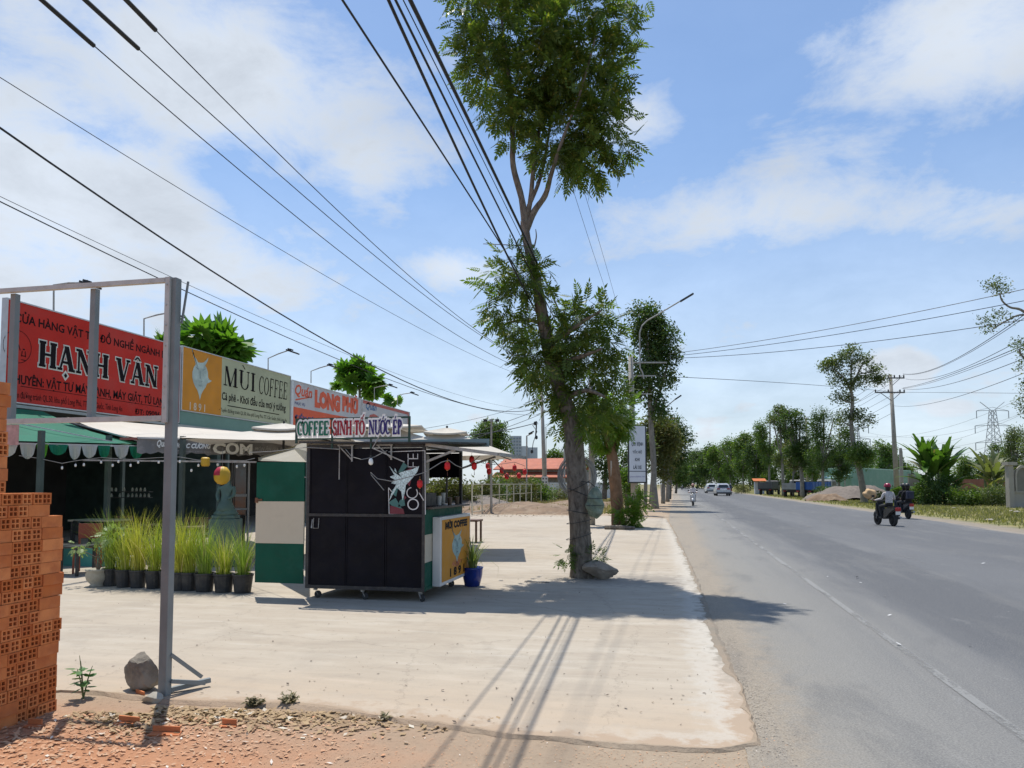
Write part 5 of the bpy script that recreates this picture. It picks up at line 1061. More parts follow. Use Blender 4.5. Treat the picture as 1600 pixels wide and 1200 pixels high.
def tree(name, lab, D, trunks, blobs, n, tpl, leaf, bark, group=None, smin=.8, smax=1.25, droop=.5, cat='tree', dvar=.7, jit=.5, base=None):
    b0 = trunks[0][0]; o = base or G(b0[0], b0[1], 0) if not base else base; o = V(b0[0], b0[1], D)
    t_ = thing(name, lab, cat, tuple(o), group); tr_ = trunk_mb(trunks, D).build('trunk', bark, t_, True)
    q = random.Random(int(D*10+b0[0])); B = []
    for (px, py, r, *rest) in blobs:
        ry = rest[0] if rest else r; dd = rest[1] if len(rest) > 1 else q.uniform(-dvar, dvar)*r*D/FPX
        c = V(px, py, D, dd); s = D/FPX; B.append((c, r*s, r*s*.9, ry*s))
    crown('crown', B, n, tpl, leaf, t_, smin, smax, droop, jit)
    return t_
# the big roadside tree
M1 = [(770, 40, 50), (735, 30, 32), (765, 105, 50), (745, 80, 32), (800, 70, 42), (800, -30, 60), (870, -60, 70), (810, 130, 34), (780, 165, 34), (795, 198, 24),
      (870, 55, 48), (900, 25, 50), (945, 25, 42), (900, 95, 55), (945, 95, 42), (925, 145, 50), (870, 135, 45), (840, 175, 38), (865, 215, 45), (905, 205, 50), (945, 190, 42), (965, 220, 30), (920, 250, 34), (855, 245, 26), (895, 262, 24), (975, 240, 18), (980, 22, 20), (1000, -8, 16), (990, 50, 12),
      (940, 275, 12), (730, -20, 40)]
M2 = [(800, 405, 26), (775, 435, 26), (815, 440, 36), (795, 475, 30), (840, 400, 18), (845, 420, 20), (785, 495, 18), (815, 505, 24), (855, 470, 16), (915, 490, 36), (900, 510, 32), (945, 505, 24), (940, 540, 30), (955, 560, 18), (880, 530, 30), (850, 550, 42), (815, 550, 16), (895, 565, 36), (845, 590, 20), (870, 590, 32), (925, 590, 36), (955, 610, 20),
      (860, 620, 22), (880, 650, 24), (905, 640, 32), (890, 680, 14), (800, 615, 9), (930, 650, 30), (950, 630, 24)]
M3 = [(815, 430, 24, 26, -.4), (850, 480, 20, 20, -.4), (835, 560, 30, 30, -.6), (915, 560, 38, 30, .5), (900, 530, 34, 26, -.4), (820, 520, 24, 18, .3), (850, 590, 38, 22, .4), (920, 625, 32, 20, .3), (925, 490, 26, 16), (860, 100, 50, 50), (800, 150, 30, 34), (905, 240, 40, 26)]*1
tree('roadside_tree', 'tall leaning roadside tree with two leafy tiers in front of the wires', 12.86,
     [[(911, 905, 46), (909, 885, 36), (905, 800, 32), (899, 720, 31), (892, 660, 27), (872, 600, 24), (857, 540, 22), (845, 480, 18), (836, 430, 16), (824, 380, 14), (819, 345, 12)],
      [(821, 352, 12), (815, 310, 10), (802, 260, 9), (801, 215, 8), (800, 160, 7, .2), (790, 80, 5, .2), (780, 0, 3, .3)], [(819, 345, 11), (828, 318, 8), (833, 270, 7), (840, 220, 6, .3), (850, 150, 4, .4), (860, 60, 3, .4)],
      [(821, 362, 12), (835, 330, 10), (852, 305, 9), (862, 270, 7, -.2), (880, 215, 5, -.3), (905, 150, 4, -.3), (930, 60, 3, -.3)], [(826, 322, 7), (840, 290, 6), (850, 255, 5, .3), (862, 180, 4, .5)],
      [(856, 535, 12), (885, 520, 8, -.3), (915, 500, 5, -.5), (940, 485, 3, -.6)], [(865, 570, 10), (900, 560, 7, -.3), (940, 545, 4, -.6)], [(840, 450, 8), (815, 445, 5, .3), (785, 440, 3, .4)], [(850, 505, 7), (820, 500, 5, .3), (790, 505, 3, .5)],
      [(880, 625, 10), (915, 610, 7, -.3), (945, 620, 4, -.5)], [(832, 385, 2.5), (800, 383, 1.5), (755, 381, 1)], [(835, 385, 2.5), (838, 370, 2), (837, 358, 1)]],
     M1+M2+M3, 4600, PIN, LF, BK, smin=.55, smax=.95, droop=.55)
# suckers, cables, bag on the trunk
for (px, py, lab) in ((886, 868, 'leafy sucker shooting from the left side of the big trunk'), (930, 872, 'leafy sucker hanging from the right side of the big trunk')):
    c = V(px, py, 12.75); c0 = V(905 if px < 900 else 915, py+12, 12.8); t_ = thing('sucker', lab, 'shoot', tuple(c0)); mb = MB(); mb.tube([c0, c0.lerp(c, .5)+EZ*.03, c], [.008, .006, .003], 5); mb.build('stem', BK, t_); crown('foliage', [(c, .14, .14, .17)], 42, tpl_pinnate(3, .15, .08, .026), LMD, t_, .7, 1.1, .3)
mb = MB(); q = random.Random(2); CW = M('cable_grey', (.30, .30, .28), .55, 0, .2, 8)
cc = V(902, 744, 13.12)
for k in range(9):
    r_ = .255+.0115*k; dz = q.uniform(-.01, .01); mb.tube([cc+RT*math.cos(a)*r_+EZ*(math.sin(a)*r_*1.08+dz)+HD*(.012*math.sin(3*a+k)+.01*(k % 3)) for a in [2*math.pi*i/40 for i in range(40)]], .0065, 5, closed=True)
tag(mb.build('cable_coil', CW), 'coil of grey cable hung round the trunk of the big tree', 'cable coil')
bm_ = bmesh.new(); bmesh.ops.create_icosphere(bm_, subdivisions=4, radius=1)
for v in bm_.verts:
    p = v.co; k = 1+.10*math.sin(p.z*9+p.x*3)+.06*math.sin(p.x*11+p.z*4)+.05*math.sin(p.y*13+p.z*7); v.co = Vector((p.x*.135*k*(1.05-.2*p.z), p.y*.11*k, p.z*.27*(1+.05*math.sin(p.x*8))))
bm_.verts.index_update(); bc = V(930, 785, 12.6); vs_ = [Vector((v.co.x, v.co.y, v.co.z)).xyz+bc for v in bm_.verts]; fs_ = [[v.index for v in f.verts] for f in bm_.faces]; bm_.free()
t_ = thing('hanging_bag', 'bulging green sack tied to the right side of the big trunk', 'bag', tuple(bc)); nplink('sack', vs_, fs_, M('green_sack', (.17, .22, .16), .8, 0, .3, 12, .6, 45, dirt=(.32, .36, .29), dscale=14, damt=.6), t_, True)
mb = MB(); mb.tube([bc+EZ*.26, bc+EZ*.33+RT*-.08, V(908, 752, 12.62)], .008, 5)
for zz in (-.05, .07): mb.tube([bc+EZ*zz+RT*math.cos(a)*.155+HD*math.sin(a)*.13 for a in [2*math.pi*i/24 for i in range(24)]], .005, 4, closed=True)
mb.build('rope', DARKM, t_)
mb = MB()
for (y, w_, tl) in ((815, 36, .02), (838, 37, .03), (770, 34, -.04), (760, 34, .05), (800, 36, -.018)):
    c = V(904.5, y, 12.86); r_ = w_/2*12.86/FPX+.012; mb.tube([c+RT*math.cos(a)*r_+HD*math.sin(a)*r_+EZ*tl*math.cos(a)*2 for a in [2*math.pi*i/20 for i in range(20)]], .006, 4, closed=True)
tag(mb.build('wrapped_wire', DARKM), 'black wire wound in loops round the trunk of the big tree', 'wire')
tag(MB().bar(G(820, 908, .006), G(858, 910, .006), .05, .006).build('strap', DARKM), 'short dark flat strap lying on the slab left of the big tree', 'strap')
# second tree, brown trunk, with log and shrub
tree('roadside_tree', 'brown-barked tree with a bright low crown behind the big tree', 28.2, [[(967, 826, 25), (965, 800, 20), (961, 750, 19), (955, 700, 16), (950, 660, 10)], [(957, 735, 10), (950, 700, 9), (945, 660, 6)], [(955, 700, 8), (975, 670, 5), (990, 655, 3)]],
     [(955, 672, 26), (935, 678, 22), (968, 662, 22), (915, 665, 14), (960, 640, 26), (930, 645, 20), (945, 695, 12)], 1000, PIN, LF2, BK2, smin=.75, smax=1.25, droop=.45)
sc2 = G(990, 823); t_ = thing('shrub', 'bright green shrub at the foot of the brown-barked tree', 'shrub', tuple(sc2)); mb = MB(); [mb.tube([sc2, sc2+Vector((random.Random(k).uniform(-.4, .4), .1*k-.2, .6+.1*k))], [.015, .005], 5) for k in range(4)]; mb.build('stem', BK2, t_)
crown('foliage', [(V(x, y, 27.4), r_*27.4/FPX, r_*.024, r_*.024) for x, y, r_ in ((985, 795, 12), (998, 785, 11), (975, 808, 10), (990, 812, 11), (1000, 772, 7), (970, 795, 8))], 260, PIN, LF2, t_, .6, 1.1, .4)
mb = MB(); mb.tube([G(945, 824, .07), G(968, 824, .08), G(992, 825, .06)], [.07, .08, .05], 8); tag(mb.build('log', BK), 'dark log lying before the brown-barked tree', 'log')
MB_ = MB().bar(G(957, 822, 0), V(955, 720, 28), .06); tag(MB_.build('support_stake', M('bleached_wood', (.35, .32, .27), .8, 0, .2, 5)), 'pale stake leaning on the brown-barked tree', 'stake')
# trees up the left side of the road
tree('roadside_tree', 'tall narrow tree behind the concrete pole with the street lamp', 46, [[(1024, 795, 13), (1022, 760, 9), (1021, 720, 9), (1017, 660, 8), (1015, 600, 7), (1012, 540, 5), (1005, 500, 3)], [(1017, 650, 5), (1035, 600, 4), (1045, 560, 3)]],
     [(1000, 500, 24), (1020, 495, 20), (1015, 520, 30), (1040, 525, 22), (1040, 550, 26), (1020, 560, 28), (990, 575, 16), (1055, 555, 12), (1015, 590, 24), (1040, 595, 18), (1000, 605, 20), (1022, 625, 22), (985, 600, 12), (1030, 645, 16), (1000, 535, 14)], 1550, CLS[0], LDK, BK3, smin=1.2, smax=2.0)
tree('roadside_tree', 'yellowish sparse tree right of the vertical white sign', 54, [[(1018, 788, 9), (1020, 750, 7), (1024, 700, 7), (1020, 650, 4)], [(1022, 730, 5), (1038, 700, 4), (1045, 670, 2)]],
     [(1020, 665, 22), (1040, 670, 20), (1030, 695, 24), (1045, 710, 18), (1022, 720, 16), (1038, 735, 16), (1008, 690, 14), (1050, 690, 14)], 1000, CLS[1], LYL, BK3, smin=1.3, smax=2.2)
tree('roadside_tree', 'dark round-topped tree right of the yellowish tree on the left verge', 72, [[(1046, 780, 6), (1048, 740, 5), (1050, 700, 4)]], [(1052, 668, 17), (1062, 685, 14), (1045, 680, 18), (1058, 705, 16), (1040, 705, 16), (1050, 725, 16), (1064, 715, 8), (1040, 735, 10)], 1200, CLS[2], LDK, BK, smin=1.6, smax=2.6)
tree('roadside_tree', 'small low tree at the far end of the left verge', 110, [[(1056, 771, 4), (1058, 750, 3), (1058, 735, 2)]], [(1058, 728, 13), (1066, 738, 9), (1050, 738, 12), (1060, 748, 9), (1045, 750, 8)], 600, CLS[0], LMD, BK, smin=2.2, smax=3.6)
for k, (px, D) in enumerate(((1008, 50), (1036, 60), (1043, 66))):
    tree('sapling_trunk', ('grey cut trunk left of the yellowish tree', 'thin pale trunk right of the yellowish tree', 'thin leaning trunk before the dark round tree')[k], D, [[(px, 756+1856/D, 7), (px+1, 740, 5), (px-1, 690, 4)]], [(px, 688, 10), (px+3, 705, 8)], 120, CLS[1], LOL, BK3, smin=1.3, smax=2)
# left background trees
tree('background_tree', 'round dark tree beyond the railing with a flood light mast before it', 92, [[(764, 770, 7), (765, 720, 5), (765, 690, 3)]], [(765, 678, 20), (748, 688, 15), (782, 690, 14), (765, 700, 20), (742, 700, 10), (790, 703, 8), (760, 668, 12), (780, 672, 12)], 900, CLS[0], LMD, BK, 'trees behind the red roofs', smin=2, smax=3)
tree('background_tree', 'small dark tree behind the right end of the red roofs', 120, [[(868, 770, 5), (869, 730, 3)]], [(866, 712, 10), (878, 714, 9), (858, 718, 8)], 300, CLS[1], LMD, BK, 'trees behind the red roofs', smin=2, smax=3)
tree('background_tree', 'dark tree behind the white wall right of the big trunk', 60, [[(944, 780, 9), (946, 740, 6), (946, 720, 4)]], [(940, 715, 18), (965, 725, 18), (985, 715, 16), (950, 740, 16), (1000, 730, 16), (975, 745, 14), (925, 722, 10), (940, 695, 14)], 700, CLS[2], LDK, BK, smin=1.5, smax=2.4)
tree('background_tree', 'light green bush-like tree between the brown trunk and the white sign', 44, [[(980, 798, 8), (980, 770, 6), (982, 750, 4)]], [(978, 745, 12), (985, 760, 11), (975, 770, 9), (990, 775, 8)], 300, CLS[0], LF2, BK, smin=.9, smax=1.4)
tree('background_tree', 'low bush right of the railing end', 74, [[(836, 775, 5), (836, 762, 3)]], [(835, 757, 9), (845, 762, 8)], 150, CLS[0], LMD, BK, smin=1.5, smax=2, cat='bush')
# big-leaved trees behind the signs
PALM = tpl_palm(9, .5); LBR = leafmat('breadfruit_leaf', (.06, .16, .02), (.13, .25, .035), None, .4, .4, 1.5)
def bigleaf(lab, D, stems, tips, sc, n, k): return tree('broadleaf_tree', lab, D, stems, tips, n, PALM, LBR, BK3, 'large-leaved trees behind the signboards', smin=sc*.8, smax=sc*1.2, droop=.1, jit=.6)
bigleaf('large-leaved tree rising behind the cafe sign', 29, [[(338, 640, 8), (336, 560, 6), (333, 530, 4)], [(337, 580, 5), (355, 550, 3), (372, 540, 2)], [(337, 590, 5), (312, 555, 3), (295, 535, 2)]], [(334, 520, 24, 13), (308, 526, 24, 14), (358, 538, 24, 15), (380, 548, 13, 12), (350, 560, 32, 13), (290, 530, 14, 12), (325, 545, 30, 12)], 1.75, 80, 1)
bigleaf('taller large-leaved tree behind the orange lettered sign', 52, [[(560, 690, 5), (562, 610, 4), (558, 585, 3)], [(562, 625, 3), (580, 600, 2)], [(552, 610, 2), (545, 590, 2)]], [(543, 582, 13, 8), (560, 572, 12, 9), (572, 582, 12, 9), (580, 600, 12, 9), (548, 598, 8, 6), (588, 596, 8, 7), (585, 612, 10, 6)], 1.8, 70, 2)
bigleaf('low leafy tops just showing over the last sign', 56, [[(612, 700, 3), (614, 630, 2)]], [(616, 627, 10, 4), (600, 620, 6, 3), (574, 612, 8, 4), (527, 602, 8, 3)], 1.3, 46, 3)
bigleaf('leafy top just showing over the red sign by the frame post', 27, [[(262, 640, 4), (258, 545, 3)]], [(256, 535, 8, 5)], 1.0, 14, 4)
# ------------------------------------------------------------------ right side row
RG = 'trees in the row along the far side of the road'
def rt(lab, px, D, top, w_, leaf, n=700, lean=0, loose=False, bark=BK3, seed=1, tr=5, low=None):
    yb = 756+1856/D; q = random.Random(seed+px); B = []; H = (low or yb-16)-top
    k = 13 if not loose else 10
    for i in range(k):
        v = (i+.5)/k; yy = top+6+v*H*(.80 if not loose else .66); ww = w_*(.35+.65*math.sin(math.pi*min(1, v*.8+.18)))
        r_ = (w_*.38 if not loose else w_*.28)*q.uniform(.7, 1.2); B.append((px+lean*(1-v)+q.uniform(-1, 1)*(ww-r_*.6), yy, r_, r_*q.uniform(.7, 1)))
    P = [(px, yb, tr), (px-tr*.3, yb-(yb-top)*.3, tr*.8), (px+lean*.5, yb-(yb-top)*.6, tr*.6), (px+lean, top+6, 1.5)]; TR = [P]
    for j in range(4): b_ = B[q.randrange(len(B))]; TR.append([(px+lean*.3, yb-(yb-top)*.4, tr*.5), (b_[0], b_[1], 1.5)])
    sc = D/46.0
    return tree('roadside_tree', lab, D, TR, B, n, CLS[seed % 3], leaf, bark, RG, smin=1.1*max(.85, sc*.62), smax=2.0*max(.85, sc*.62))
rt('far tree closing the road view, left of the first car', 1082, 240, 702, 17, LDK, 420, seed=2, tr=2)
rt('far tree behind the two cars, leftmost of three', 1104, 215, 696, 19, LDK, 420, seed=3, tr=2)
rt('far pale-topped tree behind the second car', 1124, 190, 694, 18, LMD, 420, seed=4, tr=2)
rt('rounded tree right of the second car', 1142, 165, 684, 20, LMD, 520, seed=5, tr=3)
rt('broad bright tree near the far end of the row', 1162, 142, 676, 22, LMD, 650, seed=6, tr=3)
rt('broad darker tree left of the first parked lorry', 1182, 124, 672, 22, LDK, 650, seed=7, tr=3)
rt('tall loose-crowned tree above the first lorry', 1203, 110, 640, 25, LMD, 620, loose=True, seed=8, tr=4)
rt('tall loose-crowned tree with a pale leaning trunk by the grey lorry', 1224, 98, 630, 26, LOL, 700, lean=-8, loose=True, seed=9, tr=5)
rt('tree with the thick white leaning trunk beside the grey lorry', 1254, 86, 634, 30, LDK, 800, lean=-22, seed=10, tr=7, low=745)
rt('dense tree above the blue lorry bed', 1287, 80, 636, 28, LDK, 900, seed=11, tr=5, low=752)
rt('low yellow-green tree before the white leaning trunk', 1240, 92, 690, 20, LYL, 380, seed=12, tr=3, low=735)
rt('dense low tree left of the green shed', 1312, 96, 668, 22, LDK, 620, seed=13, tr=4)
rt('dark background tree behind the tall thin tree', 1338, 112, 690, 24, LDK, 520, seed=14, tr=4)
rt('rounded background tree left of the utility pole', 1380, 122, 690, 22, LMD, 560, seed=15, tr=4)
rt('low background tree left of the banana clump', 1420, 150, 722, 18, LMD, 320, seed=17, tr=3)
rt('background tree between the banana clumps', 1512, 90, 712, 20, LMD, 520, seed=18, tr=4)
rt('background bush mass above the brick wall', 1545, 84, 706, 22, LDK, 560, seed=19, tr=4)
rt('tall feathery grey-green tree right of the pylon', 1585, 70, 664, 26, LOL, 900, loose=False, seed=20, tr=5)
rt('dark round tree before the pylon foot', 1560, 100, 690, 20, LDK, 420, seed=22, tr=4)
rt('low far tree behind the brick wall', 1480, 160, 726, 22, LMD, 300, seed=23, tr=3)
rt('tree behind the concrete wall at the right edge', 1622, 60, 690, 30, LOL, 700, seed=24, tr=6)
rt('low green tree in the gap right of the yellow-green tree', 1270, 110, 676, 20, LMD, 420, seed=25, tr=3)
tree('roadside_tree', 'tall thin tree with clumped crown standing before the green shed', 64, [[(1351, 787, 12), (1349, 770, 10), (1344, 740, 9), (1337, 712, 8), (1333, 690, 7), (1330, 660, 6), (1332, 625, 5), (1328, 605, 4)], [(1330, 612, 4), (1318, 590, 2.5), (1300, 575, 2)], [(1329, 608, 4), (1340, 585, 3), (1348, 568, 2)], [(1330, 610, 3), (1330, 575, 2.5), (1332, 560, 2)], [(1331, 640, 3), (1345, 650, 2), (1365, 662, 1.5)], [(1333, 668, 3), (1318, 660, 2)], [(1332, 630, 3), (1310, 622, 2)], [(1340, 585, 2), (1365, 580, 1.5)]],
     [(1295, 572, 14), (1310, 563, 14), (1330, 552, 14), (1350, 560, 13), (1305, 590, 12), (1328, 596, 14), (1345, 594, 12), (1368, 585, 14), (1378, 592, 9), (1330, 572, 10), (1308, 620, 9), (1326, 622, 8), (1312, 665, 10), (1322, 650, 10), (1340, 648, 12), (1315, 680, 7), (1358, 657, 8), (1345, 665, 6)], 900, CLS[1], LOL, BK3, smin=1.2, smax=2.0, droop=.9)
tree('bushy_shoots', 'bright leafy shoots halfway up the tall thin trunk', 63.4, [[(1338, 722, 2), (1340, 705, 2)]], [(1345, 704, 13), (1334, 712, 10), (1356, 712, 9), (1348, 722, 8)], 360, CLS[0], LMD, BK3, smin=1.2, smax=1.8, cat='shoots')
tree('roadside_tree', 'near tree standing outside the right edge with branches reaching into view', 26, [[(1700, 830, 30), (1690, 700, 26), (1680, 560, 20), (1670, 400, 14)], [(1680, 520, 9), (1620, 500, 5), (1595, 484, 4), (1578, 480, 3), (1566, 470, 2.5), (1562, 458, 2)], [(1650, 505, 5), (1600, 492, 3), (1575, 500, 2.5), (1550, 515, 1.5)], [(1684, 620, 8), (1640, 600, 5), (1600, 560, 3), (1592, 545, 2)], [(1685, 650, 8), (1630, 640, 4), (1598, 620, 2)]],
     [(1553, 445, 13, 11), (1567, 449, 13, 12), (1560, 436, 9, 7), (1545, 512, 14, 10), (1538, 500, 9, 7), (1560, 492, 14, 7), (1575, 498, 9, 5), (1588, 535, 11, 8), (1600, 545, 14), (1593, 570, 9, 12), (1600, 605, 13, 14), (1596, 630, 10, 14), (1610, 640, 14), (1640, 560, 30), (1650, 450, 40), (1660, 640, 40), (1600, 690, 8, 16)], 1150, CLS[1], LOL, BK3, smin=.55, smax=.85, droop=.9)
# the denser growth behind the row
for k, (px, D, top, w_) in enumerate(((1068, 262, 716, 16), (1090, 255, 704, 18), (1112, 240, 700, 18), (1133, 220, 694, 20), (1152, 190, 690, 20), (1172, 172, 690, 20), (1192, 160, 692, 20), (1212, 150, 690, 22), (1232, 142, 692, 22), (1252, 138, 696, 22), (1274, 134, 694, 22), (1296, 130, 700, 22), (1318, 128, 702, 20), (1345, 135, 706, 20), (1362, 140, 700, 20), (1400, 150, 712, 18))):
    rt('background tree of the second row, %s from the far end' % ['first', 'second', 'third', 'fourth', 'fifth', 'sixth', 'seventh', 'eighth', 'ninth', 'tenth', 'eleventh', 'twelfth', 'thirteenth', 'fourteenth', 'fifteenth', 'sixteenth'][k], px, D, top, w_+3, (LDK, LMD, LOL)[k % 3], 520, seed=k+60, tr=2, low=764)
# banana plants
def banana(lab, px, D, h, n, seed, spread=1.0, ragged=.3, leafm=None):
    yb = 756+1856/D; c = V(px, yb, D); c.z = -.018; t_ = thing('banana_clump', lab, 'banana plants', tuple(c)); q = random.Random(seed); mb = MB(); stems = []
    for k in range(6):
        o = c+RT*q.uniform(-.8, .8)*spread+HD*q.uniform(-.8, .8); s_h = h*q.uniform(.35, .55); mb.tube([o, o+EZ*s_h*.5, o+EZ*s_h+RT*q.uniform(-.1, .1)], [.14, .11, .07], 8); stems.append(o+EZ*s_h)
    mb.build('stem', M('banana_stem', (.12, .15, .06), .6, 0, .3, 4), t_); v = []; f = []
    for i in range(n):
        s0 = stems[i % 6] if i < n*.7 else c+RT*q.uniform(-1, 1)*spread+EZ*q.uniform(.4, 1.4); a = q.uniform(0, 6.28); el = q.uniform(.75, 1.5) if i < n*.65 else q.uniform(.1, .9); L = h*q.uniform(.42, .62); wd = L*.24*q.uniform(.8, 1.1)
        d = (RT*math.cos(a)+HD*math.sin(a)); seg = 11; p = s0.copy(); base = len(v); sd_ = Vector((-d.y, d.x, 0))
        for s_ in range(seg+1):
            u = s_/seg; e = el-.85*u*u*(1.3-el*.5); k = 0.08 if u < .1 else math.sin(math.pi*min(1, (u-.1)/.9)**.75)**.6
            if u == 1: k = .35
            nz_ = EZ*math.cos(e)-d*math.sin(e); w2 = wd/2*k
            for sg in (-1, 0, 1):
                ww = w2*(1-ragged*q.random()) if sg else 0; v.append(p+sd_*sg*ww+nz_*(abs(sg)*ww*.2))
            if s_:
                b0 = base+3*(s_-1); f += [[b0, b0+1, b0+4, b0+3], [b0+1, b0+2, b0+5, b0+4]]
            p = p+(d*math.cos(e)+EZ*math.sin(e))*L/seg
    nplink('leaves', v, np.array(f), leafm or leafmat('banana_leaf', (.05, .12, .02), (.10, .18, .035), (.22, .20, .08), .3, .35, 1), t_, True); return t_
banana('large banana clump with upright leaves right of the utility pole', 1462, 58, 5.0, 120, 4, 1.15, .22)
banana('smaller tattered banana plant by the concrete wall', 1552, 60, 4.6, 50, 9, .7, .6, leafmat('dry_banana', (.10, .13, .05), (.22, .22, .11), (.3, .26, .16), .3, .5, 1))
# hedge and undergrowth on the verge
def bushm(lab, px0, px1, D, h, leaf, n, seed, cat='bush'):
    q = random.Random(seed); B = []; k = max(3, int((px1-px0)/9)); pm = (px0+px1)/2; o = V(pm, 760, D); o.z = -.018; t_ = thing('bush', lab, cat, tuple(o))
    for i in range(k): p = V(px0+(px1-px0)*(i+.5)/k, 760, D, q.uniform(-.8, .8)); hh = h*q.uniform(.7, 1.05); p.z = hh*.5; B.append((p, .75, .7, hh*.5))
    mb = MB(); [mb.tube([Vector((b_[0].x, b_[0].y, 0)), b_[0]], [.03, .01], 5) for b_ in B]; mb.build('stem', BK, t_); crown('foliage', B, n, CLS[seed % 3], leaf, t_, .9, 1.6, .3)
bushm('dark undergrowth filling the foot of the big banana clump', 1440, 1492, 56.5, 2.3, LDK, 900, 41); bushm('low bright bush right of the big banana clump', 1492, 1520, 55, 1.35, LMD, 420, 1); bushm('dark tangled bush before the brick wall', 1515, 1562, 57, 1.2, LDK, 620, 2); bushm('leafy undergrowth at the foot of the utility pole', 1398, 1440, 60, 1.5, LMD, 560, 3)
bushm('small bush right of the soil heap', 1372, 1398, 62, 1.1, LYL, 260, 4); bushm('undergrowth under the tattered banana plant', 1545, 1572, 54, 1.5, LOL, 380, 5); bushm('dark shrub at the foot of the trunk beside the blue lorry', 1280, 1296, 76, 1.5, LDK, 220, 6)
bushm('reddish dry shrub by the road right of the cars', 1150, 1168, 120, 2.0, LYL, 200, 7)
for k, (a, b_, D, h) in enumerate(((735, 770, 50, 2.2), (770, 800, 58, 2.4), (803, 832, 56, 2.5), (832, 858, 60, 1.8), (858, 890, 66, 1.2))): bushm(('tall weeds behind the railing seen through the kiosk opening', 'second clump of tall weeds behind the railing', 'tall pale weeds behind the railing, left of the concrete pole', 'weeds round the concrete pole', 'low weeds before the white wall')[k], a, b_, D, h, (LYL, LMD)[k % 2], 420, 10+k)
bushm('green weeds seen through the left part of the kiosk side opening', 668, 735, 46, 2.3, LYL, 900, 31)
# verge grass: uncountable
def grassfield(name, n, fn, mat, L, wd=.02):
    q = np.random.default_rng(n); P = np.array([fn(q) for _ in range(n)]); a = q.uniform(0, 6.28, n); l = L*q.uniform(.4, 1.3, n); tl = q.normal(0, .45, n); w_ = wd*(.6+P[:, 1]/40)
    dx = np.stack([np.cos(a), np.sin(a), np.zeros(n)], 1); sdv = np.stack([-np.sin(a), np.cos(a), np.zeros(n)], 1)*w_[:, None]
    top = P+dx*(l*np.sin(tl))[:, None]; top[:, 2] += l*np.cos(tl); mid = P+(top-P)*.55; mid[:, 2] += l*.08
    v = np.stack([P-sdv, P+sdv, mid+sdv*.8, mid-sdv*.8, top+sdv*.1, top-sdv*.1], 1).reshape(-1, 3); b0 = np.arange(n)*6
    f = np.concatenate([np.stack([b0, b0+1, b0+2, b0+3], 1), np.stack([b0+3, b0+2, b0+4, b0+5], 1)]); return tag(nplink(name, v, f, mat), kind='stuff')
VG = leafmat('verge_grass', (.11, .13, .04), (.30, .26, .13), (.45, .38, .2), .3, .6, .5)
def vfn(q):
    y = 22+88*q.random()**1.6; x = 12.1+abs(q.normal(0, 1))*5+q.random()*3; return (x, y, -.018)
grassfield('grass', 26000, vfn, VG, .13, .014)
grassfield('dry_grass', 7000, lambda q: (-13+q.random()*10, 40+q.random()*30, -.018), leafmat('dry_verge', (.25, .22, .09), (.36, .3, .16), None, .2, .7), .35, .02)
# ================================================================== POLES AND WIRES
CP = M('pole_concrete', (.33, .31, .27), .85, 0, .12, 1.5, .3, 40, dirt=(.2, .18, .15), dscale=2, damt=.5)
def cpole(lab, px, py, H, r0=.17, r1=.09, lean=0.0, lean2=0.0, name='concrete_pole', cat='utility pole'):
    c = G(px, py, -.018); t_ = thing(name, lab, cat, tuple(c)); top = c+EZ*H+RT*lean; mb = MB(); mb.tube([c, c.lerp(top, .5), top], [r0, (r0+r1)/2, r1], 14); mb.build('shaft', CP, t_, True); return t_, c, top
p1, c1, top1 = cpole('concrete pole with the street lamp and the vertical white sign', 992, 805, 8.3, .19, .12, -.15)
def arm(mb, c, d, w_=.09): mb.bar(c-d, c+d, w_, .07)
mb = MB(); d = RT*.9; mb.bar(top1-EZ*.35-RT*.1, top1-EZ*.35+RT*1.9, .07); mb.bar(top1-EZ*1.05-RT*.1, top1-EZ*1.05+RT*1.3, .06); mb.bar(top1-EZ*2.0-RT*.1, top1-EZ*2.0+RT*1.1, .05); mb.build('crossarm', GRYM, p1)
D1 = (c1-EYE).dot(HD); mb = MB(); mb.tube([V(x, y, D1-.2) for x, y in ((1006, 592), (1004, 582), (1000, 575), (999.5, 540), (999.5, 520), (1003, 509), (1011, 501), (1030, 490), (1062, 471))], .035, 8); la = mb.build('lamp_arm', GRYM, p1)
a, b_ = V(1063, 471, D1-.2), V(1083, 459, D1-.2); mb = MB(); mb.bar(a, a.lerp(b_, .3), .10, .10); mb.bar(a.lerp(b_, .25), b_, .2, .09); mb.build('lamp_head', M('lamp_dark', (.05, .05, .055), .4, .4), la)
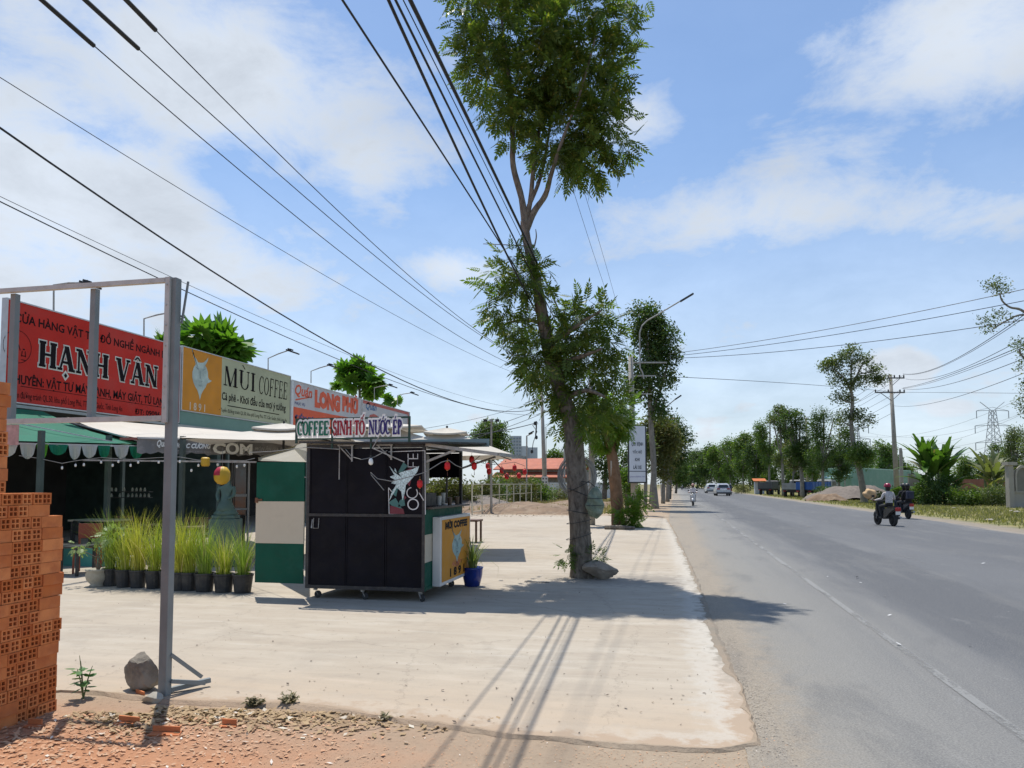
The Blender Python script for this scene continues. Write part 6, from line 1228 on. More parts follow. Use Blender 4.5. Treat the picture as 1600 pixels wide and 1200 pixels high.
# vertical sign
D2 = D1-.35; t_ = thing('vertical_sign', 'tall white notice panel with dark lines of text fixed to the lamp pole', 'sign', tuple(V(997, 753, D2)))
a, b_ = V(981.5, 755, D2), V(1010.5, 664, D2); X_ = RT; mb = MB(); w_ = (b_-a).dot(RT); h_ = b_.z-a.z; cc = a-RT*.0
YR = (RT*math.cos(.0)+HD*.10).normalized()
mb.prism([(0, 0), (w_, 0), (w_, h_), (0, h_)], cc, YR, EZ, HD*.10); mb.build('frame', DARKM, t_)
mb = MB(); mb.prism([(.07, .07), (w_-.07, .07), (w_-.07, h_-.05), (.07, h_-.05)], cc-HD*.012, YR, EZ, HD*.01); fc = mb.build('face', M('sign_face', (.58, .62, .68), .4, 0, .05), t_)
mb = MB()
for (s_, yc_, hh, ww) in (('QUY ĐỊNH', 695, 6.0, .62), ('TỐC ĐỘ', 706.5, 6.0, .50), ('KHI', 718.5, 4.2, .24), ('LÁI XE', 730, 5.6, .44)):
    zc = V(997, yc_, D2).z; hm = hh*D2/FPX; put_text(mb, s_, cc-HD*.02+YR*(w_*(.5-ww/2))+EZ*(zc-cc.z-hm/2), YR, EZ, w_*ww, hm*1.2, .03)
zc = V(997, 737, D2).z-cc.z; mb.add([cc-HD*.02+YR*.07+EZ*zc, cc-HD*.02+YR*(w_-.07)+EZ*zc, cc-HD*.02+YR*(w_-.07)+EZ*(zc+.04), cc-HD*.02+YR*.07+EZ*(zc+.04)], [(0, 1, 2, 3)]); mb.build('lettering', M('sign_slate', (.07, .09, .12), .5), fc)
mb = MB(); zc = V(997, 745, D2).z-cc.z; put_text(mb, 'ptmobike.vn', cc-HD*.02+YR*(w_*.12)+EZ*(zc-.05), YR, EZ, w_*.76, .10, .0); mb.build('small_lettering', M('sign_violet', (.16, .15, .34), .5), fc)
p2, c2, top2 = cpole('concrete pole standing in the dirt beyond the railing', 852, 785, 9.8, .21, .13, -.3)
mb = MB(); z_ = 2.1; mb.bx(c2.x-.28, c2.x+.28, c2.y-.27, c2.y-.20, 1.55, 2.25); mb.build('number_plate', M('plate_pale', (.55, .54, .5), .6), p2)
mb = MB()
for (a_, b2) in ((-.13, 2.05), (.13, 2.05), (-.13, 1.75), (.13, 1.75)): mb.bx(c2.x+a_-.06, c2.x+a_+.06, c2.y-.29, c2.y-.275, b2-.06, b2+.06)
mb.build('plate_marks', DARKM, p2)
mb = MB(); pts = [V(838, 658, 60), V(838, 668, 60), V(837, 680, 60), V(838, 684, 60)]; mb.tube(pts, .06, 6); mb.tube([V(841, 662, 60), V(832, 664, 60), V(839, 674, 60), V(833, 692, 60), V(831, 706, 60)], .03, 5)
for x, y in ((838, 684), (831, 706), (836, 662)): mb.lathe([(0, -.15), (.13, -.05), (.1, .15), (0, .2)], V(x, y, 60), 8)
tag(mb.build('cable_joint', DARKM), 'dark cable joints dangling left of the concrete pole in the dirt', 'cable joint')
p3, c3, top3 = cpole('thin concrete pole right behind the big tree trunk', 925, 821, 5.6, .13, .10)
# thin mast with flood lights
cm = G(767.5, 803, -.018); t_ = thing('flood_light_mast', 'slim mast with a flood light cluster at the railing', 'mast', tuple(cm)); mb = MB(); mb.tube([cm, cm+EZ*5.0], [.07, .05], 8); mb.build('shaft', CP, t_)
for k in (-.32, 0, .32): mb = MB(); mb.bar(cm+EZ*5.05+RT*(k-.11), cm+EZ*5.05+RT*(k+.11), .16, .14); mb.build('flood_light', DARKM if k else GRYM, t_)
cm = V(823, 790, 55); cm.z = -.018; t_ = thing('lamp_mast', 'thin lamp mast with a short arm left of the concrete pole', 'mast', tuple(cm)); mb = MB(); mb.tube([cm, V(823, 681, 55)], .06, 6); mb.tube([V(823, 681, 55), V(832, 677, 55)], .04, 6); mb.build('shaft', GRYM, t_); mb = MB(); mb.bar(V(826, 678, 55), V(834, 674, 55), .3, .1); mb.build('lamp_head', DARKM, t_)
cm = V(882, 780, 95); cm.z = 0; t_ = thing('far_pole', 'thin grey pole above the right end of the red roofs', 'pole', tuple(cm)); MB().tube([cm, V(882, 694, 95)], .14, 6).build('shaft', GRYM, t_)
cm = V(854, 780, 90); cm.z = 0; MB().tube([cm, V(853, 668, 90)], .05, 6).build('shaft', GRYM, thing('far_pole', 'very thin rod just right of the concrete pole in the dirt', 'pole', tuple(cm)))
cf = V(1033, 760, 95); cf.z = -.018; t_ = thing('street_lamp', 'far street lamp arm showing right of the tall narrow tree', 'street lamp', tuple(cf)); MB().tube([cf, V(1031, 680, 95), V(1033, 650, 95), V(1040, 636, 95), V(1055, 624, 95)], .07, 6).build('pole', GRYM, t_); MB().bar(V(1055, 624, 95), V(1064, 618, 95), .5, .18).build('lamp_head', DARKM, t_)
# right pole with two crossarms
def ppole(lab, D, px, ytop, full=True):
    c = V(px, 760, D); c.z = -.018; H = V(px-6, ytop, D).z; t_ = thing('utility_pole', lab, 'utility pole', tuple(c), 'utility poles on the far side of the road'); lean = -.35 if full else 0
    top = c+EZ*H+RT*lean; MB().tube([c, top], [.26, .14], 12).build('shaft', CP, t_, True)
    for k, (dz, l0, l1) in enumerate(((.35, -.35, 1.25), (1.75, -1.6, 1.25))):
        o = top-EZ*dz; mb = MB(); mb.bar(o+RT*l0-HD*.15, o+RT*l1-HD*.15, .11, .12); mb.bar(o-EZ*.8-HD*.1, o+RT*l1*.7-HD*.15, .05); mb.bar(o-EZ*.8-HD*.1, o+RT*min(l0, -.1)*.7-HD*.15, .05); ca = mb.build('crossarm', M('arm_steel', (.16, .16, .17), .5, .3), t_)
        for x in (l0+.05, (l0+l1)/2-.15, l1-.45, l1-.05): mb = MB(); mb.lathe([(.05, .06), (.08, .12), (.05, .16), (.08, .21), (.03, .30)], o+RT*x-HD*.15, 8); mb.build('insulator', DARKM, ca)
    return t_, c, top
RP, rc, rtop = ppole('tall utility pole with two crossarms behind the two black-clad riders', 71, 1402, 585)
RP2, rc2, rtop2 = ppole('second utility pole half hidden in the roadside crowns', 118, 1262, 652, False)
cs = V(1409, 760, 76); cs.z = 0; MB().tube([cs, V(1407.5, 706, 76), V(1407, 700, 76)], [.2, .17, .12], 10).build('shaft', CP, thing('short_pole', 'short pale pole left of the utility pole before the shed', 'pole', tuple(cs)))
def proj(P): d = P-EYE; z = d.dot(FW); return 800+FPX*d.dot(RT)/z, PPY-FPX*d.dot(UP)/z
def wire(A, B, mid=None, r=.012, lab='', t0=-.35, grp='overhead wires', mat=None, sag=None):
    A = V(*A) if not isinstance(A, Vector) else A; B = V(*B) if not isinstance(B, Vector) else B
    s = 0.0
    if mid:
        lo, hi = 0.0, 1.0
        for _ in range(50):
            t = (lo+hi)/2; x, y = proj(A.lerp(B, t))
            if (x < mid[0]) == (proj(A)[0] < proj(B)[0]): lo = t
            else: hi = t
        t = lo; P = A.lerp(B, t); D = (P-EYE).dot(HD); s = (P.z-V(mid[0], mid[1], D).z)/(4*t*(1-t))
    if sag is not None: s = sag
    mb = MB(); pts = []
    for i in range(41): t = t0+(1-t0)*i/40; P = A.lerp(B, t); P.z -= 4*s*t*(1-t); pts.append(P)
    mb.tube(pts, r, 5); return tag(mb.build('overhead_wire', mat or WBK), lab, 'wire', grp)
WBK = M('wire_black', (.012, .012, .013), .6)
wl1 = wire((65, 0, 16), (880, 590, 75), (437, 317), .016, 'black-sleeved high wire from the top left corner, lowest of the three')
wl2 = wire((133, 0, 16), (883, 585, 75), (437, 273), .016, 'black-sleeved high wire from the top left, middle one of the three')
wl3 = wire((197, 0, 16), (887, 582, 75), (437, 241), .016, 'black-sleeved high wire from the top left, rightmost of the three')
wire((0, 121, 14), (855, 600, 62), (372, 350), .009, 'thin wire leaving the left edge well above the sign frame')
wire((0, 200, 13.3), (845, 637, 62), (422, 480), .022, 'thick sagging cable crossing from the left edge above the sign frame')
wire((0, 307, 13), (846, 641, 62), (463, 520), .006, 'hair-thin wire just above the corner of the sign frame')
wire((0, 315, 13), (848, 648, 62), (433, 520), .012, 'thin wire passing behind the corner of the sign frame')
for wl, xe in ((wl1, 148), (wl2, 218), (wl3, 250)):
    cs_ = [Vector(v.co) for v in wl.data.vertices]; ring = [sum((cs_[i*5+j] for j in range(5)), Vector())/5 for i in range(len(cs_)//5)]; fine_ = []
    for a_, b_ in zip(ring, ring[1:]): fine_ += [a_.lerp(b_, k/12) for k in range(12)]
    seg = [p for p in fine_ if -60 < proj(p)[0] < xe and (p-EYE).dot(FW) > 1]; MB().tube(seg, .055, 8).build('sleeve', WBK, wl)
PE = top3-EZ*.1
wire((535, 0, 5.37), PE+RT*-.05-EZ*.3, (730, 300), .010, 'leftmost twisted cable of the bundle over the big tree', t0=-1.2)
wire((607, 0, 5.37), PE-EZ*.22, (745, 300), .014, 'second cable from the left in the bundle over the big tree', t0=-1.2)
wire((618, 0, 5.37), PE-EZ*.12, (767, 300), .011, 'third cable from the left in the bundle over the big tree', t0=-1.2)
wire((630, 0, 5.37), PE-EZ*.06, (778, 297), .005, 'thinnest cable of the bundle over the big tree', t0=-1.2)
wire((641, 0, 5.37), PE, (785, 297), .018, 'thickest rightmost cable of the bundle over the big tree', t0=-1.2)
wire((850, 150, 16), top1-EZ*.2, (922, 380), .006, 'thin wire dropping from behind the upper crown, left of two', t0=-.6); wire((866, 150, 16), top1-EZ*.1, (937, 380), .006, 'thin wire dropping from behind the upper crown, right of two', t0=-.6)
wire((1600, 452, 24), (1045, 553, 38), (1400, 494), .012, 'highest wire crossing the sky above the road', t0=-.5); wire((1600, 470, 24), (1045, 557, 38), (1400, 507), .012, 'second wire crossing the sky above the road', t0=-.5); wire((1600, 500, 24), (1045, 560, 38), (1400, 529), .012, 'third wire crossing the sky above the road', t0=-.5)
wire(top1-EZ*1.0, (1400, 613, 71), (1250, 600), .016, 'faint wire from the lamp pole across the road to the utility pole', t0=0); wire((1400, 613, 71), (1700, 616, 50), (1550, 614), .014, 'level wire running right from the utility pole', t0=0)
for (e, st_, mid, r_, lab) in (((1600, 492, 26), (1411, 584, 71), (1500, 557), .016, 'upper wire sweeping up from the top crossarm'), ((1600, 497, 26), (1411, 585, 71), (1500, 559), .012, 'wire just under the upper one from the top crossarm'), ((1600, 528, 27), (1415, 592, 71), (1487, 582), .014, 'wire from the tip of the top crossarm'),
    ((1600, 539, 27), (1411, 606, 71), (1500, 580), .016, 'wire sweeping up from the lower crossarm'), ((1600, 543, 27), (1411, 607, 71), (1500, 583), .012, 'wire paired with the one from the lower crossarm'), ((1600, 560, 27), (1409, 607, 71), (1512, 592), .014, 'lowest wire from the lower crossarm'), ((1600, 583, 27), (1396, 634, 71), (1512, 615), .012, 'slack wire below both crossarms')):
    wire(e, st_, mid, r_, lab, t0=-.5)
for i, (x, dz) in enumerate(((-.3, .1), (1.15, .1), (-1.5, 1.5), (-.5, 1.5), (.9, 1.5), (-.1, 2.8), (-.1, 3.8))): wire(rtop+RT*x-EZ*dz, rtop2+RT*x-EZ*dz, None, .016, 'wire %s between the two utility poles' % ('from the top arm, near side', 'from the top arm, far tip', 'from the lower arm, leftmost', 'from the lower arm, second', 'from the lower arm, rightmost', 'below the arms, upper', 'below the arms, lowest')[i], t0=0, sag=.7, grp='wires between the utility poles')
for (xa, ya, xb, yb, m_, r_, lab) in ((640, 673, 845, 625, (740, 655), .012, 'upper rising wire behind the umbrellas'), (700, 690, 843, 640, (780, 663), .02, 'rising wire meeting the flood light mast'), (690, 700, 843, 648, (780, 672), .02, 'rising wire just above the dark tree'), (735, 680, 840, 660, (790, 672), .03, 'thick rising cable ending in the cable joints')):
    wire((xa, ya, 45), (xb, yb, 61), m_, r_, lab, t0=-.3)
# pylons
PYM = M('hazed_steel', (.32, .34, .37), .5, .3)  # steel kept pale blue-grey: distance haze is put into its colour
def pylon(lab, px, D, ytop, H=46):
    c = V(px, 760, D); c.z = -1; zt_ = V(px, ytop, D).z; k = zt_/H; t_ = thing('pylon', lab, 'pylon', tuple(c), 'lattice pylons on the horizon'); mb = MB(); w_ = .22*k*(D/380)
    def lv(z): return (4.2*(1-z/46)**1.2+.85)*k
    zs = [0, 6, 11, 16, 20, 24, 27.5, 31, 34.5, 38, 41.5]
    P_ = lambda sx, sy, z: c+RT*sx*lv(z)+HD*sy*lv(z)+EZ*z*k
    for a, b_ in zip(zs, zs[1:]):
        for sx, sy in ((-1, -1), (1, -1), (1, 1), (-1, 1)):
            mb.bar(P_(sx, sy, a), P_(sx, sy, b_), w_); nx, ny = (-sy, sx) if True else (0, 0); mb.bar(P_(sx, sy, a), P_(nx, ny, b_), w_*.6); mb.bar(P_(nx, ny, a), P_(sx, sy, b_), w_*.6)
    mb.build('tower', PYM, t_)
    for z in (24, 33, 41):
        mb = MB(); L = (9.5 if z < 40 else 8.5)*k
        for s_ in (-1, 1): mb.bar(c+EZ*(z+.6)*k, c+RT*s_*L+EZ*(z+.2)*k, w_*1.1); mb.bar(c+EZ*(z+2.2)*k, c+RT*s_*L+EZ*(z+.3)*k, w_*.7); mb.bar(c+RT*s_*L+EZ*(z+.2)*k, c+RT*s_*L+EZ*(z-3.8)*k, w_*1.4)
        if z == 41:
            for s_ in (-1, 1): mb.bar(c+RT*s_*.8*k+EZ*41.5*k, c+RT*s_*6.5*k+EZ*46*k, w_*1.1)
        mb.build('crossarm', PYM, t_)
    return c, k
ca_, ka = pylon('lattice pylon rising over the bushes near the right edge', 1555, 384, 625); cb_, kb = pylon('fainter lattice pylon showing through the thin tree', 1340, 520, 655)
for z in (20.5, 29.5, 37.5):
    for s_ in (-1, 1):
        a = ca_+RT*s_*9*ka+EZ*z*ka; b_ = cb_+RT*s_*9*kb+EZ*z*kb; wire(a, b_, None, .07, 'faint high-voltage line between the pylons', t0=-.5, sag=6, grp='high-voltage lines between the pylons', mat=PYM)
# ================================================================== LEFT MID-GROUND
FN = M('cream_pipe', (.60, .56, .42), .5, 0, .1, 5)
fx = -10.1; t_ = thing('railing', 'cream tubular railing along the dirt plot', 'railing', (fx, 55, 0))
mb = MB(); mb.bar((fx, 37, 1.58), (fx, 76, 1.58), .05); mb.build('top_rail', FN, t_); mb = MB(); mb.bar((fx, 37, .95), (fx, 76, .95), .035); mb.build('middle_rail', FN, t_); mb = MB(); mb.bar((fx, 37, .15), (fx, 76, .15), .035); mb.build('bottom_rail', FN, t_)
for k in range(20): y = 37+k*2.05; mb = MB(); mb.bar((fx, y, -.018), (fx, y, 1.55), .055); mb.build('post', FN, t_)
# heap of soil along the plot and gravel bank
def heap(name, c, rx, ry, h, mat, lab, seed, cat='heap'):
    q = np.random.default_rng(seed); n_ = 44; v = []; ph = q.uniform(0, 6.28, 6)
    for j in range(n_+1):
        for i in range(n_+1):
            u, w_ = i/n_*2-1, j/n_*2-1; r_ = math.sqrt(u*u+w_*w_); an = math.atan2(w_, u); rr = r_*(1+.12*math.sin(3*an+ph[0])+.08*math.sin(5*an+ph[1]))
            z = h*max(0, math.cos(min(rr, 1)*math.pi/2))**.9*(1+.15*math.sin(u*7+ph[2])*math.sin(w_*6+ph[3]))+(q.normal()*.025*h if rr < 1 else 0); v.append((c[0]+u*rx, c[1]+w_*ry, z-.06))
    f = np.array([[j*(n_+1)+i, j*(n_+1)+i+1, (j+1)*(n_+1)+i+1, (j+1)*(n_+1)+i] for j in range(n_) for i in range(n_)]); return tag(nplink(name, v, f, mat, smooth=True, origin=(c[0], c[1], -.018)), lab, cat)
SO = M('brown_soil', (.20, .135, .085), .95, 0, .3, 2, 1, 14, dirt=(.30, .23, .16), dscale=1.2, damt=.8); GV = M('grey_gravel', (.19, .16, .135), .95, 0, .25, 3, 1, 12, dirt=(.16, .13, .11), dscale=1.5, damt=.7)
heap('soil_heap', (-8.4, 42.5), 4.6, 4.2, .55, SO, 'low brown soil bank at the far edge of the forecourt', 3); heap('soil_heap', (-6.2, 51), 4.0, 7.5, .5, SO, 'longer low soil bank behind, round the concrete pole', 5); heap('gravel_heap', (-13.5, 46), 4, 5, .9, GV, 'grey rubble bank left of the railing seen under the lanterns', 6)
p = V(1330, 760, 74); heap('gravel_heap', (p.x, p.y), 4.6, 3.2, 1.5, GV, 'large grey-brown gravel heap before the green shed', 7); p = V(1293, 760, 70); heap('soil_heap', (p.x, p.y), 2.0, 1.6, .75, SO, 'small orange-brown soil heap by the blue lorry', 8)
q = random.Random(12)
chips('rubble', 900, lambda q: (q.uniform(735, 900), q.uniform(790, 808)), .10, leafmat('rubble_bits', (.4, .33, .25), (.25, .18, .12), None, 0, .9), .0); 
# buildings beyond
def gx(px, D): p = V(px, 760, D); return Vector((p.x, p.y, 0))
def wallseg(name, lab, a, b_, h, th, mat, cat='wall'):
    d = (b_-a).normalized(); n_ = Vector((-d.y, d.x, 0))*th; mb = MB(); mb.add([a, b_, b_+n_, a+n_]+[p+EZ*h for p in (a, b_, b_+n_, a+n_)], [(3, 2, 1, 0), (4, 5, 6, 7), (0, 1, 5, 4), (1, 2, 6, 5), (2, 3, 7, 6), (3, 0, 4, 7)]); o = mb.build(name, mat, origin=tuple(a)); return tag(o, lab, cat)
RW = M('white_render', (.50, .53, .55), .8, 0, .08, .5, dirt=(.35, .36, .36), dscale=.3, damt=.5)
wallseg('boundary_wall', 'long low white wall below the red roofs', gx(790, 88), gx(962, 84), 1.75, .2, RW)
TILE = M('red_tiles', (.40, .12, .065), .75, 0, .15, 1.2, .3, 8)
hb_ = thing('red_roofed_building', 'long low building with a two-tier orange-red tiled roof', 'building', tuple(gx(860, 100)))
a, b_ = gx(780, 100), gx(898, 96); d = (b_-a).normalized(); n_ = Vector((-d.y, d.x, 0))
def boxd(mb, a, L, n0, n1, z0, z1): P = [a+n_*n0, a+d*L+n_*n0, a+d*L+n_*n1, a+n_*n1]; mb.add([p+EZ*z0 for p in P]+[p+EZ*z1 for p in P], [(3, 2, 1, 0), (4, 5, 6, 7), (0, 1, 5, 4), (1, 2, 6, 5), (2, 3, 7, 6), (3, 0, 4, 7)])
L_ = (b_-a).length; mb = MB(); boxd(mb, a, L_, 0, 8, 0, 2.3); mb.build('wall', M('shaded_wall', (.25, .24, .22), .8), hb_)
def slope(mb, y0, z0, y1, z1, th=.12): P = [a-d*.6+n_*y0+EZ*z0, a+d*(L_+.6)+n_*y0+EZ*z0, a+d*(L_+.6)+n_*y1+EZ*z1, a-d*.6+n_*y1+EZ*z1]; mb.add(P+[p+EZ*th for p in P], [(3, 2, 1, 0), (4, 5, 6, 7), (0, 1, 5, 4), (1, 2, 6, 5), (2, 3, 7, 6), (3, 0, 4, 7)])
mb = MB(); slope(mb, -1.6, 2.35, .2, 3.05); mb.build('lower_roof', TILE, hb_); mb = MB(); slope(mb, -.7, 3.45, 3.4, 4.95); slope(mb, 3.4, 4.95, 8.5, 3.4); mb.build('upper_roof', TILE, hb_); mb = MB(); boxd(mb, a, L_, .25, 7, 2.31, 3.5); mb.build('clerestory', M('shaded_wall', (.25, .24, .22)), hb_)
for k in range(7):
    mb = MB(); s0 = 1+k*(L_-2)/7; P = [a+d*s0-n_*.02, a+d*(s0+.8)-n_*.02]; mb.add([P[0]+EZ*1.0, P[1]+EZ*1.0, P[1]+EZ*2.0, P[0]+EZ*2.0, P[0]+EZ*1-n_*.05, P[1]+EZ*1-n_*.05, P[1]+EZ*2-n_*.05, P[0]+EZ*2-n_*.05], [(4, 5, 6, 7), (0, 4, 7, 3), (1, 2, 6, 5), (3, 7, 6, 2), (0, 1, 5, 4)]); mb.build('window', GLD, hb_)
HZ = M('hazed_tower', (.42, .46, .50), .7, 0, .05, .1)  # walls and windows paled towards blue, haze painted into their colour
hz = thing('apartment_block', 'hazy pale apartment blocks beyond the red roofs', 'building', tuple(gx(812, 420))); D = 420
def pxbox(mb, xa, xb, yt, D, dp=12): p0, p1_ = gx(xa, D), gx(xb, D); z = V(xa, yt, D).z; P = [p0, p1_, p1_+HD*dp, p0+HD*dp]; mb.add(P+[p+EZ*z for p in P], [(3, 2, 1, 0), (4, 5, 6, 7), (0, 1, 5, 4), (1, 2, 6, 5), (2, 3, 7, 6), (3, 0, 4, 7)])
mb = MB(); pxbox(mb, 796, 815, 681, D); pxbox(mb, 815.2, 825, 697, D); pxbox(mb, 825.2, 840, 699, D+3); mb.build('wall', HZ, hz)
for r_ in range(6):
    for cidx in range(4):
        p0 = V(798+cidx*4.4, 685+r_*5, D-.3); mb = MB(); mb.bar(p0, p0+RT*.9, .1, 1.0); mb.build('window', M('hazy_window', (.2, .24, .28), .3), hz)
# ------------------------------------------------------------------ right mid-ground
GS = M('shed_green', (.10, .24, .19), .5, .1, .06, .4)
sh_ = thing('green_shed', 'long green metal shed behind the gravel heap', 'shed', tuple(gx(1375, 112))); a, b_ = gx(1331, 106), gx(1424, 122); zA, zB = V(1331, 732, 106).z, V(1424, 737, 122).z
P = [a, b_, b_+HD*10+RT*1, a+HD*10]; mb = MB(); zz_ = [zA, zB, zB, zA]; mb.add(P+[p+EZ*z for p, z in zip(P, zz_)], [(3, 2, 1, 0), (0, 1, 5, 4), (1, 2, 6, 5), (2, 3, 7, 6), (3, 0, 4, 7)]); mb.build('wall', GS, sh_)
mb = MB(); mb.add([p+EZ*(z+.02) for p, z in zip(P, zz_)]+[p+EZ*(z+.2) for p, z in zip(P, zz_)], [(3, 2, 1, 0), (4, 5, 6, 7), (0, 1, 5, 4), (1, 2, 6, 5), (2, 3, 7, 6), (3, 0, 4, 7)]); mb.build('roof', M('roof_mint', (.28, .45, .38), .5), sh_)
mb = MB(); c_ = V(1331, 742, 104); e_ = V(1307, 748, 104); dpt = HD*6; mb.add([c_, e_, e_+dpt, c_+dpt]+[p+EZ*.12 for p in (c_, e_, e_+dpt, c_+dpt)], [(3, 2, 1, 0), (4, 5, 6, 7), (0, 1, 5, 4), (1, 2, 6, 5), (2, 3, 7, 6), (3, 0, 4, 7)]); mb.build('porch_roof', M('roof_mint', (.28, .45, .38)), sh_)
for px in (1309, 1320): mb = MB(); p = V(px, 747, 104); mb.bar(Vector((p.x, p.y, 0)), p, .12); mb.build('porch_post', GRYM, sh_)
wallseg('brick_wall', 'low red brick wall behind the bushes right of the banana clump', gx(1488, 66), gx(1572, 62), 2.0, .2, M('wall_brick', (.30, .13, .09), .85, 0, .15, 3, .3, 20))
wallseg('shack_wall', 'small weathered shed wall left of the big banana clump', gx(1420, 80), gx(1441, 80), 2.7, .2, M('weathered', (.18, .17, .15), .9, 0, .3, 1))
CW_ = M('grey_render', (.34, .315, .275), .85, 0, .12, 1.2, .2, 20, dirt=(.24, .22, .18), dscale=1, damt=.5)
gw = thing('concrete_wall', 'grey concrete wall with an arched niche and a capped pillar at the right edge', 'wall', tuple(gx(1580, 50))); Dg = 50; zt_ = V(1580, 727, Dg).z; a = gx(1573, Dg); k_ = Dg/FPX
def gb_(mb, xa, xb, z0, z1, d0, d1): p0 = gx(xa, Dg)+HD*d0; p1_ = gx(xb, Dg)+HD*d0; P = [p0, p1_, p1_+HD*(d1-d0), p0+HD*(d1-d0)]; mb.add([p+EZ*z0 for p in P]+[p+EZ*z1 for p in P], [(3, 2, 1, 0), (4, 5, 6, 7), (0, 1, 5, 4), (1, 2, 6, 5), (2, 3, 7, 6), (3, 0, 4, 7)])
mb = MB(); gb_(mb, 1575.5, 1583, 0, zt_, -.1, .3); gb_(mb, 1573, 1588, zt_+.002, zt_+.22, -.2, .4); mb.build('pillar', CW_, gw)
mb = MB(); gb_(mb, 1583.2, 1660, 0, zt_-.3, .05, .28); mb.build('wall', CW_, gw); mb = MB(); gb_(mb, 1582, 1660, 1.0, 1.1, -.02, .048); mb.build('ledge', CW_, gw)
mb = MB(); wa = 1586; arc_ = []
def apt(u, z): return gx(wa+u, Dg)+HD*.03+EZ*z
ow = 24; oz0, oz1 = 1.12, 3.0; outl = [(0, oz0), (0, 2.1)]+[(ow/2-ow/2*math.cos(t), 2.1+.75*math.sin(t)) for t in [math.pi*i/14 for i in range(1, 14)]]+[(ow, 2.1), (ow, oz0)]
inn = [(2.5, oz0), (2.5, 2.08)]+[(ow/2-(ow/2-2.5)*math.cos(t), 2.08+.6*math.sin(t)) for t in [math.pi*i/14 for i in range(1, 14)]]+[(ow-2.5, 2.08), (ow-2.5, oz0)]
for i in range(len(outl)-1): A4 = [apt(*outl[i]), apt(*outl[i+1]), apt(*inn[i+1]), apt(*inn[i])]; mb.add(A4+[p-HD*.1 for p in A4], [(0, 1, 2, 3), (7, 6, 5, 4), (0, 4, 5, 1), (2, 6, 7, 3)])
mb.build('arch_moulding', CW_, gw); mb = MB(); mb.add([apt(*p)+HD*.015 for p in inn], [tuple(range(len(inn)))]); mb.build('niche', M('niche_dark', (.2, .19, .165), .9), gw)
for k, (px, py) in enumerate(((1580, 800), (1590, 802), (1562, 790), (1490, 795), (1545, 815))):
    rk = rock('pale_rubble', G(px, py, -.018), .13+.03*(k % 3), M('pale_stone', (.5, .47, .4)), 40+k, (1.3, .8, .5), 2); rk.location = G(px, py, -.018); tag(rk, 'pale stone on the verge grass, %s' % ('by the foot of the concrete wall', 'farthest right', 'right of the dark tangled bush', 'before the big banana clump', 'nearest the road edge')[k], 'stone')
# ================================================================== VEHICLES
def sideprism(prof, w_, name, mat, parent, bevel=.04, taper=None):
    bm = bmesh.new(); n_ = len(prof); L0 = [bm.verts.new((-w_/2, y, z)) for y, z in prof]; R0 = [bm.verts.new((w_/2, y, z)) for y, z in prof]
    bm.faces.new(L0[::-1]); bm.faces.new(R0)
    for i in range(n_): bm.faces.new((L0[i], L0[(i+1) % n_], R0[(i+1) % n_], R0[i]))
    bmesh.ops.recalc_face_normals(bm, faces=bm.faces); bmesh.ops.bevel(bm, geom=bm.edges[:], offset=bevel, segments=2, affect='EDGES', clamp_overlap=True)
    if taper:
        for v in bm.verts: v.co.x *= taper(v.co)
    bm.verts.index_update(); vs = [tuple(v.co) for v in bm.verts]; fs = [[v.index for v in f.verts] for f in bm.faces]; bm.free()
    o = nplink(name, vs, fs, mat, parent); return autosmooth(o, 35)
RUB = M('tyre_rubber', (.02, .02, .02), .8); RIM = M('rim_metal', (.3, .3, .3), .35, .6)
def wheel(parent, c, r, w_, name='wheel'):
    c = Vector(c); mb = MB(); mb.lathe([(r*.62, -w_/2), (r*.9, -w_/2), (r, -w_*.3), (r, w_*.3), (r*.9, w_/2), (r*.62, w_/2), (r*.62, -w_/2)], c, 22, 'x'); t_ = mb.build(name, RUB, parent, True)
    mb = MB(); mb.lathe([(0, -w_*.35), (r*.18, -w_*.4), (r*.60, -w_*.2), (r*.61, w_*.2), (r*.18, w_*.4), (0, w_*.35)], c, 16, 'x'); mb.build('rim', RIM, t_)
